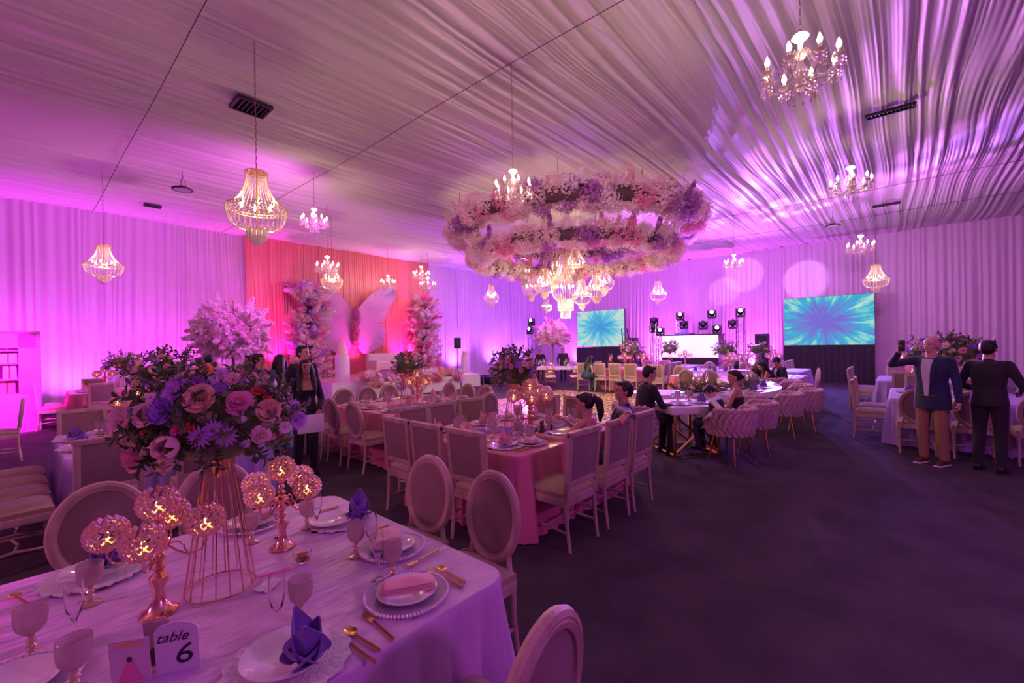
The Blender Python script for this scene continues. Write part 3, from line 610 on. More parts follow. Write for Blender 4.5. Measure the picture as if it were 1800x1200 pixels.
UPW = [(0.05, 3.15), (0.3, 3.51), (0.64, 3.88), (1.03, 4.18), (1.47, 4.31), (1.93, 4.33), (2.07, 4.24), (2.04, 3.98), (1.83, 3.68), (1.64, 3.43), (1.49, 3.1), (1.4, 2.86), (1.13, 2.79), (0.7, 2.78), (0.05, 2.72)]
LOW = [(0.05, 2.85), (0.7, 2.83), (1.13, 2.80), (1.4, 2.65), (1.53, 2.39), (1.46, 2.25), (1.5, 2.11), (1.40, 1.96), (1.43, 1.83), (1.26, 1.76), (1.16, 1.64), (1.0, 1.64), (0.89, 1.53), (.74, 1.50), (0.63, 1.38), (0.38, 1.45), (0.22, 1.62), (0.07, 1.89), (0.0, 2.15)]
bf = thing('butterfly', 'giant butterfly cutout with purple and pink printed wings and a flower body', 'decoration', (9.42, 17.15, 0))
for nm, P, dy in (('upper_wing', UPW, 0), ('lower_wing', LOW, .045)):
    for sx in (1, -1):
        m = MB(); n = len(P); m.add([(sx * x, dy - .02, z) for x, z in P] + [(sx * x, dy + .02, z) for x, z in P], [tuple(range(n)), tuple(range(n, 2 * n))[::-1]] + [(i, (i + 1) % n, n + (i + 1) % n, n + i) for i in range(n)])
        link(nm, m.mesh(nm, WM, False), bf)
m = MB(); m.tube([(.9, .05, 0.58), (.9, .05, 2.0)], .025, 6); m.tube([(-.9, .05, .58), (-.9, .05, 2.0)], .025, 6); link('support_post', m.mesh('support_post', M_black), bf)
rr = random.Random(4)
for k in range(46):
    z = 1.75 + 1.5 * k / 45; link('blossom_spray', cloud('puffball', rr.choice([B_hot, B_pink, B_hot, B_lil]), k % 2), bf, (rr.uniform(-.09, .09), -.1 + rr.uniform(-.06, .04), z), (rr.uniform(0, 6), 0, 0), rr.uniform(.7, 1.))
def pillar(label, x, y, h, r, seed, light_mix):
    t = thing('flower_display', label, 'flowers', (x, y, .58), 0, 'flower pillars beside the butterfly'); rr = random.Random(seed)
    m = MB(); m.tube([(0, 0, 0), (0, 0, h * .96)], r * .28, 10); link('frame', m.mesh('frame', mat('dark_moss', (.03, .03, .025), .9)), t)
    for k in range(290):
        a = rr.uniform(0, 2 * PI); z = h * (k + .5) / 290; rad = r * rr.uniform(.35, .75); p = Vector((rad * math.cos(a), rad * math.sin(a), z)); n = Vector((math.cos(a), math.sin(a), rr.uniform(-.2, .7))); mm = rr.choice(light_mix)
        link('blossom_spray', cloud('plume' if k % 2 else 'puffball', mm, k % 3), t, p, n.to_track_quat('Z', 'Y').to_euler(), rr.uniform(.8, 1.3))
pillar('blossom pillar left of the butterfly, partly over its wing', 7.35, 16.7, 3.55, .66, 1, [B_white, B_white, B_pink, B_cream, B_lil, B_ivory])
pillar('slimmer blossom pillar right of the butterfly', 12.72, 16.7, 3.35, .58, 2, [B_white, B_white, B_pink, B_cream, B_white, B_hot])
# stage-front flower boxes
fb = thing('flower_box', 'long white planter overflowing with pink, peach and lilac flowers along the stage', 'planter', (9.75, 13.32, 0))
for i, (a, b) in enumerate(((-1.95, -.1), (-.08, 1.12), (1.14, 1.9))):
    m = MB(); m.box(((a + b) / 2, 0, .26), (b - a, .5, .52)); link('box_panel', m.mesh('box_panel', M_white, True, .01), fb)
rr = random.Random(9)
for k in range(280):
    x = rr.uniform(-2.15, 2.05); y = rr.uniform(-.38, .34); hh = .50 + .30 * (1 - (y / .4) ** 2) * rr.uniform(.4, 1) + .08 * math.sin(x * 2.3); band_ = math.sin(x * 2.1 + 1) + rr.uniform(-.6, .6)
    mm = (B_white if hh > .68 else rr.choice([B_hot, B_pink])) if band_ > .2 else (B_peach if band_ > -.5 else rr.choice([B_lil, B_hot, B_white]))
    if y < -.15: hh -= rr.uniform(0, .22)
    link('blossom_spray', cloud('puffball', mm, k % 3), fb, (x, y, hh), Vector((rr.uniform(-.5, .5), y * 2.2, .8)).to_track_quat('Z', 'Y').to_euler(), rr.uniform(.55, .95))
for k in range(26):
    x = rr.uniform(-2, 1.9); place_flower(fb, 'rose', 'rose', rr.choice([P_white, P_cream, P_blush]), (x, -.26 + rr.uniform(-.08, .1), rr.uniform(.55, .9)), (rr.uniform(-.3, .3), -1, .5), rr.uniform(1.5, 2.2))
# plinths, cakes, sofa, steps
def plinth(label, x, y, z, r, h):
    t = thing('plinth', label, 'plinth', (x, y, z), 0, 'white cylinder plinths by the stage'); m = MB(); m.lathe([(0, 0), (r, 0), (r, h), (r - .01, h + .006), (0, h + .006)], 48); link('drum', m.mesh('drum', M_white), t); return t
plinth('tall white cylinder plinth on the stage below the butterfly', 7.30, 14.15, .58, .235, .88)
plinth('far white cylinder plinth right of the flower planter', 13.6, 14.9, 0.0, .19, 1.22)
def cake(label, x, y, z, tiers, topper):
    t = thing('cake', label, 'cake', (x, y, z), 0, 'cakes on plinths'); zz = 0
    for r, h in tiers:
        m = MB(); m.lathe([(0, zz), (r, zz), (r + .004, zz + h * .5), (r, zz + h - .01), (r - .012, zz + h), (0, zz + h)], 28)
        for k in range(26): a = 2 * PI * k / 26; m.ball((r * math.cos(a), r * math.sin(a), zz + .012), .014, 5, 4)
        link('tier', m.mesh('tier', mat('buttercream', (.88, .66, .52), .6, bump=(40, .4))), t); zz += h
    if topper:
        m = MB(); [m.ball((.05 * math.cos(a), .05 * math.sin(a), zz + .03), .035, 6, 5) for a in (0, 1.5, 3, 4.6)]; m.ball((0, 0, zz + .07), .045, 6, 5); m.ball((0, 0, zz + .13), .03, 6, 5); link('sugar_topper', m.mesh('sugar_topper', mat('icing_pink', (.85, .55, .70), .6)), t)
cake('three-tiered cream cake on the stage plinth', 7.30, 14.15, 1.475, [(.175, .16), (.135, .14), (.095, .12)], True)
cake('small pale cake on the far plinth', 13.6, 14.9, 1.23, [(.13, .22)], False)
sf = thing('sofa', 'cream two-seat sofa on the stage behind the planter', 'sofa', (10.45, 16.1, .58))
m = MB(); m.box((0, -.05, .30), (1.75, .72, .22)); link('seat_base', m.mesh('seat_base', mat('cream_velvet', (.74, .64, .60), .7, sheen=.5), True, .05, 3), sf)
m = MB(); m.box((0, .32, .50), (1.8, .2, .72)); link('backrest', m.mesh('backrest', MATS['cream_velvet'], True, .06, 3), sf)
for sx in (-1, 1):
    m = MB(); m.box((sx * .85, -.02, .36), (.16, .8, .48)); link('armrest', m.mesh('armrest', MATS['cream_velvet'], True, .06, 3), sf)
    m = MB(); m.box((sx * .41, -.08, .45), (.80, .62, .14)); link('cushion', m.mesh('cushion', MATS['cream_velvet'], True, .05, 3), sf)
    for sy in (-1, 1): m = MB(); m.lathe([(0, 0), (.018, 0), (.03, .19), (0, .19)], 8, (sx * .8, sy * .33, 0)); link('leg', m.mesh('leg', M_gold), sf)
tb = thing('side_table', 'white cloth-draped low bench at the right end of the planter', 'table', (12.35, 13.5, 0))
m = MB(); m.box((0, 0, .50), (1.0, .6, .04)); link('tabletop', m.mesh('tabletop', M_whitecloth, True, .01), tb); skirt([(-.5, .3), (-.5, -.3), (.5, -.3), (.5, .3)], .48, M_whitecloth, 'drape', tb, 3)
for k, x in enumerate((13.25, 13.95)):
    o = link('equipment_case', None, None, (x, 13.9 - k * .3, 0)); tag(o, ['black equipment case beside the white draped bench', 'second black case further right of the draped bench'][k], 'case', 'black cases by the stage')
    m = MB(); m.box((0, 0, .17), (.5, .4, .30)); link('body', m.mesh('body', M_black, True, .015), o); m = MB(); [m.box((sx * .235, sy * .185, .17), (.03, .03, .34)) for sx in (-1, 1) for sy in (-1, 1)]; link('corner_trim', m.mesh('corner_trim', M_chrome, False), o)
def speaker(label, x, y, z, rz, w, h):
    t = thing('loudspeaker', label, 'speaker', (x, y, z), rz, 'black loudspeakers'); m = MB(); m.box((0, 0, h / 2), (w, w * .9, h)); link('cabinet', m.mesh('cabinet', M_black, True, .02), t)
    m = MB(); m.box((0, -w * .46, h / 2), (w * .88, .015, h * .92)); link('grille', m.mesh('grille', mat('grille', (.02, .02, .025), .6, bump=(300, .6)), False), t)
    if z > .5: m = MB(); m.tube([(0, 0, 0), (0, 0, -z + .35)], .02, 8); [m.tube([(0, 0, -z + .45), (.4 * math.cos(a), .4 * math.sin(a), -z + .01)], .014, 6) for a in (0, 2.1, 4.2)]; link('stand', m.mesh('stand', M_black), t)
speaker('black loudspeaker on a stand right of the stage pillar', 14.8, 16.8, 1.55, .9, .36, .55)
# star lights on stage: thin metallic fringe curtain strips
for k, (x, z0, z1) in enumerate([(9.85, .6, 1.35), (10.0, .6, 1.15)]):
    m = MB(); rr = random.Random(k)
    for q in range(9): xx = (q - 4) * .02; m.tube([(xx, 0, z0), (xx + rr.uniform(-.01, .01), 0, z1 + rr.uniform(-.1, .1))], .005, 4)
    o = link('tinsel_fringe', m.mesh('tinsel_fringe', M_chrome), None, (x, 16.7, 0)); tag(o, 'shiny tinsel strands standing under the butterfly, %s bunch' % ['left', 'right'][k], 'decoration', 'tinsel strands under the butterfly')
# ---------------------------------------------------------------- screens
def burst(name, cols, centre, white_bias=.0, strength=1.6, hue=0):
    m, nt = noded(name); nt.nodes.remove(nt.nodes['Principled BSDF']); em = nt.nodes.new('ShaderNodeEmission'); nt.links.new(em.outputs[0], nt.nodes['Material Output'].inputs[0]); em.inputs[1].default_value = strength
    tc = nt.nodes.new('ShaderNodeTexCoord'); sp = nt.nodes.new('ShaderNodeSeparateXYZ'); nt.links.new(tc.outputs['Object'], sp.inputs[0])
    def mt(op, *a):
        n = nt.nodes.new('ShaderNodeMath'); n.operation = op
        for i, v in enumerate(a):
            if isinstance(v, (int, float)): n.inputs[i].default_value = v
            else: nt.links.new(v, n.inputs[i])
        return n.outputs[0]
    x = mt('SUBTRACT', sp.outputs[1], centre[0]); z = mt('MULTIPLY', mt('SUBTRACT', sp.outputs[2], centre[1]), 1.25); r = mt('POWER', mt('ADD', mt('MULTIPLY', x, x), mt('MULTIPLY', z, z)), .5)
    dx = mt('DIVIDE', x, mt('ADD', r, .02)); dz = mt('DIVIDE', z, mt('ADD', r, .02)); cb = nt.nodes.new('ShaderNodeCombineXYZ')
    for i, s in enumerate((mt('MULTIPLY', dx, 3.2), mt('MULTIPLY', dz, 3.2), mt('MULTIPLY', r, .55))): nt.links.new(s, cb.inputs[i])
    no = nt.nodes.new('ShaderNodeTexNoise'); no.inputs['Scale'].default_value = 1.9; no.inputs['Detail'].default_value = 6; no.inputs['Roughness'].default_value = .65; nt.links.new(cb.outputs[0], no.inputs['Vector'])
    f = mt('ADD', mt('MULTIPLY', mt('MINIMUM', r, 1.3), .36), mt('MULTIPLY', mt('SUBTRACT', no.outputs['Fac'], .5), 1.25)); f = mt('ADD', f, white_bias)
    rp = nt.nodes.new('ShaderNodeValToRGB'); E_ = rp.color_ramp.elements; E_[0].position = cols[0][0]; E_[0].color = (*cols[0][1], 1); E_[1].position = cols[-1][0]; E_[1].color = (*cols[-1][1], 1)
    for p, c in cols[1:-1]: k = E_.new(p); k.color = (*c, 1)
    nt.links.new(f, rp.inputs[0]); nt.links.new(rp.outputs[0], em.inputs[0]); return m
S1 = burst('screen_picture_left', [(.10, (.10, .34, .85)), (.28, (.10, .55, .90)), (.42, (.25, .72, .90)), (.55, (.60, .86, .88)), (.68, (.80, .88, .78))], (0, .1), .06, .8)
S3 = burst('screen_picture_right', [(.12, (.26, .18, .80)), (.30, (.16, .34, .88)), (.42, (.05, .56, .82)), (.52, (.30, .78, .80)), (.66, (.75, .92, .80))], (.1, -.05), -.02, .8)
def screen(label, x, y0, y1, z0, z1, pic, rz=0):
    yc = (y0 + y1) / 2; t = thing('led_screen', label, 'screen', (x, yc, 0), rz, None); W = abs(y1 - y0); H = z1 - z0
    m = MB(); m.box((.06, 0, (z0 + z1) / 2), (.10, W + .02, H + .02)); link('cabinet', m.mesh('cabinet', M_black, False), t)
    m = MB(); m.box((0, 0, 0), (.012, W, H)); link('picture', m.mesh('picture', pic, False), t, (0, 0, (z0 + z1) / 2))
    m = MB()
    for q in (-.42, 0, .42): m.tube([(.18, q * W, 0), (.18, q * W, z1 - .2)], .03, 6); m.tube([(.18, q * W, 1.2), (.75, q * W, .03)], .025, 6)
    link('support_frame', m.mesh('support_frame', M_black), t); return t
screen('left screen showing a blue and white light burst', 21.6, 11.05, 14.0, 1.52, 3.52, S1)
screen('right screen showing a blue burst with turquoise rays', 21.6, .70, 3.66, 1.50, 3.45, S3)
for lab, a, b in (('black skirting cloth below the left screen', 11.05, 14.0), ('black skirting cloth below the right screen', .70, 3.66)):
    curt = MB(); o = thing('screen_skirt', lab, 'drape', (21.45, (a + b) / 2, 0), 0, 'black skirts below the screens'); L = b - a
    m = MB(); n = int(L / .03); m.grid(lambda u, v: (.02 * math.sin(u * L * 31) * (1 - v * .6) - .0, (u - .5) * L, .01 + 1.47 * v), n, 4); link('cloth', m.mesh('cloth', M_blackcloth), o)
dj = thing('dj_booth', 'booth with a glowing white front panel and black base', 'dj booth', (20.2, 7.15, 0))
m = MB(); m.box((0, 0, 1.5), (.04, 2.5, 1.0)); link('lit_panel', m.mesh('lit_panel', mat('lit_front', (1, 1, 1), .5, emit=(.93, .93, .84, .70)), False), dj)
m = MB(); m.box((.4, 0, .5), (.8, 2.5, 1.0)); m.box((.42, 0, 1.5), (.78, 2.5, .98)); link('base', m.mesh('base', M_black, False), dj)
m = MB(); m.box((.4, 0, 2.02), (.85, 2.6, .05)); link('counter', m.mesh('counter', M_black, False), dj)
m = MB(); m.lathe([(.42, 2.05), (.45, 2.10), (.40, 2.11), (.15, 2.12), (.14, 2.24), (.12, 2.3), (0, 2.3)], 24, (.3, .3, 0)); o = link('lamp_cover', m.mesh('lamp_cover', mat('violet_plastic', (.35, .3, .8), .4)), dj)
# moving heads on truss towers
def truss(label, x, y, h, heads, group='lighting towers on the screen wall'):
    t = thing('lighting_tower', label, 'stage light', (x, y, 0), 0, group); m = MB(); s = .14
    cs = [(-s, -s), (s, -s), (s, s), (-s, s)]
    for c in cs: m.tube([(c[0], c[1], 0), (c[0], c[1], h)], .022, 6)
    k = 0; z = .05
    while z < h - .3:
        for i in range(4): a, b = cs[i], cs[(i + 1) % 4]; m.tube([(a[0], a[1], z if k % 2 else z + .28), (b[0], b[1], z + .28 if k % 2 else z)], .009, 5)
        z += .28; k += 1
    link('truss', m.mesh('truss', M_chrome), t); m = MB(); m.box((0, 0, .02), (.6, .6, .04)); link('base_plate', m.mesh('base_plate', M_black, False), t)
    for (dx, dy, dz, on) in heads:
        hd = link('moving_head', None, t, (dx, dy, dz)); aim = Vector((-1, -.55 * (1 if dy <= 0 else .3), .12)).normalized()
        m = MB(); m.box((0, 0, -.20), (.26, .28, .10)); [m.box((0, sy * .17, -.02), (.10, .04, .32)) for sy in (-1, 1)]; m.ball((0, 0, .02), (.16, .14, .17), 12, 8); hd2 = link('moving_head', m.mesh('moving_head', M_black, True), t, (dx, dy, dz))
        CH[t.name].remove(hd); bpy.data.objects.remove(hd)
        m = MB(); m.ball((-.13, -.03, .05), (.05, .085, .085), 12, 8); link('lens', m.mesh('lens', mat('lamp_lens', (1, .7, 1), .2, emit=(.95, .62, 1., 9)) if on else mat('lens_dark', (.12, .08, .2), .1), True), hd2)
    return t
truss('lighting tower with two moving heads left of the glowing booth', 20.6, 8.95, 2.6, [(0, 0, 2.75, 0), (-.12, -.35, 2.25, 1), (0, .05, 2.42, 0)])
truss('lighting tower with a moving head above the glowing booth', 21.2, 7.9, 2.75, [(0, 0, 2.98, 1), (-.1, -.2, 2.55, 0)])
truss('lighting tower with a moving head right of the booth centre', 21.2, 6.45, 2.75, [(0, 0, 3.0, 1), (0, .4, 2.5, 0), (-.1, -.25, 2.28, 1)])
truss('tall lighting tower right of the glowing booth', 21.2, 5.25, 2.8, [(0, 0, 3.0, 1), (0, .32, 2.5, 0)])
truss('lighting tower half hidden by the far blossom tree', 18.6, 15.0, 2.7, [(0, 0, 2.95, 1), (-.1, .05, 2.5, 1)])
speaker('tall black loudspeaker between the left screen and the booth', 20.6, 10.1, 0, PI / 2 + PI, .48, 1.95)
speaker('tall black loudspeaker left of the right screen', 20.9, 4.35, 0, PI / 2 + PI, .48, 2.0)
m = MB(); m.tube([(0, 0, 0), (0, .45, 2.45), (0, .75, 2.45), (0, .70, 1.6)], .03, 6); o = link('metal_stand', m.mesh('metal_stand', M_black), None, (21.4, 10.35, 0)); tag(o, 'black metal frame leaning beside the left screen', 'stand')
# dance floor with gold scribble
def dance():
    m, nt = noded('dance_floor_print'); b = nt.nodes['Principled BSDF']; b.inputs['Roughness'].default_value = .12
    tc = nt.nodes.new('ShaderNodeTexCoord'); wv = nt.nodes.new('ShaderNodeTexWave'); wv.wave_type = 'RINGS'; wv.inputs['Scale'].default_value = 2.2; wv.inputs['Distortion'].default_value = 9; wv.inputs['Detail'].default_value = 3; wv.inputs['Detail Scale'].default_value = 1.5
    nt.links.new(tc.outputs['Object'], wv.inputs[0]); rp = nt.nodes.new('ShaderNodeValToRGB'); rp.color_ramp.elements[0].position = .38; rp.color_ramp.elements[0].color = (.02, .015, .02, 1); rp.color_ramp.elements[1].position = .5; rp.color_ramp.elements[1].color = (.95, .74, .22, 1)
    nt.links.new(wv.outputs['Fac'], rp.inputs[0]); nt.links.new(rp.outputs[0], b.inputs['Base Color']); b.inputs['Roughness'].default_value = .35; b.inputs['Metallic'].default_value = .35; return m
df = thing('dance_floor', 'glossy black dance floor with gold scribbled pattern', 'dance floor', (9.85, 6.95, 0)); DM = dance(); TS = .98
k = 0
me = MB(); me.box((0, 0, .012), (TS - .008, TS - .008, .02)); me = me.mesh('panel', DM, False)
for i in range(7):
    for j in range(5): link('panel', me, df, ((i - 3) * TS, (j - 2) * TS, 0))
m = MB(); a, b = 3.5 * TS, 2.5 * TS
for c, d in (((0, b + .03, .012), (2 * a + .12, .06, .024)), ((0, -b - .03, .012), (2 * a + .12, .06, .024)), ((a + .03, 0, .012), (.06, 2 * b, .024)), ((-a - .03, 0, .012), (.06, 2 * b, .024))): m.box(c, d)
link('edge_trim', m.mesh('edge_trim', M_black, False), df)
# uplights at the foot of the curtains
def uplight(x, y, aim, col, e, lab, ang=70):
    t = thing('uplight', lab, 'uplight', (x, y, 0), 0, 'floor uplights washing the curtains'); m = MB(); m.box((0, 0, .02), (.22, .2, .03)); m.lathe([(0, .05), (.09, .05), (.10, .2), (.085, .22), (.08, .19), (0, .19)], 14); link('housing', m.mesh('housing', M_black), t)
    m = MB(); m.lathe([(0, .205), (.082, .205)], 14); link('lens', m.mesh('lens', mat('uplight_lens_%d' % int(col[0] * 10), col, .3, emit=(*col, 6)), True), t)
    light('SPOT', (x, y, .24), e, col, aim, .05, ang, .9, name='uplight_beam')
# blossom trees
def blossom_tree(label, x, y, z, r, trunk_z, mix, seed, n=290):
    t = thing('blossom_tree', label, 'blossom tree', (x, y, 0), 0, 'ball-shaped blossom trees'); rr = random.Random(seed)
    m = MB(); m.tube([(0, 0, trunk_z), (.02, .01, (trunk_z + z) / 2), (0, 0, z - r * .1)], [.05, .035, .04], 8); m.lathe([(0, trunk_z), (.16, trunk_z), (.14, trunk_z + .04), (.05, trunk_z + .06)], 16)
    for k in range(34):
        d = Vector((rr.gauss(0, 1), rr.gauss(0, 1), rr.gauss(0, .8) + .1)).normalized(); m.tube([(0, 0, z - r * .3), Vector((0, 0, z)) + d * r * .4, Vector((0, 0, z)) + d * r * .95], [.018, .012, .005], 5)
    link('trunk', m.mesh('trunk', mat('bark', (.35, .22, .16), .8)), t); base = Vector((0, 0, z))
    for k in range(n):
        zz = 1 - 1.82 * (k + .5) / n; a = k * 2.39996; q = math.sqrt(max(0, 1 - zz * zz)); d = Vector((q * math.cos(a), q * math.sin(a), zz * .88))
        link('blossom_spray', cloud('bigplume' if k % 3 == 0 else 'hydra', rr.choice(mix), k % 3), t, base + d * r * rr.uniform(.45, .82), (d + Vector((rr.uniform(-.4, .4), rr.uniform(-.4, .4), rr.uniform(-.3, .2)))).to_track_quat('Z', 'Y').to_euler(), r * rr.uniform(.55, .85))
blossom_tree('big round white and pink blossom tree before the coral backdrop', 3.55, 12.4, 2.12, .93, 0, [B_white, B_white, B_cream], 3)
blossom_tree('smaller round pink blossom tree behind the far white table', 16.2, 11.85, 2.15, .80, 0, [B_white, B_pink, B_cream, B_white], 4)
# far-left display cabinet, its magenta light partly put into the base colour
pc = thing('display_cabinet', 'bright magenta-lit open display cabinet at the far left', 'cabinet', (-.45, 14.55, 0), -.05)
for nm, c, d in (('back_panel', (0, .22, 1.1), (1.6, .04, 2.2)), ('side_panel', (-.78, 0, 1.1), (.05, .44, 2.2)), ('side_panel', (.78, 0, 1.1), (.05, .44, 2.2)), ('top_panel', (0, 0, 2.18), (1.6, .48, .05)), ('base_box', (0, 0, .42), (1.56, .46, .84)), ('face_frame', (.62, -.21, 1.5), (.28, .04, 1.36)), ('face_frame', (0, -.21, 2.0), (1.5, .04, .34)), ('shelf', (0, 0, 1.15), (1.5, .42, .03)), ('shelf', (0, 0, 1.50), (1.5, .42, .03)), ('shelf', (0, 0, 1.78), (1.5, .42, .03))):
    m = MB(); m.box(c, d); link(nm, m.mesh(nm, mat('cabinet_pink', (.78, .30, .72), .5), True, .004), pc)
rr = random.Random(2); ci = 0
for x, z, wv, hv, cc in [(.30, .84, .24, .26, (.7, .3, .25)), (.05, .84, .2, .28, (.8, .7, .8)), (.34, 1.165, .2, .3, (.7, .6, .8)), (.12, 1.165, .14, .26, (.2, .1, .4)), (.32, 1.515, .26, .2, (.75, .65, .8)), (.05, 1.515, .2, .2, (.3, .12, .3)), (.3, 1.795, .22, .10, (.12, .05, .12)), (.02, 1.795, .22, .12, (.5, .3, .4))]:
    ci += 1; o = thing('gift_box', ['red gift bag low', 'white gift box low', 'lilac gift bag', 'dark gift box', 'pale box', 'plum box', 'dark small box', 'rosy small box'][ci - 1] + ' on the shelves of the magenta cabinet', 'gift', (-.45 + x, 14.5, z + .001), 0, 'gifts in the display cabinet')
    m = MB(); m.box((0, 0, hv / 2), (wv, .2, hv)); link('box', m.mesh('box', mat('gift_%d' % ci, cc, .6), True, .006), o); m = MB(); m.box((0, 0, hv / 2), (.03, .205, hv + .004)); link('ribbon', m.mesh('ribbon', M_gold, False), o)
# ---------------------------------------------------------------- chairs (all face +Y, origin on the floor)
def turned(h, r=.02, fl=True):
    return [(0, 0), (r * .62, 0), (r * .78, .03), (r * .6, .05), (r * .72, .09), (r * 1.05, h - .14), (r * .85, h - .12), (r * 1.25, h - .10), (r * .85, h - .08), (r * 1.3, h - .07), (r * 1.3, h), (0, h)]
def sq_chair():
    t = thing('dining_chair', 'square-backed chair', 'chair')
    m = MB(); m.grid(lambda u, v: ((u - .5) * .46, (v - .5) * .45, .475 + .035 * (1 - (2 * u - 1) ** 6) * (1 - (2 * v - 1) ** 6) * (1 + .25 * (1 - (2 * u - 1) ** 2))), 10, 10); m.box((0, 0, .452), (.46, .45, .045)); link('seat', m.mesh('seat', M_cushion), t)
    m = MB(); [m.box(c, d) for c, d in (((0, .218, .405), (.44, .035, .06)), ((0, -.218, .405), (.44, .035, .06)), ((.222, 0, .405), (.035, .44, .06)), ((-.222, 0, .405), (.035, .44, .06)))]; link('seat_frame', m.mesh('seat_frame', M_wood, True, .006), t)
    lg = MB(); lg.lathe(turned(.435), 12, rib=.05, ribn=6); lg = lg.mesh('leg', M_wood)
    for sx in (-1, 1): link('leg', lg, t, (sx * .215, .21, 0))
    for sx in (-1, 1):
        m = MB(); m.tube([(0, -.035, 0), (0, -.01, .2), (0, 0, .42)], [.015, .018, .022], 8); link('leg', m.mesh('leg', M_wood), t, (sx * .215, -.215, 0))
    T = Matrix.Translation((0, -.22, .40)) @ Matrix.Rotation(.085, 4, 'X'); 
    m = MB()
    for c, d in (((-.212, 0, .30), (.046, .042, .60)), ((.212, 0, .30), (.046, .042, .60)), ((0, 0, .583), (.47, .046, .05)), ((0, 0, .165), (.40, .036, .05)), ((0, 0, .03), (.40, .03, .04))): mm = MB(); mm.box(c, d); m.add(mm.v, mm.f, T)
    link('backrest_frame', m.mesh('backrest_frame', M_wood, True, .007), t)
    m = MB(); mm = MB(); mm.box((0, 0, .375), (.385, .030, .375)); m.add(mm.v, mm.f, T); link('back_panel', m.mesh('back_panel', M_linen, True, .008), t)
    m = MB(); [m.tube([(sx * .215, -.225, .15), (sx * .195, 0, .165), (sx * .215, .21, .15)], .012, 6) for sx in (-1, 1)]; m.tube([(-.2, 0, .163), (0, .03, .163), (.2, 0, .163)], .012, 6); link('stretcher', m.mesh('stretcher', M_wood), t)
    return t
def ov_chair():
    t = thing('dining_chair', 'oval-backed chair', 'chair')
    m = MB(); m.grid(lambda u, v: ((u - .5) * .47 * (1 - .10 * (1 - v)), (v - .5) * .45, .47 + .045 * (1 - (2 * u - 1) ** 4) * (1 - (2 * v - 1) ** 4)), 10, 10); m.box((0, 0, .45), (.45, .44, .04)); link('seat', m.mesh('seat', M_cushion), t)
    m = MB(); [m.box(c, d) for c, d in (((0, .215, .405), (.44, .035, .06)), ((0, -.212, .405), (.40, .035, .06)), ((.215, 0, .405), (.035, .44, .06)), ((-.215, 0, .405), (.035, .44, .06)))]; link('seat_frame', m.mesh('seat_frame', M_wood, True, .006), t)
    lg = MB(); lg.lathe(turned(.435), 12, rib=.05, ribn=6); lg = lg.mesh('leg', M_wood)
    for sx in (-1, 1): link('leg', lg, t, (sx * .21, .21, 0))
    for sx in (-1, 1): m = MB(); m.tube([(0, -.04, 0), (0, -.01, .2), (0, 0, .42)], [.014, .018, .022], 8); link('leg', m.mesh('leg', M_wood), t, (sx * .2, -.21, 0))
    a, b, zc = .205, .245, .345; T = Matrix.Translation((0, -.215, .38)) @ Matrix.Rotation(.11, 4, 'X')
    m = MB(); mm = MB(); mm.tube([(a * math.cos(q), 0, zc + b * math.sin(q)) for q in np.linspace(0, 2 * PI, 40, endpoint=False)], .024, 8, closed=True); m.add(mm.v, mm.f, T)
    mm = MB(); mm.tube([(a * .92 * math.cos(q), -.006, zc + b * .92 * math.sin(q)) for q in np.linspace(0, 2 * PI, 40, endpoint=False)], .021, 6, closed=True); m.add(mm.v, mm.f, T); link('backrest_frame', m.mesh('backrest_frame', M_wood), t)
    m = MB(); mm = MB()
    for s in (1, -1):
        k = len(mm.v); mm.grid(lambda u, v, s=s: (a * .90 * v * math.cos(2 * PI * u), s * (.006 + .022 * (1 - v ** 2.5)), zc + b * .90 * v * math.sin(2 * PI * u)), 28, 5, True)
    m.add(mm.v, mm.f, T); link('back_panel', m.mesh('back_panel', M_linen), t)
    m = MB(); mm = MB(); [mm.tube([(sx * .19, 0, 0), (sx * .165, 0, .10), (sx * .15, 0, .175)], .017, 6) for sx in (-1, 1)]; m.add(mm.v, mm.f, T); link('back_support', m.mesh('back_support', M_wood), t)
    m = MB(); [m.tube([(sx * .2, -.22, .15), (sx * .18, 0, .16), (sx * .2, .21, .15)], .011, 6) for sx in (-1, 1)]; m.tube([(-.19, 0, .158), (.19, 0, .158)], .011, 6); link('stretcher', m.mesh('stretcher', M_wood), t)
    return t
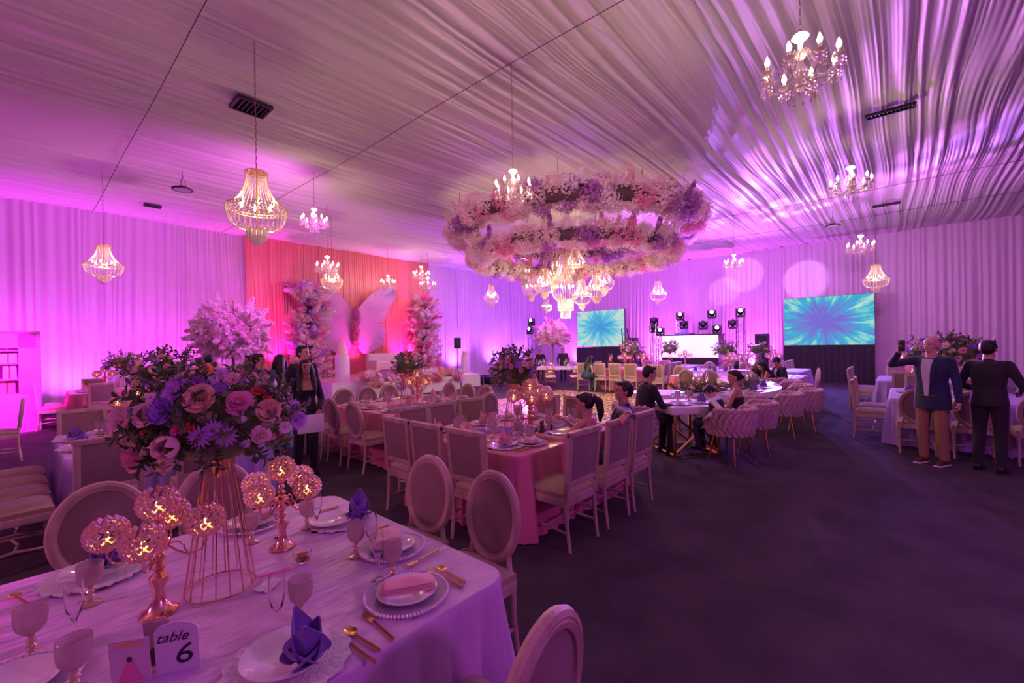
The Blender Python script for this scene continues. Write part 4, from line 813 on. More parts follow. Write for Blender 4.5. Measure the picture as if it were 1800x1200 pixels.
def tub_chair():
    t = thing('tub_chair', 'woven velvet tub chair with gold legs', 'chair')
    m = MB(); m.lathe([(0, .41), (.26, .41), (.285, .43), (.285, .47), (.26, .50), (0, .515)], 32); link('seat', m.mesh('seat', M_velvet), t)
    A0, A1 = -PI / 2 - 2.15, -PI / 2 + 2.15; NB = 17
    def wall(u, v, out):
        a = A0 + (A1 - A0) * u; ed = min(u, 1 - u); zt = .50 + .27 * min(1, (ed / .14)) ** .5 * (1 if ed < .14 else 1); z0 = .40; z = z0 + (zt - z0) * v; s = u * NB
        w1 = abs(math.sin(PI * (s + 1.15 * math.sin(PI * v * 1.0)))); w2 = abs(math.sin(PI * (s - 1.15 * math.sin(PI * v) + .5)))
        bulge = .040 * max(w1 * (math.sin(2 * PI * (v * 1.5 + .1)) > 0), w2 * (math.sin(2 * PI * (v * 1.5 + .1)) <= 0)) ** .7 if out else .02 * w1
        r = (.285 + .05 * v + bulge) if out else (.235 + .05 * v - bulge); return (r * math.cos(a), r * math.sin(a), z)
    nu, nv = 136, 12; m = MB(); m.grid(lambda u, v: wall(u, v, True), nu, nv); m.grid(lambda u, v: wall(1 - u, v, False), nu, nv)
    def rim(u, v): p, q = Vector(wall(u, 1, True)), Vector(wall(u, 1, False)); c = p.lerp(q, v); return (c.x, c.y, c.z + .03 * math.sin(PI * v) + .008 * math.sin(u * NB * 2 * PI))
    m.grid(rim, nu, 5); m.grid(lambda u, v: tuple(Vector(wall(0, u, True)).lerp(Vector(wall(0, u, False)), 1 - v)), nv, 2); m.grid(lambda u, v: tuple(Vector(wall(1, u, True)).lerp(Vector(wall(1, u, False)), v)), nv, 2); link('backrest', m.mesh('backrest', M_velvet), t)
    m = MB(); m.lathe([(.275, .385), (.30, .385), (.30, .402), (.275, .402)], 40); link('base_ring', m.mesh('base_ring', M_gold), t)
    for k in range(4):
        a = PI / 4 + k * PI / 2; m = MB(); m.tube([(.30 * math.cos(a), .30 * math.sin(a), 0), (.21 * math.cos(a), .21 * math.sin(a), .39)], [.010, .018], 10); link('leg', m.mesh('leg', M_gold), t)
    return t
def loop_chair():
    t = thing('loop_chair', 'gold chair with crossed loop back and white seat', 'chair'); m = MB(); m.box((0, 0, .455), (.40, .40, .05)); link('seat', m.mesh('seat', M_white, True, .018, 3), t)
    m = MB(); m.box((0, 0, .42), (.40, .40, .03)); link('seat_frame', m.mesh('seat_frame', M_gold, True, .005), t)
    for sx in (-1, 1):
        for sy in (-1, 1): m = MB(); m.tube([(sx * .20, sy * .20, 0), (sx * .175, sy * .175, .42)], [.011, .016], 8); link('leg', m.mesh('leg', M_gold), t)
    for dx, rr_ in ((-.035, .13), (.035, .13)):
        m = MB(); m.tube([(dx + rr_ * math.cos(a) * (1 if a < PI else 1), -.19 - .03 * (z_ - .47) / .4, z_) for a, z_ in [(0, .44), (0, .62), (0, .76)] + [(q, .76 + .13 * math.sin(q)) for q in np.linspace(.2, PI - .2, 9)] + [(PI, .76), (PI, .62), (PI, .44)]], .010, 6); link('back_loop', m.mesh('back_loop', M_gold), t)
    m = MB(); m.box((0, -.195, .62), (.20, .02, .10)); link('back_splat', m.mesh('back_splat', M_gold, True, .006), t)
    m = MB(); [m.tube([(sx * .19, -.19, .2), (sx * .19, .19, .2)], .008, 6) for sx in (-1, 1)]; [m.tube([(-.19, s * .19, .25), (.19, s * .19, .25)], .008, 6) for s in (-1, 1)]; link('stretcher', m.mesh('stretcher', M_gold), t)
    return t
SQ, OV, TUB, LOOP = Stamp(sq_chair()), Stamp(ov_chair()), Stamp(tub_chair()), Stamp(loop_chair())
FN, FS, FE, FW = 0., PI, -PI / 2, PI / 2      # facing +Y, -Y, +X, -X
def jit(a=.04): return rnd.uniform(-a, a)
def cloth(x0, x1, y0, y1, h, rad, m, label, cat, name='dining_table', seed=1, floor_z=.012, group='cloth-covered dining tables', flare=.05):
    cx, cy = (x0 + x1) / 2, (y0 + y1) / 2; hw, hd = (x1 - x0) / 2, (y1 - y0) / 2; t = thing(name, label, cat, (cx, cy, 0), 0, group); rr = random.Random(seed)
    P = []
    for (sx, sy, a0) in ((1, 1, 0), (-1, 1, PI / 2), (-1, -1, PI), (1, -1, 3 * PI / 2)):
        for k in range(9): a = a0 + PI / 2 * k / 8; P.append(Vector((sx * (hw - rad) + rad * math.cos(a), sy * (hd - rad) + rad * math.sin(a), 0)))
    Q = []; 
    for i in range(len(P)):
        a, b = P[i], P[(i + 1) % len(P)]; n = max(1, int((b - a).length / .022)); Q += [a.lerp(b, k / n) for k in range(n)]
    N = len(Q); L = 0; ar = []
    for i in range(N): ar.append(L); L += (Q[(i + 1) % N] - Q[i]).length
    f1, f2 = round(L / .17), round(L / .07); ph = rr.uniform(0, 6)
    def nrm(i): d = (Q[(i + 1) % N] - Q[i - 1]).normalized(); return Vector((d.y, -d.x, 0))
    vs = []; levels = [(-.30, .0), (-.08, .0), (-.02, .0), (0, -.003), (.006, -.012), (.008, -.05), (.012, -.18), (.022, -.36), (.034, -.56), (flare, -(h - floor_z))]
    for off, dz in levels:
        amp = 0 if dz > -.02 else .030 * min(1, -dz / .35)
        for i in range(N):
            q = ar[i] / L; cn = max(0, min(1, 1 - (min(abs(abs(Q[i].x) - hw), 9) + abs(abs(Q[i].y) - hd)) / .28)); w = amp * (.7 * math.sin(2 * PI * f1 * q + ph + 1.5 * math.sin(2 * PI * 5 * q)) + .3 * math.sin(2 * PI * f2 * q + 2 * math.sin(2 * PI * 3 * q))) * (1 + 1.2 * cn)
            p = Q[i] + nrm(i) * (off + w + cn * .05 * min(1, -dz / .5)) if off >= 0 else Vector((Q[i].x * (1 + off / hw), Q[i].y * (1 + off / hd), 0)); zz = h + dz + (.0018 * math.sin(p.x * 9 + p.y * 4 + ph) + .0012 * math.sin(p.y * 17 - p.x * 5)) * (dz == 0)
            vs.append((p.x, p.y, zz))
    fs = [(j * N + i, j * N + (i + 1) % N, (j + 1) * N + (i + 1) % N, (j + 1) * N + i) for j in range(len(levels) - 1) for i in range(N)]; fs = [f[::-1] for f in fs]
    m_ = MB(); m_.add(vs, fs); m_.add([vs[i] for i in range(N)], [tuple(range(N))]); o = link('tablecloth', m_.mesh('tablecloth', m), t)
    mb = MB(); mb.box((0, 0, h - .03), (hw * 1.94, hd * 1.94, .03)); link('tabletop', mb.mesh('tabletop', M_wood, False), t)
    for sx in (-1, 1):
        for sy in (-1, 1): mb = MB(); mb.tube([(sx * (hw - .15), sy * (hd - .15), 0), (sx * (hw - .15), sy * (hd - .15), h - .04)], .02, 6); link('leg', mb.mesh('leg', M_chrome), t)
    return t
# ---------------------------------------------------------------- tableware
def goblet():
    t = thing('goblet', 'ribbed smoky goblet', 'glass'); m = MB(); m.lathe([(.004, .070), (.022, .076), (.036, .095), (.040, .12), (.040, .158), (.038, .160), (.037, .12), (.033, .098), (.02, .082), (0, .08)], 40, rib=.022, ribn=20); link('bowl', m.mesh('bowl', M_smoke), t)
    m = MB(); m.lathe([(0, 0), (.034, 0), (.034, .004), (.012, .010), (.008, .022), (.013, .03), (.008, .038), (.014, .048), (.008, .056), (.010, .068), (0, .072)], 20); link('stem', m.mesh('stem', mat('gilt_glass', (.85, .68, .42), .15, .35, trans=.5)), t); return t
def flute():
    t = thing('champagne_flute', 'clear flute', 'glass'); m = MB(); m.lathe([(0, 0), (.030, 0), (.030, .002), (.006, .008), (.0045, .05), (.008, .07), (.020, .10), (.026, .14), (.024, .205), (.0228, .205), (.0245, .14), (.018, .102), (0, .078)], 20); link('glass_body', m.mesh('glass_body', M_glass), t); return t
def plate(r, m_, name='plate'):
    m = MB(); m.lathe([(0, .004), (r * .62, .004), (r * .68, .009), (r, .022), (r, .025), (r * .66, .013), (r * .6, .008), (0, .008)], 36); return m.mesh(name, m_)
def charger_beads():
    t = thing('charger_plate', 'beaded clear glass charger', 'plate'); m = MB(); m.lathe([(0, .002), (.10, .002), (.155, .012), (.155, .015), (.10, .006), (0, .006)], 40); link('dish', m.mesh('dish', mat('tinted_glass', (.95, .9, .97), .08, trans=.75)), t)
    m = MB(); [m.ball((.160 * math.cos(a), .160 * math.sin(a), .015), .0068, 6, 5) for a in np.linspace(0, 2 * PI, 72, endpoint=False)]; o = link('bead_rim', m.mesh('bead_rim', mat('glass_bead', (.92, .85, .92), .06, spec=.9, coat=.6)), t); return t
def charger_ruffle():
    t = thing('charger_plate', 'ornate pearl charger', 'plate'); m = MB(); m.grid(lambda u, v: ((.165 * v * (1 + .035 * math.sin(2 * PI * u * 16) * v ** 6)) * math.cos(2 * PI * u), (.165 * v * (1 + .035 * math.sin(2 * PI * u * 16) * v ** 6)) * math.sin(2 * PI * u), .004 + .02 * max(0, v - .62) ** .8 + .003 * math.sin(2 * PI * u * 32) * (v > .7)), 96, 10, True); link('dish', m.mesh('dish', M_lace, True, solid=-.004), t)
    return t
def dplate(): t = thing('dinner_plate', 'white dinner plate', 'plate'); link('dish', plate(.118, M_china), t); return t
def nap_fold():
    t = thing('napkin', 'folded rose napkin', 'napkin'); m = MB()
    for L in range(3): m.grid(lambda u, v, L=L: ((u - .5) * (.20 - .01 * L), (v - .5) * (.085 - .004 * L), .010 + .009 * L + .006 * math.sin(u * 9 + L) * (1 - abs(2 * v - 1)) + .009 * math.sin(PI * v)), 12, 6)
    link('cloth', m.mesh('cloth', M_nap_p, True, solid=-.006), t); return t
def nap_fan(m_, lab):
    t = thing('napkin', lab, 'napkin'); m = MB()
    for k, (a, h, w_) in enumerate([(0, .15, .055), (2.0, .115, .06), (4.2, .10, .06), (1.0, .05, .07), (3.2, .05, .075), (5.3, .05, .07)]):
        ca, sa = math.cos(a), math.sin(a)
        def fn(u, v): 
            x = (.012 + .05 * v * (1 - h * 4) * 1) + .012 * math.sin(PI * v); y = (u - .5) * 2 * w_ * math.sin(PI * min(.96, .22 + .76 * v)) ** 1.2; z = h * v + .004; x += -.5 * abs(y) * 1; return (x * ca - y * sa, x * sa + y * ca, z)
        m.grid(fn, 6, 7)
    link('cloth', m.mesh('cloth', m_, True, solid=-.004), t); return t
def cutlery(kind):
    t = thing(kind, 'gold ' + kind, 'cutlery'); m = MB()
    m.tube([(0, -.10, .006), (0, 0, .007), (0, .03, .009)], [.0045, .0035, .003], 6)
    if kind == 'spoon': m.grid(lambda u, v: (.020 * v * math.cos(2 * PI * u), .055 + .030 * v * math.sin(2 * PI * u), .005 + .007 * v * v), 16, 4, True); 
    elif kind == 'fork':
        m.grid(lambda u, v: ((u - .5) * (.006 + .016 * v), .03 + .025 * v, .009 - .004 * math.sin(PI * v)), 4, 4); [m.tube([(x, .054, .008), (x, .075, .007), (x * 1.05, .095, .011)], [.0016, .0015, .0008], 5) for x in (-.009, -.003, .003, .009)]
    else: m.grid(lambda u, v: ((u - .35) * .016 * math.sin(PI * min(.97, .35 + .65 * (1 - v)) ** .8), .03 + .10 * v, .007), 4, 6)
    link('metal', m.mesh('metal', M_gold, True, solid=-.0015 if kind != 'x' else 0), t); return t
GOB, FLU, CHB, CHR, DPL = Stamp(goblet()), Stamp(flute()), Stamp(charger_beads()), Stamp(charger_ruffle()), Stamp(dplate())
NFP, NVV, NVP = Stamp(nap_fold()), Stamp(nap_fan(M_nap_v, 'violet napkin')), Stamp(nap_fan(M_nap_p, 'rose napkin'))
FORK, SPOON, KNIFE = Stamp(cutlery('fork')), Stamp(cutlery('spoon')), Stamp(cutlery('knife'))
USEDL = set()
def setting(x, y, rz, z, where, charger='ruffle', nap='fold', glasses=True, cut=True, gp='tableware'):
    """one place setting; rz turns the diner's side (-Y) round"""
    c, s = math.cos(rz), math.sin(rz); W = lambda a, b: (x + a * c - b * s, y + a * s + b * c)
    p = W(0, 0); st_ = CHB if charger == 'beads' else CHR; zc = z + .002
    st_((*p, zc), rz, ('beaded clear glass charger plate at ' if charger == 'beads' else 'ornate scalloped charger plate at ') + where, 'charger plates')
    DPL((*p, zc + (.008 if charger == 'beads' else .012)), rz, 'white dinner plate at ' + where, 'dinner plates')
    zn = zc + .018
    if nap == 'fold': NFP((*p, zn), rz + .35, 'folded rose napkin at ' + where, 'folded napkins')
    elif nap == 'violet': q = W(.02, .0); NVV((*q, zn), rz + rnd.uniform(0, 6), 'standing violet napkin at ' + where, 'violet napkins')
    elif nap == 'rose': q = W(0, 0); NVP((*q, zn), rz + rnd.uniform(0, 6), 'standing rose napkin at ' + where, 'rose napkins')
    if glasses:
        q = W(.10 + jit(.02), .24 + jit(.02)); GOB((*q, z + .002), 0, 'ribbed smoky goblet at ' + where, 'smoky goblets', 1.08)
        q = W(.02 + jit(.02), .26 + jit(.02)); FLU((*q, z + .002), 0, 'clear champagne flute at ' + where, 'champagne flutes')
    if cut:
        q = W(-.20, -.01); FORK((*q, z + .001), rz, 'gold fork at ' + where, 'gold forks')
        q = W(.20, -.01); KNIFE((*q, z + .001), rz, 'gold knife at ' + where, 'gold knives')
        q = W(.235, -.01); SPOON((*q, z + .001), rz, 'gold spoon at ' + where, 'gold spoons')
def globe_cup(r=.062):
    """a crystal votive bowl: rows of faceted beads on gold wire, candle inside"""
    m = MB()
    for i in range(8):
        th = .45 + (PI * .80 - .45) * i / 7 ; th2 = th; n = max(5, int(15 * math.sin(th2)))
        for k in range(n):
            a = 2 * PI * (k + .5 * (i % 2)) / n; c = Vector((r * math.sin(th2) * math.cos(a), r * math.sin(th2) * math.sin(a), -r * .92 * math.cos(PI - th2)))
            c.z = r * .92 * math.cos(th2); m.add([c + Vector(v) * r * .185 for v in ((1, 0, 0), (0, 1, 0), (-1, 0, 0), (0, -1, 0), (0, 0, 1), (0, 0, -1), (.7, .7, .5), (-.7, .7, -.5))], [(0, 1, 4), (1, 2, 4), (2, 3, 4), (3, 0, 4), (1, 0, 5), (2, 1, 5), (3, 2, 5), (0, 3, 5)])
    return m
_g = globe_cup().mesh('crystal_bowl', mixmat('crystal_votive', (.95, .62, .58), .5, .08, .6, (1, .85, .8)), False)
_gw = MB(); [_gw.tube([(.062 * math.sin(t_) * math.cos(a), .062 * math.sin(t_) * math.sin(a), .057 * math.cos(t_)) for t_ in np.linspace(.55, PI, 9)], .0012, 4, caps=False) for a in np.linspace(0, 2 * PI, 12, endpoint=False)]; _gw = _gw.mesh('wire_cage', M_rose, False)
_fl = MB(); _fl.lathe([(0, -.034), (.018, -.034), (.018, -.018), (0, -.018)], 10); _fl.cur = 1; _fl.ball((0, 0, -.004), (.007, .007, .014), 6, 5); _fl = _fl.mesh('candle', [mat('lit_wax', (1, .7, .35), .5, emit=(1, .42, .10, 2.2)), M_flame])
def globe_candelabra():
    """five-cup crystal globe candelabra, 0.42 m tall"""
    t = thing('crystal_candelabra', 'rose gold candelabra with crystal globe cups', 'candelabra'); m = MB()
    m.lathe([(0, 0), (.062, 0), (.060, .006), (.040, .016), (.022, .05), (.016, .085), (.030, .12), (.031, .135), (.012, .155), (.020, .165), (.024, .175), (.012, .188), (.022, .20), (.026, .212), (.012, .226), (.030, .238), (.036, .25), (.030, .262), (.012, .275), (.02, .288), (.010, .30), (.016, .315), (.010, .33), (.022, .35), (.026, .356), (0, .356)], 24); link('stem', m.mesh('stem', M_rose), t)
    for k in range(4):
        a = PI / 4 + k * PI / 2; o = link('arm', None, None); COL.objects.unlink(o); bpy.data.objects.remove(o)
        m = MB(); m.tube([(.03, 0, .245), (.055, 0, .222), (.09, 0, .200), (.135, 0, .212), (.150, 0, .240), (.150, 0, .262)], .0042, 6); m.tube([(.03, 0, .252), (.06, 0, .256), (.078, 0, .242), (.082, 0, .222), (.09, 0, .206)], .003, 5); m.lathe([(0, .258), (.018, .26), (.022, .27), (0, .27)], 10, (.150, 0, 0)); link('arm', m.mesh('arm', M_rose), t, rot=(0, 0, a))
        c = (.150 * math.cos(a), .150 * math.sin(a), .322); b = link('crystal_bowl', _g, t, c); link('wire_cage', _gw, b); link('candle', _fl, b)
    b = link('crystal_bowl', _g, t, (0, 0, .412)); link('wire_cage', _gw, b); link('candle', _fl, b); return t
CAND = Stamp(globe_candelabra())
def wire_stand():
    """flared gold wire vase stand, 0.56 m tall"""
    t = thing('wire_stand', 'flared gold wire flower stand', 'stand'); m = MB(); m.tube([(.125 * math.cos(a), .125 * math.sin(a), .005) for a in np.linspace(0, 2 * PI, 40, endpoint=False)], .0038, 6, closed=True); link('base_hoop', m.mesh('base_hoop', M_rose), t)
    m = MB(); m.tube([(.045 * math.cos(a), .045 * math.sin(a), .55) for a in np.linspace(0, 2 * PI, 28, endpoint=False)], .0035, 6, closed=True); link('top_hoop', m.mesh('top_hoop', M_rose), t)
    m = MB(); m.tube([(.125, 0, .005), (.088, 0, .26), (.045, 0, .55)], .0028, 5); me = m.mesh('wire', M_rose)
    for k in range(16): link('wire', me, t, rot=(0, 0, 2 * PI * k / 16))
    m = MB(); m.lathe([(0, .46), (.02, .46), (.036, .50), (.045, .56), (.04, .56), (0, .48)], 14); link('flower_cup', m.mesh('flower_cup', M_gold), t); return t
WST = Stamp(wire_stand())
def cylinder_candles(x, y, z, n, seed, where):
    rr = random.Random(seed)
    for k in range(n):
        a = k * 2.4; q = .05 + .09 * (k / n) ** .5; h = rr.choice([.20, .26, .32, .38]); t = thing('hurricane_candle', 'lit candle in tall glass cylinder ' + where, 'candle', (x + q * math.cos(a) * 1.5, y + q * math.sin(a), z), 0, 'glass cylinder candles ' + where)
        m = MB(); m.lathe([(0, .002), (.022, .002), (.022, h), (.0205, h), (.0205, .005), (0, .005)], 14); link('glass_cylinder', m.mesh('glass_cylinder', M_glass), t); m = MB(); m.lathe([(0, .006), (.010, .006), (.010, h * .62), (0, h * .62)], 8); link('wax', m.mesh('wax', M_wax), t); m = MB(); m.ball((0, 0, h * .62 + .02), (.006, .006, .018), 6, 5); link('flame', m.mesh('flame', M_flame), t)
TZ = .76
# ================================================================ table 1: the foreground table
cloth(-1.6, 1.40, 1.28, 2.88, TZ, .10, M_cloth1, 'lavender satin-covered table in the foreground', 'table', seed=1)
OV((1.62, 2.43, 0), FW + .06, 'oval-backed chair at the far end of the foreground lavender table', 'oval-backed chairs')
OV((1.62, 1.85, 0), FW - .05, 'oval-backed chair nearest the right corner of the foreground lavender table', 'oval-backed chairs')
OV((.96, 1.03, 0), FN + .1, 'oval-backed chair cut off by the bottom edge, right of the foreground table', 'oval-backed chairs')
OV((.33, 3.20, 0), FS + .08, 'big oval chair back at the left, across the foreground table', 'oval-backed chairs')
OV((.86, 3.18, 0), FS - .05, 'oval chair back behind the wire flower stand of the foreground table', 'oval-backed chairs')
A = 'the near side of the foreground table'
CHB((1.01, 1.47, TZ + .002), 0, 'beaded glass charger plate closest to the right corner of the foreground table', 'charger plates'); DPL((1.01, 1.47, TZ + .01), 0, 'white plate under the striped fold of rose napkin, near right of foreground table', 'dinner plates', 1.)
NFP((1.01, 1.46, TZ + .03), -.55, 'rose napkin folded in a band on the plate nearest the right corner', 'folded napkins')
CHR((.55, 1.44, TZ + .002), 0, 'ornate lace-rimmed charger plate at the bottom centre of the picture', 'charger plates', 1.1); DPL((.55, 1.45, TZ + .016), 0, 'white plate at the bottom centre under a tall violet napkin', 'dinner plates', 1.1); NVV((.58, 1.38, TZ + .03), 2.2, 'tall violet napkin fold at the bottom centre of the picture', 'violet napkins', 1.05)
CHB((1.20, 1.86, TZ + .002), 0, 'beaded glass charger plate at the middle of the foreground table end', 'charger plates', .95); DPL((1.20, 1.86, TZ + .01), 0, 'white plate under a crumpled rose napkin at the foreground table end', 'dinner plates', .9); NFP((1.18, 1.87, TZ + .03), .9, 'crumpled rose napkin on the plate at the foreground table end', 'folded napkins', (.95, 1.3, 1.2))
CHR((1.19, 2.38, TZ + .002), 0, 'ornate charger plate at the far corner of the foreground table', 'charger plates', .95); DPL((1.15, 2.38, TZ + .014), 0, 'white plate on the ornate charger at the far corner', 'dinner plates', .95); NVV((1.28, 2.32, TZ + .018), .8, 'violet napkin fan at the far corner of the foreground table', 'violet napkins', 1.0)
CHB((.86, 2.72, TZ + .002), 0, 'beaded charger plate behind the wire flower stand', 'charger plates', .95); DPL((.86, 2.72, TZ + .01), 0, 'plate behind the wire flower stand', 'dinner plates', .95); NFP((.88, 2.72, TZ + .03), .4, 'folded rose napkin behind the wire flower stand', 'folded napkins')
CHR((.22, 2.66, TZ + .002), 0, 'ornate charger plate behind the left crystal globes', 'charger plates'); DPL((.22, 2.66, TZ + .016), 0, 'plate behind the left crystal globes', 'dinner plates'); NVV((.26, 2.70, TZ + .02), 2, 'violet napkin peeking out behind the left crystal globes', 'violet napkins')
CHB((-.03, 1.95, TZ + .002), 0, 'beaded charger plate cut off by the left edge', 'charger plates'); DPL((-.03, 1.95, TZ + .01), 0, 'plate on the charger cut off by the left edge', 'dinner plates')
for (x, y, s, lab) in [(.665, 1.62, 1.0, 'smoky goblet in front of the bottom centre setting'), (.02, 2.13, 1.0, 'smoky goblet standing alone at the left edge'), (.18, 2.38, 1.0, 'smoky goblet under the left crystal globes'), (.10, 1.80, 1.0, 'smoky goblet at the bottom left corner'), (1.045, 1.62, 1., 'smoky goblet behind the beaded charger nearest the right corner'), (1.05, 1.93, .95, 'smoky goblet left of the crumpled rose napkin'), (1.04, 2.44, .9, 'smoky goblet left of the far corner charger'), (.78, 2.48, .9, 'smoky goblet seen through the wire stand')]:
    GOB((x, y, TZ + .002), 0, lab, 'smoky goblets', s)
for (x, y, lab) in [(.585, 1.62, 'clear flute beside the bottom centre goblet'), (1.0, 1.66, 'clear flute behind the beaded charger nearest the right corner'), (1.09, 1.86, 'clear flute left of the crumpled rose napkin'), (1.06, 2.36, 'clear flute at the far corner setting'), (.90, 2.44, 'clear flute right of the wire stand'), (.12, 2.12, 'clear flute in front of the left crystal globes')]:
    FLU((x, y, TZ + .002), 0, lab, 'champagne flutes')
for st_, x, y, a, lab, gp in [(FORK, .83, 1.385, -.05, 'gold fork left of the rose napkin plate near the right corner', 'gold forks'), (SPOON, .755, 1.37, .1, 'gold spoon right of the bottom centre setting', 'gold spoons'), (KNIFE, .72, 1.335, .06, 'gold knife beside the spoon of the bottom centre setting', 'gold knives'),
        (SPOON, 1.22, 1.46, -.02, 'gold spoon right of the plate nearest the right corner', 'gold spoons'), (KNIFE, 1.185, 1.44, .02, 'gold knife right of the plate nearest the right corner', 'gold knives'), (FORK, 1.235, 1.66, -PI / 2 + .1 + PI, 'gold fork between the two beaded chargers', 'gold forks'), (FORK, 1.20, 2.60, PI / 2, 'gold fork at the far corner setting', 'gold forks'), (KNIFE, 1.24, 2.12, PI / 2, 'gold knife below the violet napkin fan', 'gold knives'), (SPOON, -.0, 2.62, .3, 'gold spoon left of the charger behind the globes', 'gold spoons')]:
    st_((x, y, TZ + .002), a, lab, gp)
CAND((.345, 2.10, TZ + .002), .35, 'left crystal globe candelabra on the foreground table, with the brightest candle', 'crystal globe candelabras', 1.0)
CAND((.86, 2.30, TZ + .002), -.25, 'right crystal globe candelabra on the foreground table', 'crystal globe candelabras', .95)
WST((.55, 2.12, TZ + .002), 0, 'gold wire flower stand under the big foreground bouquet', 'gold wire stands', 1.0)
def hero_dir(px, py, c, R3):
    o = Vector((0, 0, CZ)); d = ray(px, py); oo = o - Vector(c); S = Vector((1 / R3[0], 1 / R3[1], 1 / R3[2])); a = Vector([d[i] * S[i] for i in range(3)]); b = Vector([oo[i] * S[i] for i in range(3)])
    A2 = a.dot(a); B2 = a.dot(b); C2 = b.dot(b) - 1; D2 = B2 * B2 - A2 * C2
    t_ = (-B2 - math.sqrt(D2)) / A2 if D2 > 0 else -B2 / A2
    return (b + a * t_).normalized()
HC3 = (.555, 2.14, 1.45); HR = (.30, .30, .215)
HL = [(420, 709, 'rose', P_pink, 1.12), (356, 703, 'open_flower', P_peach, 1.1), (290, 724, 'open_flower', P_pur, .95), (262, 730, 'open_flower', P_blush, .9), (222, 742, 'open_flower', P_blush, 1.15), (352, 768, 'daisy', P_lav, 1.1), (376, 755, 'daisy', P_lav, .95), (397, 766, 'daisy', P_lav, 1.1), (311, 756, 'rosebud', P_mag, 1.1), (335, 752, 'rosebud', P_red, .95), (459, 764, 'rose', P_blush, .85),
      (472, 722, 'open_flower', P_peach, .9), (455, 688, 'rosebud', P_red, 1.3), (470, 700, 'rosebud', P_red, .9), (467, 678, 'tulip', P_white, 1.2), (362, 657, 'open_flower', P_or, .7), (390, 660, 'daisy', P_lav, .95), (345, 678, 'open_flower', P_lav, .8), (318, 682, 'open_flower', P_lav, .9), (388, 683, 'daisy', P_pur, .8), (293, 786, 'tulip', P_blush, 1.3), (242, 808, 'open_flower', P_pink, 1.05), (293, 815, 'tulip', P_cream, .9), (276, 818, 'tulip', P_cream, .6),
      (333, 664, 'tulip', P_blush, .8), (375, 645, 'tulip', P_blush, .9), (515, 714, 'daisy', P_lav, .9), (520, 738, 'open_flower', P_lav, .8), (478, 765, 'rosebud', P_rpk, .8), (467, 656, 'daisy', P_mag, .6), (305, 694, 'open_flower', P_lav, .7), (340, 650, 'rosebud', P_peach, 1.1), (440, 665, 'leaf_sprig', M_leaf2, 1.), (410, 668, 'open_flower', P_blush, .6), (252, 760, 'rosebud', P_red, .6), (485, 690, 'rosebud', P_cream, 1.2), (268, 700, 'daisy', P_lav, .7), (500, 750, 'open_flower', P_white, .5)]
hero = [(hero_dir(px, py, HC3, HR), k, mm, s, px * .37) for px, py, k, mm, s in HL]
FNAME['leaf_sprig'] = 'leaf_sprig'
bq = bouquet('flower_bouquet', 'biggest bouquet of roses, daisies and lisianthus, on the wire stand in the foreground', HC3, HR, 34, 190, 77, 'bouquets on stands', .8, low=-.35, hero=hero)
rr = random.Random(3)
for k in range(70):      # creamy filler blooms between the large flowers
    z = rr.uniform(-.4, .95); a = rr.uniform(0, 6.28); q = math.sqrt(1 - z * z); d = Vector((q * math.cos(a), q * math.sin(a), z)); place_flower(bq, 'filler_bloom', 'puff', rr.choice([P_lav, P_white, mat('sage_bloom', (.30, .34, .22), .7), P_blush]), Vector((d.x * HR[0], d.y * HR[1], d.z * HR[2])) * rr.uniform(.86, 1.0), d, rr.uniform(.6, 1.1))
o = thing('salsa_bowl', 'small glass bowl of red and orange fruit salad', 'bowl', (.86, 2.07, TZ + .002)); m = MB(); m.lathe([(0, .002), (.026, .002), (.034, .02), (.040, .052), (.038, .052), (.031, .021), (0, .007)], 20); link('glass', m.mesh('glass', M_glass), o)
m = MB(); rr = random.Random(5)
for k in range(26): m.cur = k % 3; m.box((rr.uniform(-.02, .02), rr.uniform(-.02, .02), rr.uniform(.012, .040)), (.011, .009, .008), rr.uniform(0, 3), Matrix.Rotation(rr.uniform(0, 2), 4, 'X'))
so = link('fruit_pieces', m.mesh('fruit_pieces', [mat('tomato', (.75, .06, .03), .3), mat('mango', (.85, .38, .05), .3), mat('herb', (.12, .22, .05), .5)], False), o); so['kind'] = 'stuff'
o = thing('pen', 'pink pen lying beside the wire stand', 'pen', (.735, 2.055, TZ + .008), R(-12)); m = MB(); m.tube([(-.07, 0, 0), (-.055, 0, 0), (.06, 0, 0), (.07, 0, 0)], [.0012, .005, .005, .003], 8); link('barrel', m.mesh('barrel', mat('pink_plastic', (.85, .15, .45), .3)), o); m = MB(); m.box((.05, 0, .006), (.035, .003, .002)); link('clip', m.mesh('clip', M_gold, False), o)
o = thing('paper_note', 'crumpled white paper note beside the wire stand', 'paper', (.68, 1.97, TZ + .004), .5); m = MB(); m.grid(lambda u, v: ((u - .5) * .10, (v - .5) * .07, .006 * abs(math.sin(u * 7 + v * 3)) + .004 * math.sin(v * 9)), 8, 6); link('sheet', m.mesh('sheet', M_white, False, solid=-.001), o)
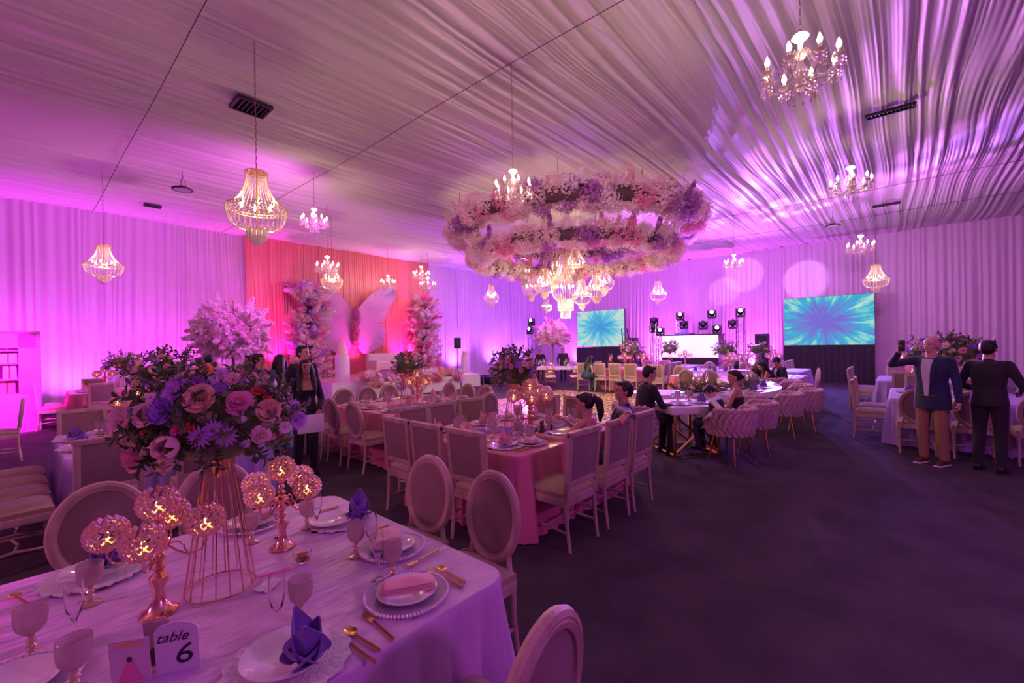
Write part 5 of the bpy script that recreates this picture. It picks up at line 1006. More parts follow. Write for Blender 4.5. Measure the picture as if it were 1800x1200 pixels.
# table number and picture cards
def card(name, label, cat, x, y, rz, w_, h_, m_, lean=.12, arch=True):
    t = thing(name, label, cat, (x, y, TZ + .003), rz); P = [(-w_ / 2, 0), (w_ / 2, 0)] + ([(w_ / 2 * math.cos(a), h_ - w_ / 2 * .55 + w_ / 2 * .55 * math.sin(a)) for a in np.linspace(0, PI, 16)] if arch else [(w_ / 2, h_), (-w_ / 2, h_)]); n = len(P); M = Matrix.Rotation(-lean, 4, 'X')
    m = MB(); m.add([(x_, 0, z_) for x_, z_ in P] + [(x_, .004, z_) for x_, z_ in P], [tuple(range(n)), tuple(range(n, 2 * n))[::-1]] + [(i, n + i, n + (i + 1) % n, (i + 1) % n) for i in range(n)], M); link('panel', m.mesh('panel', m_, False), t); return t, M
def text(t, body, size, x, z, M, m_, shear=0., off=-.0015, name='lettering', sx=1.):
    cu = bpy.data.curves.new('lettering', 'FONT'); cu.body = body; cu.size = size; cu.align_x = 'CENTER'; cu.shear = shear; cu.extrude = .0004; cu.materials.append(m_); tmp = bpy.data.objects.new('tmp', cu); COL.objects.link(tmp); nm = bpy.data.meshes.new_from_object(tmp.evaluated_get(bpy.context.evaluated_depsgraph_get())); bpy.data.objects.remove(tmp); nm.name = name; o = link(name, nm, t); o.matrix_local = M @ Matrix.Translation((x, off, z)) @ Matrix.Rotation(PI / 2, 4, 'X') @ Matrix.Diagonal((sx, 1, 1, 1)); return o
ink = mat('black_ink', (.02, .01, .03), .5)
t, M = card('table_number_card', 'white arched card reading table 6', 'sign', .318, 1.665, YAW - PI / 2 + .28, .115, .165, mat('card_white', (.72, .68, .74), .5), -.12)
text(t, 'table', .045, -.012, .105, M, ink, .45, sx=.95); text(t, '6', .092, .014, .030, M, ink, .2, sx=1.1)
t, M = card('picture_card', 'framed picture card of a girl in a pink gown', 'card', .215, 1.715, YAW - PI / 2 + .25, .10, .14, mat('card_cream', (.66, .56, .58), .6), -.12, False)
m = MB(); gm = M @ Matrix.Translation((0, -.0012, 0)); m.add([(-.03, 0, .118), (.03, 0, .118), (.034, 0, .136), (.014, 0, .126), (0, 0, .139), (-.014, 0, .126), (-.034, 0, .136)], [(0, 1, 2, 3, 4, 5, 6)], gm); link('crown_print', m.mesh('crown_print', M_gold, False), t)
m = MB(); m.add([(-.034, 0, .006), (.034, 0, .006), (.012, 0, .055), (.010, 0, .07), (-.010, 0, .07), (-.012, 0, .055)], [(0, 1, 2, 3, 4, 5)], gm); link('gown_print', m.mesh('gown_print', mat('gown_pink', (.80, .22, .38), .6), False), t)
m = MB(); m.ball((0, 0, .079), (.007, .001, .009), 8, 6); m.add(m.v[:], m.f[:], Matrix.Identity(4)); mm = MB(); mm.add(m.v[:len(m.v) // 2], m.f[:len(m.f) // 2], gm); link('head_print', mm.mesh('head_print', M_hairb, False), t)
t, M = card('picture_card', 'dark brown picture card behind the table number', 'card', .285, 1.745, YAW - PI / 2 + .25, .07, .15, mat('card_mauve', (.45, .30, .32), .6), -.12, False); m = MB(); m.add([(-.033, 0, .003), (.033, 0, .003), (.033, 0, .06), (.005, 0, .068), (-.033, 0, .055)], [(0, 1, 2, 3, 4)], M @ Matrix.Translation((0, -.0012, 0))); link('dark_print', m.mesh('dark_print', mat('print_brown', (.10, .04, .04), .6), False), t)
def centre(x, y, where, seed, cup=True, R3=(.30, .30, .22), nf=40, ng=55, fs=1., cds=((.2, -.14),), cs=1.):
    WST((x, y, TZ + .002), seed, 'gold wire flower stand on ' + where, 'gold wire stands')
    bouquet('flower_bouquet', 'mixed bouquet on a tall wire stand on ' + where, (x, y, TZ + .56 + R3[2] * .55), R3, nf, ng, seed, 'bouquets on stands', fs, low=-.45)
    for i, (dx, dy) in enumerate(cds): CAND((x + dx, y + dy, TZ + .002), seed + i, ['crystal globe candelabra beside the wire stand on ', 'second crystal globe candelabra on '][i] + where, 'crystal globe candelabras', cs)
# ================================================================ table 2: rose table in the middle
T2 = 'the middle rose table'
cloth(2.88, 4.85, 2.50, 4.12, TZ, .10, M_cloth2, 'rose satin-covered table in the middle of the picture', 'table', seed=2)
for y, l in ((3.90, 'leftmost'), (3.40, 'middle'), (2.85, 'nearest')): SQ((2.85, y, 0), FE + jit(.03), 'square-backed chair, %s of three on the left side of the middle rose table' % l, 'square-backed chairs')
for x, l in ((3.25, 'empty one nearest the camera'), (3.87, "the ponytailed woman's"), (4.42, 'rightmost, navy suit')): SQ((x, 2.32, 0), FN + jit(.03), 'square-backed chair on the right side of the middle rose table, ' + l, 'square-backed chairs')
for x, l in ((3.2, 'left'), (3.66, 'centre'), (4.18, 'right')): SQ((x, 4.22, 0), FS + jit(.04), 'square-backed chair, %s of three on the far side of the middle rose table' % l, 'square-backed chairs')
for y, l in ((3.90, 'left'), (3.36, 'right')): SQ((4.88, y, 0), FW + jit(.04), 'square-backed chair, %s of two before the dance floor at the middle rose table' % l, 'square-backed chairs')
for x, y, a, w_, n_ in [(3.11, 3.88, -PI / 2, 'leftmost seat of ', 'rose'), (3.11, 3.38, -PI / 2, 'middle left seat of ', 'rose'), (3.11, 2.86, -PI / 2, 'front left seat of ', 'rose'), (3.35, 2.74, 0, 'the empty near seat of ', 'fold'), (3.85, 2.74, 0, "the ponytailed woman's seat of ", 'none'), (4.42, 2.74, 0, "the navy suit man's seat of ", 'none'), (3.3, 3.9, PI, 'far left seat of ', 'fold'), (3.85, 3.9, PI, 'far middle seat of ', 'rose'), (4.3, 3.9, PI, 'far right seat of ', 'fold'), (4.6, 3.7, PI / 2, 'the dance floor side of ', 'rose'), (4.6, 3.2, PI / 2, 'the right end of ', 'fold')]:
    setting(x, y, a, TZ, w_ + T2, 'ruffle' if n_ == 'rose' else 'beads', n_)
centre(3.86, 3.40, T2, 11, R3=(.27, .27, .25), nf=60, ng=90, cds=((-.02, -.26), (.30, -.02)), fs=.85, cs=1.25)
def tulle(x, y, L, m_, label, rz, seed):
    o = thing('tulle_runner', label, 'table runner', (x, y, TZ + .004), rz, 'lilac tulle runners'); rr = random.Random(seed); m = MB(); m.grid(lambda u, v: ((u - .5) * L, (v - .5) * .17 * (1 + .3 * math.sin(u * 13)), .006 + .045 * math.sin(PI * v) * (.6 + .4 * math.sin(u * 21 + 5 * v)) * abs(math.sin(u * 34 + v * 6 + math.sin(u * 50)))), 90, 14); link('cloth', m.mesh('cloth', m_), o)
M_tulle = mixmat('lilac_tulle', (.55, .42, .82), .05, .4, .35)
tulle(3.62, 3.42, .9, M_tulle, 'crumpled lilac tulle runner left of the stand on the middle rose table', -.5, 1); tulle(4.0, 3.10, .95, M_tulle, 'crumpled lilac tulle runner right of the stand on the middle rose table', -.2, 2)
o = thing('glass_vase', 'clear glass bowl with lilac flowers on the middle rose table', 'vase', (3.62, 2.98, TZ + .002)); m = MB(); m.lathe([(0, .003), (.06, .003), (.075, .05), (.06, .11), (.055, .11), (.07, .05), (0, .01)], 20); link('glass', m.mesh('glass', M_glass), o); [place_flower(o, 'open_flower', 'open_flower', P_lav, (.02 * math.cos(k), .02 * math.sin(k), .05), (math.cos(k), math.sin(k), 1), .6) for k in (0, 2, 4)]
o = thing('cola_glass', 'short glass of dark cola before the ponytailed woman', 'glass', (4.0, 2.98, TZ + .002)); m = MB(); m.lathe([(0, .002), (.030, .002), (.034, .10), (.032, .10), (.028, .006), (0, .006)], 16); link('glass', m.mesh('glass', M_glass), o); m = MB(); m.lathe([(0, .008), (.027, .008), (.030, .07), (0, .07)], 16); link('drink', m.mesh('drink', mat('cola', (.06, .015, .01), .1)), o)
o = thing('menu_holder', 'brown menu holder standing on the middle rose table', 'menu', (3.9, 3.02, TZ + .002), .4); m = MB(); m.box((0, 0, .06), (.12, .02, .12)); link('panel', m.mesh('panel', mat('dark_wood', (.10, .04, .03), .5), True, .003), o); m = MB(); m.box((0, 0, .006), (.14, .05, .012)); link('base', m.mesh('base', MATS['dark_wood'], True, .003), o)
# ================================================================ table 3: rose table behind, oval chairs
T3 = 'the rose table by the stage'
cloth(3.50, 5.45, 5.28, 7.2, TZ, .10, M_cloth2, 'rose satin-covered table with oval chairs near the stage', 'table', seed=3)
for y, l in ((6.95, 'farthest'), (6.35, 'middle'), (5.72, 'nearest')): OV((3.36, y, 0), FE + jit(.05), 'oval-backed chair on the left side of the rose table by the stage, ' + l, 'oval-backed chairs')
for x, l in ((3.95, 'left'), (4.42, 'middle'), (4.92, 'right')): OV((x, 7.38, 0), FS + jit(.05), 'oval-backed chair, %s of three facing the camera before the stage' % l, 'oval-backed chairs')
for x, l in ((3.95, 'left'), (4.42, 'middle'), (4.98, 'right')): OV((x, 5.20, 0), FN + jit(.06), 'oval-backed chair, %s of three on the near side of the rose table by the stage' % l, 'oval-backed chairs')
for y, l in ((6.9, 'left'), (6.35, 'middle'), (5.85, 'right')): OV((5.58, y, 0), FW + jit(.05), 'oval-backed chair, %s of three on the dance floor side of the table by the stage' % l, 'oval-backed chairs')
for x, y, a, w_, n_ in [(3.74, 6.9, -PI / 2, 'far left seat of ', 'rose'), (3.74, 6.3, -PI / 2, 'middle left seat of ', 'fold'), (3.74, 5.75, -PI / 2, 'near left seat of ', 'rose'), (4.0, 7.0, PI, 'back left seat of ', 'fold'), (4.45, 7.0, PI, 'back middle seat of ', 'rose'), (4.95, 7.0, PI, 'back right seat of ', 'fold'), (4.3, 5.5, 0, 'front middle seat of ', 'rose'), (4.9, 5.5, 0, 'front right seat of ', 'fold'), (5.2, 6.6, PI / 2, 'dance floor end of ', 'rose'), (5.2, 6.0, PI / 2, 'near dance floor end of ', 'fold')]:
    setting(x, y, a, TZ, w_ + T3, 'ruffle', n_)
centre(4.40, 6.30, T3, 12, R3=(.26, .26, .20), nf=34, ng=60, fs=.85, cds=((.04, -.24), (.26, .05)), cs=1.25); tulle(4.35, 6.0, .9, M_tulle, 'lilac tulle runner on the rose table by the stage', -.3, 3)
# ================================================================ table 4: left, lilac cloth
T4 = 'the lilac table at the left'
cloth(.28, 1.98, 5.62, 7.45, TZ, .10, M_cloth3, 'lilac satin-covered table behind the foreground bouquet', 'table', seed=4)
SQ((.52, 5.42, 0), FN + .05, 'square-backed chair seen from behind at the left table', 'square-backed chairs'); SQ((1.22, 5.25, 0), FN - .06, 'square-backed chair half hidden by the big foreground bouquet', 'square-backed chairs')
SQ((.56, 7.62, 0), FS + .03, 'square-backed chair facing the camera behind the left table', 'square-backed chairs'); SQ((1.5, 7.6, 0), FS, 'square-backed chair behind the bouquet of the left table', 'square-backed chairs')
for i, y in enumerate((5.45, 5.95, 6.45, 6.95)): SQ((-.04, y, 0), FE + .04, 'left-edge chair with only its seat showing, %s of the row from the camera' % ords[i], 'row of chairs cut by the left edge')
OV((-.22, 10.8, 0), FW, 'oval chair seen side-on at the left edge', 'oval-backed chairs'); LOOP((1.35, 8.75, 0), FE, 'gold loop-back chair behind the left table', 'gold loop-back chairs')
for x, y, a, w_, n_ in [(.42, 6.9, -PI / 2, 'back left of ', 'violet'), (.42, 6.25, -PI / 2, 'front left of ', 'violet'), (.7, 7.2, PI, 'far side of ', 'none'), (1.4, 7.2, PI, 'far right of ', 'violet')]: setting(x, y, a, TZ, w_ + T4, 'ruffle', n_)
centre(1.22, 6.75, T4, 13, R3=(.38, .34, .25), nf=80, ng=90, fs=1.05, cds=((-.28, .02), (-.05, -.25)), cs=1.2)
# ================================================================ table 5: far left
T5 = 'the far left rose table'
cloth(.80, 2.4, 14.1, 15.6, TZ, .1, M_cloth2, 'rose-covered table at the far left before the curtains', 'table', seed=5)
SQ((.50, 14.4, 0), FE + .05, 'square-backed chair seen side-on at the far left table', 'square-backed chairs'); SQ((.48, 15.2, 0), FE, 'second side-on chair behind it at the far left table', 'square-backed chairs')
SQ((1.28, 13.95, 0), FN, 'square-backed chair seen from behind at the far left table', 'square-backed chairs'); SQ((1.35, 15.9, 0), FS, 'square-backed chair on the far side of the far left table', 'square-backed chairs')
setting(1.1, 14.6, -PI / 2, TZ, 'the left of ' + T5, 'ruffle', 'fold', cut=False); setting(1.1, 15.2, -PI / 2, TZ, 'the back of ' + T5, 'ruffle', 'rose', cut=False)
centre(1.75, 14.6, T5, 14, R3=(.34, .34, .24), nf=34, ng=50, cds=((-.32, .1),), cs=1.3)
# ================================================================ white table with gold crossed base and curved table
ax = math.atan2(.62, .80); wt = thing('white_table', 'rectangular white lacquer table on a crossed gold base', 'table', (7.05, 2.62, 0), math.atan2(-.62, .78)); 
m = MB(); m.box((0, 0, .705), (.88, .92, .11)); link('tabletop', m.mesh('tabletop', M_white, True, .008), wt)
for sx in (-1, 1):
    for sy in (-1, 1): m = MB(); m.box((sx * .36, sy * .38, .33), (.04, .04, .64)); link('leg', m.mesh('leg', M_gold, True, .004), wt)
for (a, b) in (((-.36, -.38), (.36, -.38)), ((-.36, .38), (.36, .38)), ((-.36, -.38), (-.36, .38)), ((.36, -.38), (.36, .38))):
    a, b = Vector((*a, 0)), Vector((*b, 0)); m = MB(); m.tube([a + Vector((0, 0, .03)), b + Vector((0, 0, .03))], .022, 4); link('floor_rail', m.mesh('floor_rail', M_gold), wt)
for (a, b) in (((-.36, -.38), (.36, -.38)), ((-.36, .38), (.36, .38)), ((.36, -.38), (.36, .38))):
    for sgn in (0, 1): p, q = (a, b) if sgn else (b, a); m = MB(); m.tube([(p[0], p[1], .05), (q[0], q[1], .63)], .02, 4); link('cross_brace', m.mesh('cross_brace', M_gold), wt)
def slab(name, label, pts, wd, z, th, m_, cat='table', group=None):
    """curved table top swept along a line, with two gold frames under it"""
    P = [Vector((*p, 0)) for p in pts]; c = sum(P, Vector()) / len(P); t = thing(name, label, cat, (c.x, c.y, 0), 0, group); n = 40; C = []
    for k in range(n + 1):
        u = k / n * (len(P) - 1); i = min(len(P) - 2, int(u)); f = u - i; p0, p1, p2, p3 = P[max(0, i - 1)], P[i], P[i + 1], P[min(len(P) - 1, i + 2)]; C.append(.5 * ((2 * p1) + (p2 - p0) * f + (2 * p0 - 5 * p1 + 4 * p2 - p3) * f * f + (3 * p1 - p0 - 3 * p2 + p3) * f ** 3) - c)
    Lf, Rt = [], []
    for k in range(n + 1): d = (C[min(n, k + 1)] - C[max(0, k - 1)]).normalized(); nn = Vector((-d.y, d.x, 0)); Lf.append(C[k] + nn * wd / 2); Rt.append(C[k] - nn * wd / 2)
    def cap_(p, q, s, k=8): ce = (p + q) / 2; v = (p - q) / 2; e = s; return [ce + v * math.cos(PI * i / k) + e * math.sin(PI * i / k) * wd / 2 for i in range(1, k)]
    d1 = (C[-1] - C[-2]).normalized(); d0 = (C[0] - C[1]).normalized(); O = Lf + cap_(Lf[-1], Rt[-1], d1) + Rt[::-1] + cap_(Rt[0], Lf[0], d0); N = len(O); m = MB(); m.add([(p.x, p.y, z) for p in O] + [(p.x, p.y, z - th) for p in O], [tuple(range(N))[::-1], tuple(range(N, 2 * N))] + [(i, (i + 1) % N, N + (i + 1) % N, N + i) for i in range(N)])
    link('tabletop', m.mesh('tabletop', m_, True), t)
    for k in (5, 20, 35):
        p, q = Lf[k] * .8 + C[k] * .2, Rt[k] * .8 + C[k] * .2; m = MB(); m.tube([p + Vector((0, 0, z - th)), (p.x, p.y, .02), (q.x, q.y, .02), q + Vector((0, 0, z - th))], .022, 4); m.tube([(p.x, p.y, .03), (q.x, q.y, z - th)], .018, 4); link('leg_frame', m.mesh('leg_frame', M_gold), t)
    return t
slab('curved_table', 'long curved white table with flower runners', [(8.3, 3.55), (8.55, 2.95), (9.2, 2.45), (10.2, 2.3), (11.3, 2.6), (12.2, 3.1)], 1.0, .76, .12, M_white)
def tub(x, y, aim, label): TUB((x, y, 0), math.atan2(aim[1] - y, aim[0] - x) - PI / 2, label, 'woven tub chairs')
WTc = (7.05, 2.62)
tub(6.85, 1.86, (7.1, 2.6), 'woven tub chair the boy sits in, nearest the camera'); tub(7.62, 1.74, (7.4, 2.6), 'woven tub chair of the woman in the strapless black dress'); tub(6.36, 3.08, WTc, 'woven tub chair under the man in the black suit')
for i, (x, y) in enumerate([(9.15, 1.62), (10.0, 1.42), (11.0, 1.72), (12.0, 2.05), (8.55, 2.12), (12.7, 2.5)]): tub(x, y, (x - .1, y + 1), 'empty woven tub chair, ' + ['closest behind the woman', 'standing furthest right of the curved table', 'third along the curved table', 'fourth along the curved table', 'half hidden behind the woman in black', 'last along the curved table'][i])
def runner(x, y, L, rz, where, seed, nf=34):
    rr = random.Random(seed); t = thing('flower_runner', 'low green, pink and cream flower runner ' + where, 'flowers', (x, y, TZ + .004), rz, 'low flower runners'); m = MB(); m.ball((0, 0, .04), (L * .46, .12, .06), 12, 6); link('moss_base', m.mesh('moss_base', M_leaf), t)
    for k in range(nf): u = rr.uniform(-.5, .5); a = rr.uniform(0, PI); q = math.sqrt(max(.1, 1 - 3.2 * u * u)); kind, mm = rr.choice(PAL); place_flower(t, FNAME[kind], kind, mm, (u * L, .14 * math.cos(a) * q, .04 + .10 * math.sin(a) * q), (rr.uniform(-.4, .4), math.cos(a), math.sin(a) + .2), rr.uniform(.7, 1.1))
    for k in range(nf * 2): u = rr.uniform(-.55, .55); a = rr.uniform(0, PI); q = math.sqrt(max(.15, 1 - 2.8 * u * u)); place_flower(t, 'leaf_sprig', 'leaf_sprig', rr.choice([M_leaf, M_leaf2, M_leaf2]), (u * L, .10 * math.cos(a) * q, .03 + .06 * math.sin(a) * q), (u * 1.5, math.cos(a), math.sin(a)), rr.uniform(.9, 1.4))
runner(8.75, 2.85, 1.0, -.9, 'at the near end of the curved table', 21); runner(10.1, 2.45, 1.3, .0, 'along the middle of the curved table', 22, 44)
cylinder_candles(8.8, 2.9, TZ + .002, 7, 1, 'at the near end of the curved table'); cylinder_candles(10.15, 2.5, TZ + .002, 9, 2, 'in the middle of the curved table')
setting(6.87, 2.58, -.65, TZ, 'the left of the white crossed-leg table', 'ruffle', 'none', True, False); setting(7.22, 2.38, .0, TZ, "the boy's place at the white table", 'ruffle', 'violet', True, False)
o = thing('iced_tea', 'stemmed glass of amber iced tea on the white table', 'glass', (7.38, 2.60, TZ + .002)); m = MB(); m.lathe([(0, 0), (.032, 0), (.006, .01), (.006, .05), (.034, .08), (.036, .16), (.034, .16), (.03, .085), (0, .06)], 16); link('glass', m.mesh('glass', M_glass), o); m = MB(); m.lathe([(0, .065), (.028, .085), (.031, .13), (0, .13)], 14); link('drink', m.mesh('drink', mat('tea', (.5, .12, .02), .1)), o)
for i, x in enumerate((9.4, 10.2, 11.0, 11.7)): setting(x, 2.12 + .22 * i * (i > 1) * .7, 0, TZ, '%s place along the curved table' % ords[i], 'ruffle', 'violet', True, False)
# ================================================================ right-hand tables
T7 = 'the lilac table at the right'
cloth(9.45, 11.45, -1.9, .14, TZ, .1, M_cloth3, 'lilac satin-covered table behind the man with the phone', 'table', seed=7)
for y, l in ((-.18, 'left of the man with the phone'), (-.78, 'between the two standing men'), (-1.38, 'cut off at the right edge')): OV((9.12, y, 0), FE + jit(.04), 'oval-backed chair ' + l, 'oval-backed chairs')
for x, l in ((9.95, 'nearer'), (10.75, 'farther')): SQ((x, .38, 0), FS + .03, 'square chair seen side-on at the right lilac table, ' + l, 'square-backed chairs')
SQ((11.75, -.3, 0), FW, 'square-backed chair on the far side of the right lilac table', 'square-backed chairs'); OV((11.2, -1.0, 0), FW, 'oval-backed chair behind the man with the phone', 'oval-backed chairs')
setting(9.8, -.2, -PI / 2, TZ, 'the left of ' + T7, 'ruffle', 'violet', True, False); setting(10.6, -.12, PI, TZ, 'the back left of ' + T7, 'ruffle', 'violet', True, False); setting(9.8, -.85, -PI / 2, TZ, 'the middle of ' + T7, 'ruffle', 'violet', True, False)
centre(10.5, -.75, T7, 17, R3=(.38, .38, .27), nf=80, ng=80, fs=1.15, cds=((.1, .42), (-.35, -.15)), cs=1.3)
T8 = 'the second table at the right'
cloth(13.2, 15.0, -1.4, .42, TZ, .1, M_cloth3, 'lilac-covered table farther back at the right', 'table', seed=8)
for x, l in ((13.5, 'nearest'), (14.0, 'middle'), (14.6, 'farthest')): SQ((x, .68, 0), FS, 'square chair seen side-on at the second right table, ' + l, 'square-backed chairs')
SQ((12.95, -.1, 0), FE, 'square-backed chair seen from behind at the second right table', 'square-backed chairs'); SQ((15.2, .05, 0), FW, 'square-backed chair on the far side of the second right table', 'square-backed chairs')
setting(13.5, .05, -PI / 2, TZ, 'the near left of ' + T8, 'ruffle', 'violet', True, False); centre(13.75, -.42, T8, 18, R3=(.34, .34, .26), nf=60, ng=50, fs=1.2, cds=((.05, .38),), cs=1.3)
# ================================================================ mid-back tables
T9 = 'the rose table behind the dance floor'
cloth(14.4, 16.3, 6.45, 8.45, TZ, .1, M_cloth2, 'rose-covered table behind the dance floor', 'table', seed=9)
for y, l in ((8.1, 'left'), (7.5, 'middle'), (6.92, 'right')): SQ((14.15, y, 0), FE, 'warm-lit square chair, %s of three seen from behind beyond the dance floor' % l, 'square-backed chairs')
for x, l in ((14.75, 'nearest'), (15.3, 'middle'), (15.85, 'farthest')): SQ((x, 6.25, 0), FN, 'square chair on the right side of the table behind the dance floor, ' + l, 'square-backed chairs')
SQ((14.1, 8.9, 0), FE + .5, 'square chair turned sideways at the left of the table behind the dance floor', 'square-backed chairs'); SQ((15.3, 8.7, 0), FS, 'square chair beyond the left side of the table behind the dance floor', 'square-backed chairs'); SQ((16.55, 7.6, 0), FW, 'square chair on the far side, left, behind the dance floor table', 'square-backed chairs'); SQ((16.55, 6.9, 0), FW, 'square chair on the far side, right, behind the dance floor table', 'square-backed chairs')
for y, n_ in ((7.9, 'rose'), (7.3, 'fold'), (6.8, 'rose')): setting(14.75, y, -PI / 2, TZ, '%s seat of ' % {7.9: 'left', 7.3: 'middle', 6.8: 'right'}[y] + T9, 'ruffle', n_, True, False)
centre(15.3, 7.55, T9, 19, R3=(.40, .40, .30), nf=44, ng=50, cds=((-.35, .1), (.2, -.4)), cs=1.3, fs=1.2)
slab('long_white_table', 'long white table with small flower vases behind the dance floor', [(13.6, 12.3), (14.1, 11.6), (14.7, 10.7), (15.3, 9.8)], 1.0, .78, .10, M_white)
for i, (x, y, a) in enumerate([(13.35, 11.2, -.9), (13.95, 10.35, -.9), (14.5, 9.55, -.9), (12.9, 12.1, -.9), (15.1, 9.25, -.3), (14.6, 12.2, 2.2), (15.2, 11.3, 2.2)]): LOOP((x, y, 0), a, 'gold loop-back chair, %s at the long white table' % ['second from left', 'third from left', 'fourth from left', 'leftmost', 'at the right end', 'far side left', 'far side right'][i], 'gold loop-back chairs')
for i, (x, y) in enumerate([(13.8, 11.95), (14.1, 11.45), (14.35, 11.05), (14.95, 10.2)]):
    bouquet('flower_vase', 'small white and green vase of flowers, %s on the long white table' % ords[i], (x, y, .93), (.16, .16, .13), 14, 26, 40 + i, 'small vases on the long white table', .9, [('rose', P_white), ('rose', P_cream), ('open_flower', P_white), ('rosebud', P_blush)])
    o = thing('glass_vase', 'white vase under the flowers, %s on the long white table' % ords[i], 'vase', (x, y, .782), 0, 'white vases'); m = MB(); m.lathe([(0, 0), (.05, 0), (.06, .06), (.045, .12), (0, .12)], 14); link('body', m.mesh('body', M_white), o)
T11 = 'the blue-lit table'
cloth(14.3, 16.2, 3.9, 5.6, TZ, .1, M_cloth3, 'blue-lit lilac-covered table before the glowing booth', 'table', seed=11); cloth(12.5, 14.0, 3.5, 5.0, TZ, .1, M_cloth2, 'rose-covered table behind the hurricane candles', 'table', seed=12)
for x, y, a, l in [(12.3, 4.35, FE, 'left of two behind the candles'), (12.35, 3.75, FE, 'right of two behind the candles'), (16.45, 5.2, FW, 'far side left'), (16.45, 4.6, FW, 'far side middle'), (16.45, 4.0, FW, 'far side right'), (14.9, 3.65, FN, 'near right side'), (15.5, 3.65, FN, 'far right side'), (14.1, 5.2, FE, 'nearest left corner'), (13.2, 3.2, FN, 'right of the candle table')]: OV((x, y, 0), a, 'oval-backed chair of the blue-lit tables, ' + l, 'oval-backed chairs')
SQ((13.9, 5.9, 0), FE, 'square chair between the dance floor table and the blue-lit table', 'square-backed chairs')
cloth(17.2, 18.8, 6.0, 7.5, TZ, .1, M_cloth3, 'lilac-covered table closest to the glowing booth', 'table', seed=15); centre(17.6, 7.0, 'the table closest to the booth', 20, R3=(.38, .38, .28), nf=34, ng=50, cds=((.3, -.5),), cs=1.3); centre(15.5, 4.3, 'the blue-lit table, right end', 25, R3=(.38, .38, .27), nf=34, ng=50, cds=((-.3, -.2),), cs=1.3)
for i, (x, y) in enumerate([(14.6, 5.0), (14.6, 4.4), (15.0, 4.2), (15.7, 4.9)]): setting(x, y, -PI / 2, TZ, '%s seat of ' % ords[i] + T11, 'ruffle', 'violet', True, False)
T12 = 'the back table before the right screen'
cloth(15.6, 17.4, 2.2, 3.9, TZ, .1, M_cloth3, 'lilac-covered table before the right screen', 'table', seed=13)
cloth(12.9, 14.4, 1.9, 2.9, TZ, .1, M_cloth1, 'pale table where three guests bend over their phones', 'table', seed=14)
for x, l in ((18.0, 'left'), (18.5, 'middle'), (17.5, 'right')): SQ((x, 2.65, 0), FS, 'square chair seen side-on before the right screen, ' + l, 'square-backed chairs')
SQ((17.65, 3.3, 0), FW, 'square-backed chair facing the camera before the right screen', 'square-backed chairs'); OV((13.25, 2.35, 0), FW + .5, 'oval-backed chair beside the guest in the black suit at the back', 'oval-backed chairs'); OV((13.75, 1.85, 0), FN + .3, 'oval-backed chair right of the guest in black at the back', 'oval-backed chairs')
centre(16.5, 3.55, T12, 26, R3=(.36, .36, .24), nf=38, ng=40, cds=((-.4, .25), (.45, -.35)), cs=1.4)
# ---------------------------------------------------------------- people
def cap(m, a, ra, b, rb, n=12):
    a, b = Vector(a), Vector(b); d = (b - a); L = d.length; d = d / L if L > 1e-6 else Vector((0, 0, 1))
    m.tube([a - d * ra * .98, a - d * ra * .72, a - d * ra * .3, a, b, b + d * rb * .3, b + d * rb * .72, b + d * rb * .98], [ra * .15, ra * .68, ra * .94, ra, rb, rb * .94, rb * .68, rb * .15], n)
def chainc(m, pts, rs):
    for i in range(len(pts) - 1): cap(m, pts[i], rs[i], pts[i + 1], rs[i + 1])
def loft(m, rings, n=22):
    """closed elliptical body: rings of (matrix point fn result, rx, ry) stacked"""
    vs = []; N = len(rings)
    for (c, ax, ay, rx, ry) in rings:
        for k in range(n): a = 2 * PI * k / n; ca, sa = math.cos(a), math.sin(a); e = .86; vs.append(c + ax * rx * math.copysign(abs(ca) ** e, ca) + ay * ry * math.copysign(abs(sa) ** e, sa))
    fs = [(i * n + k, i * n + (k + 1) % n, (i + 1) * n + (k + 1) % n, (i + 1) * n + k) for i in range(N - 1) for k in range(n)]
    fs += [tuple(range(n))[::-1], tuple((N - 1) * n + k for k in range(n))]; m.add(vs, fs)
TMP = []
def remeshed(name, m, voxel, mm, parent, smooth=4):
    me = bpy.data.meshes.new('tmp'); me.from_pydata(m.v, [], m.f); o = bpy.data.objects.new('tmp', me); COL.objects.link(o)
    r = o.modifiers.new('r', 'REMESH'); r.mode = 'VOXEL'; r.voxel_size = voxel; r.use_smooth_shade = True
    s = o.modifiers.new('s', 'SMOOTH'); s.iterations = smooth; s.factor = .5
    dg = bpy.context.evaluated_depsgraph_get(); ev = o.evaluated_get(dg); nm = bpy.data.meshes.new_from_object(ev); nm.name = name; nm.materials.clear(); nm.materials.append(mm); bpy.data.objects.remove(o)
    nm.polygons.foreach_set('use_smooth', [True] * len(nm.polygons)); return link(name, nm, parent)
def ik(S, T, l1, l2, pole):
    S, T = Vector(S), Vector(T); d = T - S; L = min(d.length, (l1 + l2) * .995); d.normalize(); T2 = S + d * L; a = (l1 * l1 - l2 * l2 + L * L) / (2 * L); h = math.sqrt(max(0, l1 * l1 - a * a)); p = Vector(pole); p = (p - d * p.dot(d)).normalized(); return S + d * a + p * h, T2
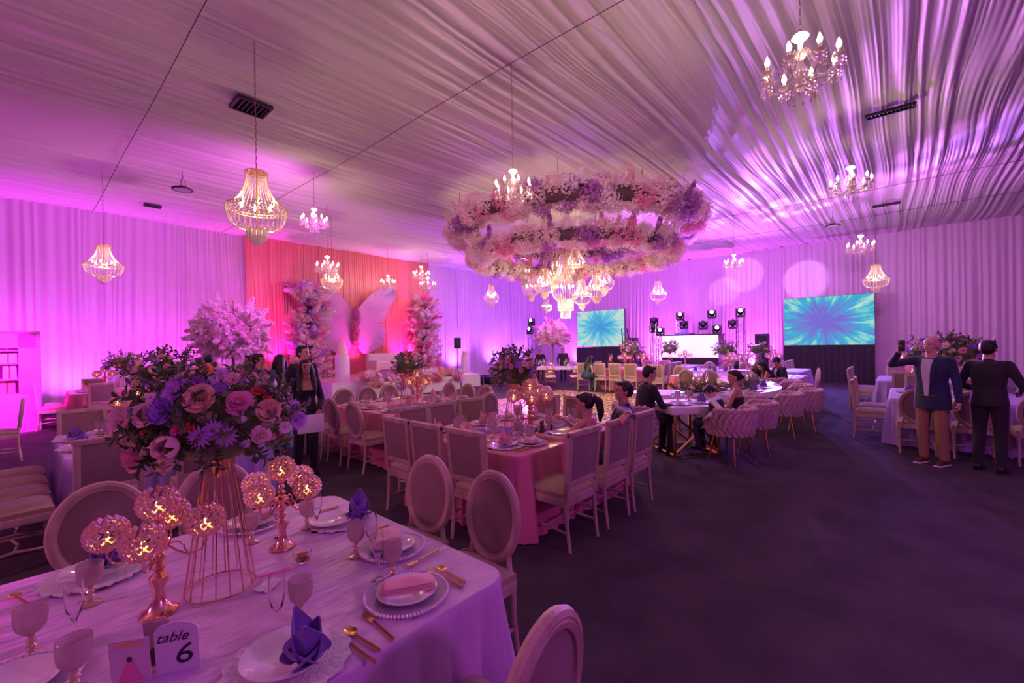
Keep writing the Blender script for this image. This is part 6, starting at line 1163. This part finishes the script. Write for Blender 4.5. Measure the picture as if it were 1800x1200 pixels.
def hand(m, W, fdir, pdir, curl=.5, s=1., side=1):
    """palm and five fingers; fdir = along the hand, pdir = palm normal (fingers curl towards it)"""
    f = Vector(fdir).normalized(); p = Vector(pdir); p = (p - f * p.dot(f)).normalized(); q = f.cross(p) * side; W = Vector(W); c = W + f * .045 * s
    cap(m, W, .022 * s, W + f * .03 * s, .026 * s); [cap(m, W + f * .02 * s + q * x * s * .6, .013 * s, W + f * .085 * s + q * x * s, .0115 * s) for x in (-.030, -.010, .010, .029)]
    for x, L, r in ((-.031, .055, .0078), (-.0105, .068, .0088), (.0105, .074, .009), (.030, .066, .0088)):
        b = W + f * .088 * s + q * x * s; c1, c2 = curl, curl * 1.9; m1 = b + (f * math.cos(c1) + p * math.sin(c1)) * L * .5 * s; m2 = m1 + (f * math.cos(c2) + p * math.sin(c2)) * L * .5 * s; chainc(m, [b, m1, m2], [r * s, r * s * .95, r * s * .8])
    b = W + f * .028 * s + q * .026 * s; m1 = b + (f * .6 + q * .75 + p * .25) * .034 * s; m2 = m1 + (f * .85 + q * .15 + p * .4) * .032 * s; chainc(m, [b, m1, m2], [.012 * s, .0105 * s, .009 * s])
def person(label, loc, rz, pose='stand', H=1.72, outfit='suit', skin=None, hair='short', haircol=None, head=(0, 0), handL=None, handR=None, lean=0., vox=.009, top=None, bottom=None, shoe=None, female=False, face=True, feet=None, curl=.5, poleL=(-.5, -.6, -.4), poleR=(.5, -.6, -.4), group=None, z=0., fdL=None, fdR=None, pdL=None, pdR=None, wide=1.):
    skin = skin or M_skin; haircol = haircol or M_hair; k = H / 1.75; t = thing('person', label, 'person', (*loc, z), rz, group, k)
    if pose == 'stand': pel = Vector((0, 0, .95)); hips = [(-.09, 0, .92), (.09, 0, .92)]; knees = [(-.10, .02, .50), (.10, .02, .50)]; ank = feet or [(-.11, -.02, .09), (.11, -.02, .09)]
    else: pel = Vector((0, 0, .57)); hips = [(-.09, .02, .565), (.09, .02, .565)]; knees = [(-.12, .44, .55), (.12, .44, .55)]; ank = feet or [(-.12, .40, .09), (.12, .40, .09)]
    L = Matrix.Translation(pel) @ Matrix.Rotation(-lean, 4, 'X')
    P = lambda x, y, z_: L @ Vector((x, y, z_))
    sw = (.155 if female else .178) * wide; waist, chest, neck = P(0, 0, .16), P(0, .01, .34), P(0, 0, .50); shL, shR = P(-sw, 0, .45), P(sw, 0, .45); hc = P(0, .025, .655)
    HM = Matrix.Translation(P(0, .0, .56)) @ Matrix.Rotation(-lean * .3, 4, 'X') @ Matrix.Rotation(head[0], 4, 'Z') @ Matrix.Rotation(head[1], 4, 'X'); Q = lambda x, y, z_: HM @ Vector((x, y, z_)); R3 = HM.to_3x3().to_4x4(); RL = L.to_3x3().to_4x4()
    hl = Vector(handL) if handL else (P(-.26, .04, -.06) if pose == 'stand' else Vector((-.13, .36, .66))); hr = Vector(handR) if handR else (P(.26, .04, -.06) if pose == 'stand' else Vector((.13, .36, .66)))
    eL, wL = ik(shL, hl, .29, .26, poleL); eR, wR = ik(shR, hr, .29, .26, poleR)
    b = MB(); ww = .9 if female else 1.
    AX, AY = (L @ Vector((1, 0, 0, 0))).to_3d(), (L @ Vector((0, 1, 0, 0))).to_3d()
    def TR(rows, g=0.): return [(P(0, y_, z_), AX, AY, (rx + g) * wide, ry + g) for z_, rx, ry, y_ in rows]
    MALE = [(-.10, .135, .095, 0), (-.02, .160, .105, 0), (.06, .150, .100, .005), (.16, .138, .095, .01), (.28, .150, .108, .012), (.38, .158, .105, .005), (.45, .142, .078, -.005), (.485, .09, .060, -.01)]
    FEM = [(-.10, .135, .100, 0), (-.02, .168, .115, 0), (.06, .150, .100, .005), (.16, .115, .082, .01), (.26, .130, .100, .02), (.33, .142, .118, .028), (.40, .145, .085, .008), (.45, .135, .065, -.005), (.48, .08, .055, -.01)]
    TORSO = FEM if female else MALE
    loft(b, TR(TORSO)); cap(b, shL, .050 if not female else .043, shR, .050 if not female else .043); cap(b, P(0, -.005, .44), .066 if not female else .056, P(0, .012, .58), .056 if not female else .046)
    b.ball(Q(0, .005, .125), (.074, .094, .088), 18, 12, R3); b.ball(Q(0, .030, .070), (.058, .070, .078), 16, 10, R3); b.ball(Q(0, .078, .018), (.026, .022, .020), 10, 6, R3)
    b.ball(Q(0, .105, .082), (.011, .016, .017), 10, 6, R3); cap(b, Q(0, .094, .118), .008, Q(0, .108, .085), .011, 8); [b.ball(Q(s * .033, .078, .082), (.02, .02, .018), 8, 6, R3) for s in (-1, 1)]; b.ball(Q(0, .082, .130), (.046, .018, .010), 10, 6, R3); [b.ball(Q(s * .076, .0, .088), (.011, .019, .030), 8, 6, R3) for s in (-1, 1)]; b.ball(Q(0, .094, .048), (.024, .012, .009), 8, 6, R3)
    ar = [.048, .040, .035, .026] if not female else [.042, .034, .030, .022]
    for sgn, s_, e_, w_, fd, pd in ((-1, shL, eL, wL, fdL, pdL), (1, shR, eR, wR, fdR, pdR)):
        cap(b, s_, ar[0], e_, ar[1]); cap(b, e_, ar[2] + .004, w_, ar[3]); f_ = Vector(fd) if fd else (w_ - e_).normalized(); p_ = Vector(pd) if pd else (Vector((-sgn, .2, 0)) if pose == 'stand' and abs(f_.z) > .6 else Vector((0, .2, -1))); hand(b, w_, f_, p_, curl, 1. if not female else .92, sgn)
    for h_, k_, a_ in zip(hips, knees, ank):
        cap(b, h_, .088 if not female else .085, k_, .056); cap(b, k_, .055, a_, .036); cap(b, Vector(a_) + Vector((0, -.03, -.05)), .034, Vector(a_) + Vector((0, .13, -.062)), .026)
    body = remeshed('body', b, vox, skin, t)
    if face:
        for s in (-1, 1):
            m = MB(); m.ball((0, 0, 0), (.0125, .006, .0062), 8, 6); m.v = [tuple(HM @ (Vector(v) + Vector((s * .029, .092, .104)))) for v in m.v]; e_ = link('eye', m.mesh('eye', M_eye), body)
            m = MB(); m.tube([(s * .014, .100, .124), (s * .030, .099, .129), (s * .046, .086, .122)], .0032, 5); m.v = [tuple(HM @ Vector(v)) for v in m.v]; link('eyebrow', m.mesh('eyebrow', M_hairg if hair == 'bald' else haircol), body)
        m = MB(); m.ball((0, 0, 0), (.021, .007, .0055), 10, 6); m.v = [tuple(HM @ (Vector(v) + Vector((0, .104, .047)))) for v in m.v]; link('lips', m.mesh('lips', M_lips), body)
    h = MB()
    if hair == 'bald': h.ball(Q(0, -.075, .09), (.066, .022, .05), 12, 8, R3); [h.ball(Q(s * .070, -.03, .095), (.012, .045, .04), 10, 6, R3) for s in (-1, 1)]
    else:
        h.ball(Q(0, -.018, .142), (.083, .096, .082), 18, 12, R3); h.ball(Q(0, -.045, .105), (.078, .068, .080), 14, 10, R3); h.ball(Q(0, .048, .185), (.058, .042, .030), 12, 8, R3)
        if hair == 'short': [h.ball(Q(s * .073, .010, .125), (.012, .028, .035), 8, 6, R3) for s in (-1, 1)]; h.ball(Q(.02, .062, .190), (.045, .03, .024), 10, 6, R3)
        if hair == 'fringe': h.ball(Q(0, .060, .165), (.068, .045, .038), 12, 8, R3); [h.ball(Q(s * .072, .015, .115), (.016, .035, .05), 8, 6, R3) for s in (-1, 1)]
        if hair == 'long':
            for s in (-1, 1): chainc(h, [Q(s * .058, .02, .16), Q(s * .088, .01, .06), P(s * .105, .055, .44), P(s * .10, .115, .33), P(s * .095, .125, .24)], [.032, .034, .044, .036, .018])
            chainc(h, [Q(0, -.06, .12), P(0, -.075, .50), P(0, -.11, .30)], [.075, .08, .055])
        if hair == 'pony': h.ball(Q(0, -.105, .165), (.032, .032, .032), 10, 8, R3); chainc(h, [Q(0, -.11, .165), Q(.0, -.165, .10), Q(0, -.165, -.02), Q(0, -.14, -.12)], [.024, .045, .042, .018])
        if hair == 'bun': h.ball(Q(0, -.115, .085), (.05, .04, .045), 12, 8, R3)
        if hair == 'curly': [h.ball(Q(.085 * math.cos(a) * .9, -.02 + .09 * math.sin(a), .14 + .05 * math.sin(3 * a)), .035, 8, 6) for a in np.linspace(0, 2 * PI, 12)]
    remeshed('hair', h, max(.007, vox), haircol, t, 2)
    if hair == 'pony': m = MB(); m.tube([tuple(Q(.03 * math.cos(a), -.112, .165 + .03 * math.sin(a))) for a in np.linspace(0, 2 * PI, 12, endpoint=False)], .007, 6, closed=True); link('hair_tie', m.mesh('hair_tie', M_chrome), t)
    top = top or M_black_suit; bottom = bottom or M_black_suit; shoe = shoe or M_black
    def trousers(mm, r=1., name='trousers'):
        c = MB(); loft(c, TR([r_ for r_ in TORSO if r_[0] < .1], .012))
        for h_, k_, a_ in zip(hips, knees, ank): cap(c, h_, .098 * r, k_, .070 * r); cap(c, k_, .070 * r, Vector(a_) + Vector((0, 0, .0)), .056 * r)
        return remeshed(name, c, vox * 1.15, mm, t)
    def jacket(mm, name, longz=-.10, sleeve=1., puff_=1., tails=True):
        c = MB(); g = .020 * puff_ if longz < -.05 else .014; rows = [r_ for r_ in TORSO if r_[0] > -.05]
        if tails: rows = ([(-.20, TORSO[1][1] + .006, TORSO[1][2] + .008, 0)] if longz < -.18 and pose == 'stand' else []) + [(-.09 if pose == 'stand' else -.05, TORSO[1][1] + .004, TORSO[1][2] + .004, 0)] + rows
        loft(c, TR(rows, g)); cap(c, shL, .058, shR, .058); cap(c, P(0, -.012, .455), .072, P(0, -.008, .50), .060)
        for s_, e_, w_ in ((shL, eL, wL), (shR, eR, wR)):
            if sleeve > 0: cap(c, s_, .062 * puff_, e_, .050 * puff_)
            if sleeve > .5: cap(c, e_, .050, Vector(e_).lerp(Vector(w_), .93), .037)
        return remeshed(name, c, vox * 1.15, mm, t)
    def shoes(mm):
        for a_ in ank:
            a_ = Vector(a_); c = MB(); cap(c, a_ + Vector((0, -.03, -.045)), .044, a_ + Vector((0, .14, -.058)), .032); c.ball(a_ + Vector((0, -.01, -.02)), (.045, .05, .045), 10, 8); o = remeshed('shoe', c, .01, mm, t)
            m = MB(); m.box(a_ + Vector((0, .05, -.083)), (.085, .27, .014)); link('sole', m.mesh('sole', M_white if mm is M_brown else M_black, True, .006), o)
    def front(mm, name='shirt_front', open_=False):
        z0, z1 = (-.02, .47) if open_ else (.17, .47); rows = MALE; zz = [r_[0] for r_ in rows]
        def fr(u, v):
            z_ = z0 + (z1 - z0) * v; ry = float(np.interp(z_, zz, [r_[2] for r_ in rows])) + .020; rx = (float(np.interp(z_, zz, [r_[1] for r_ in rows])) + .026) * wide; yc = float(np.interp(z_, zz, [r_[3] for r_ in rows])); w_ = (.020 + .03 * v if open_ else .006 + .045 * v) + .010 * v; x_ = (u - .5) * 2 * w_; return tuple(P(x_, yc + ry * math.sqrt(max(0, 1 - (x_ / rx) ** 2)) + .010, z_))
        m = MB(); m.grid(fr, 8, 14); o = link(name, m.mesh(name, mm, True, solid=.01), t)
        for sg in (-1, 1):
            def lp(u, v, sg=sg): v2 = .25 + .75 * v; return tuple(Vector(fr(.5 + sg * .5, v2)) + AX * sg * u * (.012 + .040 * math.sin(PI * min(1, v * 1.1)) ** .7) + AY * (.004 - .010 * u))
            m = MB(); m.grid(lp, 4, 10); link('lapel', m.mesh('lapel', top, True, solid=.006), t)
        if not open_: m = MB(); m.grid(lambda u, v: tuple(Vector(fr(.5 + (u - .5) * .35, v)) + AY * .006), 3, 10); link('tie', m.mesh('tie', M_black, True, solid=.004), t)
        return o
    def skirt_(mm, name='dress', z1=.0, flare=1.):
        c = MB()
        if pose == 'stand': c.lathe([(.0, .02), (.20 * flare, .03), (.175 * flare, .5), (.165, .95), (.12, 1.12), (0, 1.13)], 24); loft(c, TR([r_ for r_ in FEM if r_[0] < .25], .010))
        else:
            c.ball(pel, (.18, .15, .13), 14, 8, RL)
            for h_, k_, a_ in zip(hips, knees, ank): cap(c, h_, .11, k_, .085); cap(c, k_, .085, Vector(a_), .08)
            cap(c, (0, .1, .55), .10, (0, .42, .53), .09); cap(c, (0, .43, .5), .08, (0, .40, .12), .09)
        return c
    if outfit in ('suit', 'blazer', 'jacket'): front(M_shirtw if outfit == 'suit' else M_shirt, open_=outfit == 'blazer'); jacket(top, 'jacket', -.22 if outfit == 'blazer' else -.15); trousers(bottom); shoes(shoe)
    elif outfit == 'shirt': jacket(top, 'shirt', -.02); trousers(bottom); shoes(shoe)
    elif outfit == 'vest': jacket(M_shirtw, 'shirt', -.02, 1., .92, False); c = MB(); loft(c, TR([r_ for r_ in TORSO if -.05 < r_[0] < .47], .030)); remeshed('waistcoat', c, vox, bottom, t); trousers(bottom); shoes(shoe)
    elif outfit == 'strapless': c = skirt_(top); loft(c, TR([r_ for r_ in FEM if r_[0] < .36], .010)); remeshed('dress', c, vox * 1.15, top, t)
    elif outfit == 'dress': c = skirt_(top); loft(c, TR([r_ for r_ in FEM if r_[0] < .46], .012)); cap(c, shL, .052, shR, .052); remeshed('dress', c, vox * 1.15, top, t)
    elif outfit == 'pantsuit':
        c = MB(); loft(c, TR([(-.08, .165, .115, 0)] + [r_ for r_ in FEM if -.05 < r_[0] < .37], .012))
        for s_, e_, w_ in ((shL, eL, wL), (shR, eR, wR)): cap(c, s_, .056, e_, .050); cap(c, e_, .050, Vector(e_).lerp(Vector(w_), .9), .038); cap(c, s_ + Vector((0, 0, .0)), .050, s_.lerp(chest, .38), .058)
        remeshed('blouse', c, vox * 1.15, top, t); trousers(bottom, .98); shoes(shoe)
    if len(CH.get(t.name, [])) == 0: pass
    return t, Q, P, wL, wR
def face_to(x, y, tx, ty): return math.atan2(ty - y, tx - x) - PI / 2
def prop(name, m_, mb, parent=None, label=None, cat=None, loc=(0, 0, 0), rz=0, bevel=.003):
    t = thing(name, label, cat, loc, rz); return t
# standing woman holding a white board
x, y = 2.62, 6.12; t, Q, P, wl, wr = person('smiling woman in black with long dark hair holding a white board', (x, y), face_to(x, y, 1.6, 0) , H=1.60, outfit='pantsuit', skin=M_skin2, hair='long', female=True, head=(.1, .05), handL=(-.13, .22, .98), handR=(.13, .22, .98), vox=.0075, fdL=(.1, .55, -.75), fdR=(-.1, .55, -.75), pdL=(0, -1, -.3), pdR=(0, -1, -.3), curl=.7)
m = MB(); m.tube([tuple(P(.045 * math.cos(a) * 1.2, .075 + .015 * (1 - math.sin(a)), .47 + .05 * math.sin(a) - .01)) for a in np.linspace(PI, 2 * PI, 10)], .002, 4); m.ball(P(0, .125, .415), .009, 6, 5); link('necklace', m.mesh('necklace', M_gold), t)
M4 = t.matrix_basis; bl = M4 @ Vector((0, .275, .80)); o = thing('white_board', 'white signboard held by the woman in black', 'board', tuple(bl), t.rotation_euler.z); m = MB(); m.box((0, 0, 0), (.33, .012, .24)); link('panel', m.mesh('panel', M_white, True, .003), o)
x, y = 3.03, 7.15; person('man in a black shirt standing behind the woman with the board', (x, y), face_to(x, y, 2.0, 4) + .5, H=1.80, outfit='shirt', skin=M_skin3, head=(.25, .0), vox=.009)
x, y = 3.0, 8.0; person('woman in a teal dress seen from behind with long black hair', (x, y), face_to(x, y, 4.5, 14), H=1.66, outfit='dress', top=M_teal, hair='long', female=True, face=False, vox=.011)
x, y = 2.70, 8.1; t, Q, P, wl, wr = person('young man with glasses looking to the right', (x, y), face_to(x, y, 7, 4), H=1.68, outfit='shirt', hair='fringe', head=(.1, .1), vox=.009)
m = MB(); [m.tube([tuple(Q(s * .031 + .022 * math.cos(a), .108, .104 + .018 * math.sin(a))) for a in np.linspace(0, 2 * PI, 12, endpoint=False)], .0022, 4, closed=True) for s in (-1, 1)]; [m.tube([tuple(Q(s * .053, .106, .106)), tuple(Q(s * .078, .01, .10))], .002, 4) for s in (-1, 1)]; link('glasses', m.mesh('glasses', M_black), t)
x, y = 2.88, 9.1; person('dark-haired guest mostly hidden behind the young man with glasses', (x, y), FW, H=1.64, outfit='shirt', hair='long', female=True, vox=.013, face=False)
x, y = 2.30, 9.4; person('dark-haired guest whose head shows above the big bouquet', (x, y), FN, H=1.68, outfit='shirt', hair='short', vox=.013, face=False)
x, y = 2.35, 10.2; person('man in a dark suit bending over to the left', (x, y), FW + .35, H=1.75, outfit='suit', lean=1.05, vox=.011, head=(0, -.2), handL=(-.2, .62, .75), handR=(.2, .62, .75))
# people at the middle table
x, y = 3.96, 2.38; t, Q, P, wl, wr = person('woman with a ponytail seated at the middle rose table', (x, y), FN + .12, 'sit', 1.60, 'strapless', M_skin, 'pony', female=True, head=(.25, -.12), handL=(-.36, .50, .86), handR=(.02, .42, 1.02), vox=.0075, lean=.18, fdL=(-.5, .5, .35), fdR=(-.6, .2, .4), curl=.75, poleL=(-.4, -.3, -.8), poleR=(.6, .1, -.8))
m = MB(); [m.tube([tuple(Q(s * .082, .0, .062)), tuple(Q(s * .083, .0, .012))], .004, 5) for s in (-1, 1)]; link('earring', m.mesh('earring', M_chrome), t)
ph = t.matrix_basis @ (Vector(wl) + Vector((-.02, .09, .03))); o = thing('smartphone', 'dark smartphone in the ponytailed woman\'s left hand', 'phone', tuple(ph), t.rotation_euler.z + .6); m = MB(); m.box((0, 0, 0), (.07, .012, .145), 0, Matrix.Rotation(.7, 4, 'X')); link('case', m.mesh('case', M_black, True, .004), o)
x, y = 4.54, 2.34; t, Q, P, wl, wr = person('man in a navy suit with his arm along the chair beside him', (x, y), FN + .35, 'sit', 1.70, 'suit', M_skin, 'short', head=(.45, .02), handL=(-.72, -.13, 1.07), handR=(.12, .34, .66), vox=.0075, top=M_navy, bottom=M_navy, poleL=(0, -.6, .1), fdL=(-.8, .5, -.3), pdL=(0, .2, -1))
wrist = Vector(wl); m = MB(); el = Vector((1, -.1, 0)); m.tube([tuple(wrist + Vector((.0, .033 * math.cos(a), .033 * math.sin(a)))) for a in np.linspace(0, 2 * PI, 14, endpoint=False)], .007, 5, closed=True); m.ball(tuple(wrist + Vector((0, 0, .036))), (.018, .018, .006), 10, 6); link('wristwatch', m.mesh('wristwatch', M_chrome), t)
# people at the white table
x, y = 6.42, 3.02; person('man in a black suit seated left of the white crossed-leg table', (x, y), face_to(x, y, 7.3, 2.35), 'sit', 1.80, 'suit', M_skin, 'short', head=(-.15, -.1), lean=.22, handL=(-.10, .42, .70), handR=(.12, .45, .72), vox=.0085)
x, y = 6.84, 1.98; t, Q, P, wl, wr = person('boy in a white shirt and dark waistcoat bending his head at the white table', (x, y), face_to(x, y, 6.85, 2.9), 'sit', 1.30, 'vest', M_skin3, 'fringe', head=(.35, -.75), lean=.22, handL=(-.42, .10, .74), handR=(.05, .42, .72), vox=.008, bottom=mat('charcoal', (.03, .032, .05), .8), z=.12)
x, y = 7.58, 1.90; person('woman in a strapless black dress with hair in a bun at the white table', (x, y), face_to(x, y, 7.35, 2.9), 'sit', 1.66, 'strapless', M_skin, 'bun', female=True, head=(.3, -.12), lean=.12, handL=(-.05, .40, .70), handR=(.10, .40, .70), vox=.0075)
# right-hand standing men
x, y = 8.36, -.33; t, Q, P, wl, wr = person('older balding man in a navy blazer and khaki trousers raising a phone', (x, y), face_to(x, y, 4.6, 1.6), H=1.78, outfit='blazer', skin=M_skin3, hair='bald', top=M_navy, bottom=M_khaki, shoe=M_brown, haircol=M_hairg, head=(-.15, .05), handR=(.19, .36, 1.52), poleR=(.9, 0, -.8), handL=(-.30, .04, .80), vox=.0075, fdR=(-.35, .1, .85), pdR=(-.2, 1, 0), curl=.9, wide=1.06)
ph = t.matrix_basis @ (Vector(wr) + Vector((-.06, .055, .09))); o = thing('smartphone', "dark smartphone in the older man's raised hand", 'phone', tuple(ph), t.rotation_euler.z); m = MB(); m.box((0, 0, 0), (.078, .012, .155), 0, Matrix.Rotation(.0, 4, 'X')); link('case', m.mesh('case', M_black, True, .004), o); m = MB(); m.ball((.02, .008, .05), (.01, .003, .01), 8, 6); link('camera_lens', m.mesh('camera_lens', M_chrome), o)
m = MB(); m.tube([tuple(P(.16 * math.cos(a), .125 * math.sin(a), -.02)) for a in np.linspace(0, 2 * PI, 24, endpoint=False)], .016, 6, closed=True); link('belt', m.mesh('belt', M_brown), t)
x, y = 8.34, -.86; person('man in black seen from behind at the right edge', (x, y), FE - .35, H=1.72, outfit='jacket', hair='short', face=False, handL=(-.20, .25, 1.05), handR=(.22, .25, 1.05), vox=.010)
x, y = 11.4, -1.35; person('woman with curly brown hair seated behind the man in black', (x, y), FW, 'sit', 1.70, 'dress', M_skin3, 'curly', M_hairb, top=mat('grey_knit', (.35, .30, .36), .9), female=True, vox=.012, face=False)
x, y = 12.2, -1.3; person('dark-haired guest seated just behind the man in black', (x, y), FW, 'sit', 1.70, 'shirt', vox=.013, face=False)
# guests farther back
x, y = 12.9, 2.90; person('guest with long brown hair leaning over the back table', (x, y), FN + 2.6, 'sit', 1.66, 'dress', hair='long', haircol=M_hairb, top=M_black_suit, female=True, lean=.3, head=(0, -.4), vox=.012)
x, y = 12.75, 2.45; person('woman in a black dress bending forward at the back table', (x, y), FN + .5, 'sit', 1.62, 'strapless', hair='long', female=True, lean=.4, head=(.3, -.5), handL=(-.1, .4, .9), handR=(.1, .4, .9), vox=.012)
x, y = 13.0, 2.22; person('young man in a black suit with bowed head at the back table', (x, y), FN + .7, 'sit', 1.74, 'suit', hair='fringe', lean=.25, head=(.3, -.55), handL=(-.1, .4, .85), handR=(.1, .4, .85), vox=.011)
x, y = 13.65, 8.55; person('woman in a dark teal dress leaning at the table behind the dance floor', (x, y), FE - .3, 'sit', 1.70, 'dress', hair='long', top=mat('dark_teal', (.02, .08, .09), .6), female=True, lean=.35, head=(0, -.3), vox=.013)
x, y = 15.1, 8.35; person('guest in dark red seated facing the camera behind the dance floor', (x, y), FS + .4, 'sit', 1.70, 'shirt', top=mat('dark_red', (.10, .02, .03), .8), vox=.012)
x, y = 16.1, 12.5; person('guest in black standing left behind the far blossom tree', (x, y), FW + .8, H=1.5, outfit='shirt', vox=.014); x, y = 16.5, 11.5; person('guest in black standing right behind the far blossom tree', (x, y), FW + .8, H=1.55, outfit='shirt', vox=.014)
x, y = 20.75, 8.35; person('man with headphones at the left end of the glowing booth', (x, y), FW + .3, H=1.82, outfit='shirt', top=M_black_suit, vox=.013); x, y = 18.6, 8.6; person('person in dark clothes before the purple uplight left of the booth', (x, y), FW, 'sit', H=1.72, outfit='suit', vox=.014)
x, y = 17.0, 4.2; person('dark-clothed guest sitting before the tall lighting tower', (x, y), FW, 'sit', 1.65, 'suit', vox=.014, face=False)
# ================================================================ the lamps of the hall: uplights, moving-head beams, added fill spots
PV = (.70, .07, 1.); PM = (.95, .04, .90)
for (px_x, col, e, lab) in [(.95, PV, 620, 'floor uplight at the far left curtain behind the side-on chairs'), (-1.2, PM, 700, 'floor uplight left of the magenta cabinet'), (3.6, PM, 560, 'floor uplight behind the big blossom tree')]:
    uplight(px_x, 16.6, (px_x + .05, 17.75, 2.6), col, e, lab, 110)
for x, e in ((6.35, 900), (9.45, 380), (11.75, 900)): light('SPOT', (x, 16.8, .7), e, (1, .03, .62), (x + .05, 17.6, 3.0), .04, 75, .9, name='stage_uplight_beam')
for x, e in ((15.3, 900), (18.2, 900), (20.6, 700)): uplight(x, 16.8, (x, 17.75, 2.6), VIO, e, 'floor uplight right of the stage, %s from the pillar' % {15.3: 'first', 18.2: 'second', 20.6: 'third'}[x], 100)
for y, e, l in ((9.4, 1500, 'between the left screen and the booth'), (5.0, 1500, 'behind the tall lighting tower'), (14.6, 800, 'left of the left screen')): uplight(21.85, y, (22.5, y, 2.6), (.70, .08, 1.), e, 'floor uplight at the screen wall ' + l, 110)
light('SPOT', (.1, 12.2, 2.9), 5000, (1, .01, .80), (-.45, 14.5, 1.0), .05, 50, 1., name='cabinet_lamp')  # unseen mid-air spot added to flood the cabinet with magenta
# gobo patterns from the moving heads on the right part of the ceiling and on the curtains
light('SPOT', (21.0, 6.45, 3.0), 15000, (.45, .16, 1.), (9.5, .6, 5.87), .02, 46, .25, 9., name='gobo_beam')
light('SPOT', (20.9, 5.25, 3.05), 9000, (.80, .22, 1.), (9.0, -1.5, 5.87), .02, 40, .25, 11., name='gobo_beam')
light('SPOT', (21.0, 7.9, 3.0), 9000, (.45, .16, 1.), (11.5, 3.2, 5.87), .02, 36, .25, 10., name='gobo_beam')
light('SPOT', (18.4, 15.0, 3.0), 3500, (.36, .08, 1.), (3.5, 8.0, 5.87), .02, 34, .4, 7., name='gobo_beam')
for a, b in (((22.55, 5.4, 4.8), 4.5), ((22.55, 3.0, 4.3), 5.), ((22.55, 6.3, 4.1), 3.5)): light('SPOT', (15.0, 2.6, 5.2), 1300, (.72, .40, 1.), a, .02, b * 2.6, .15, name='pattern_beam')
for a, b in (((6.2, 17.5, 4.9), 5), ((7.8, 17.5, 4.4), 4.5), ((4.0, 17.6, 5.3), 4), ((10.3, 17.5, 4.3), 4)): light('SPOT', (13.5, 9.0, 5.4), 450, (.5, .18, 1.), a, .02, b * 1.8, .2, name='pattern_beam')
light('SPOT', (20.9, 7.6, 3.0), 1500, (.12, .12, 1.), (15.2, 4.8, .8), .05, 34, .8, name='blue_beam')
light('SPOT', (21.0, 4.0, 3.3), 2200, (.12, .18, 1.), (15.5, 1.2, 0), .05, 62, 1., name='blue_beam')  # added spot standing in for the right screen's blue glow on the floor
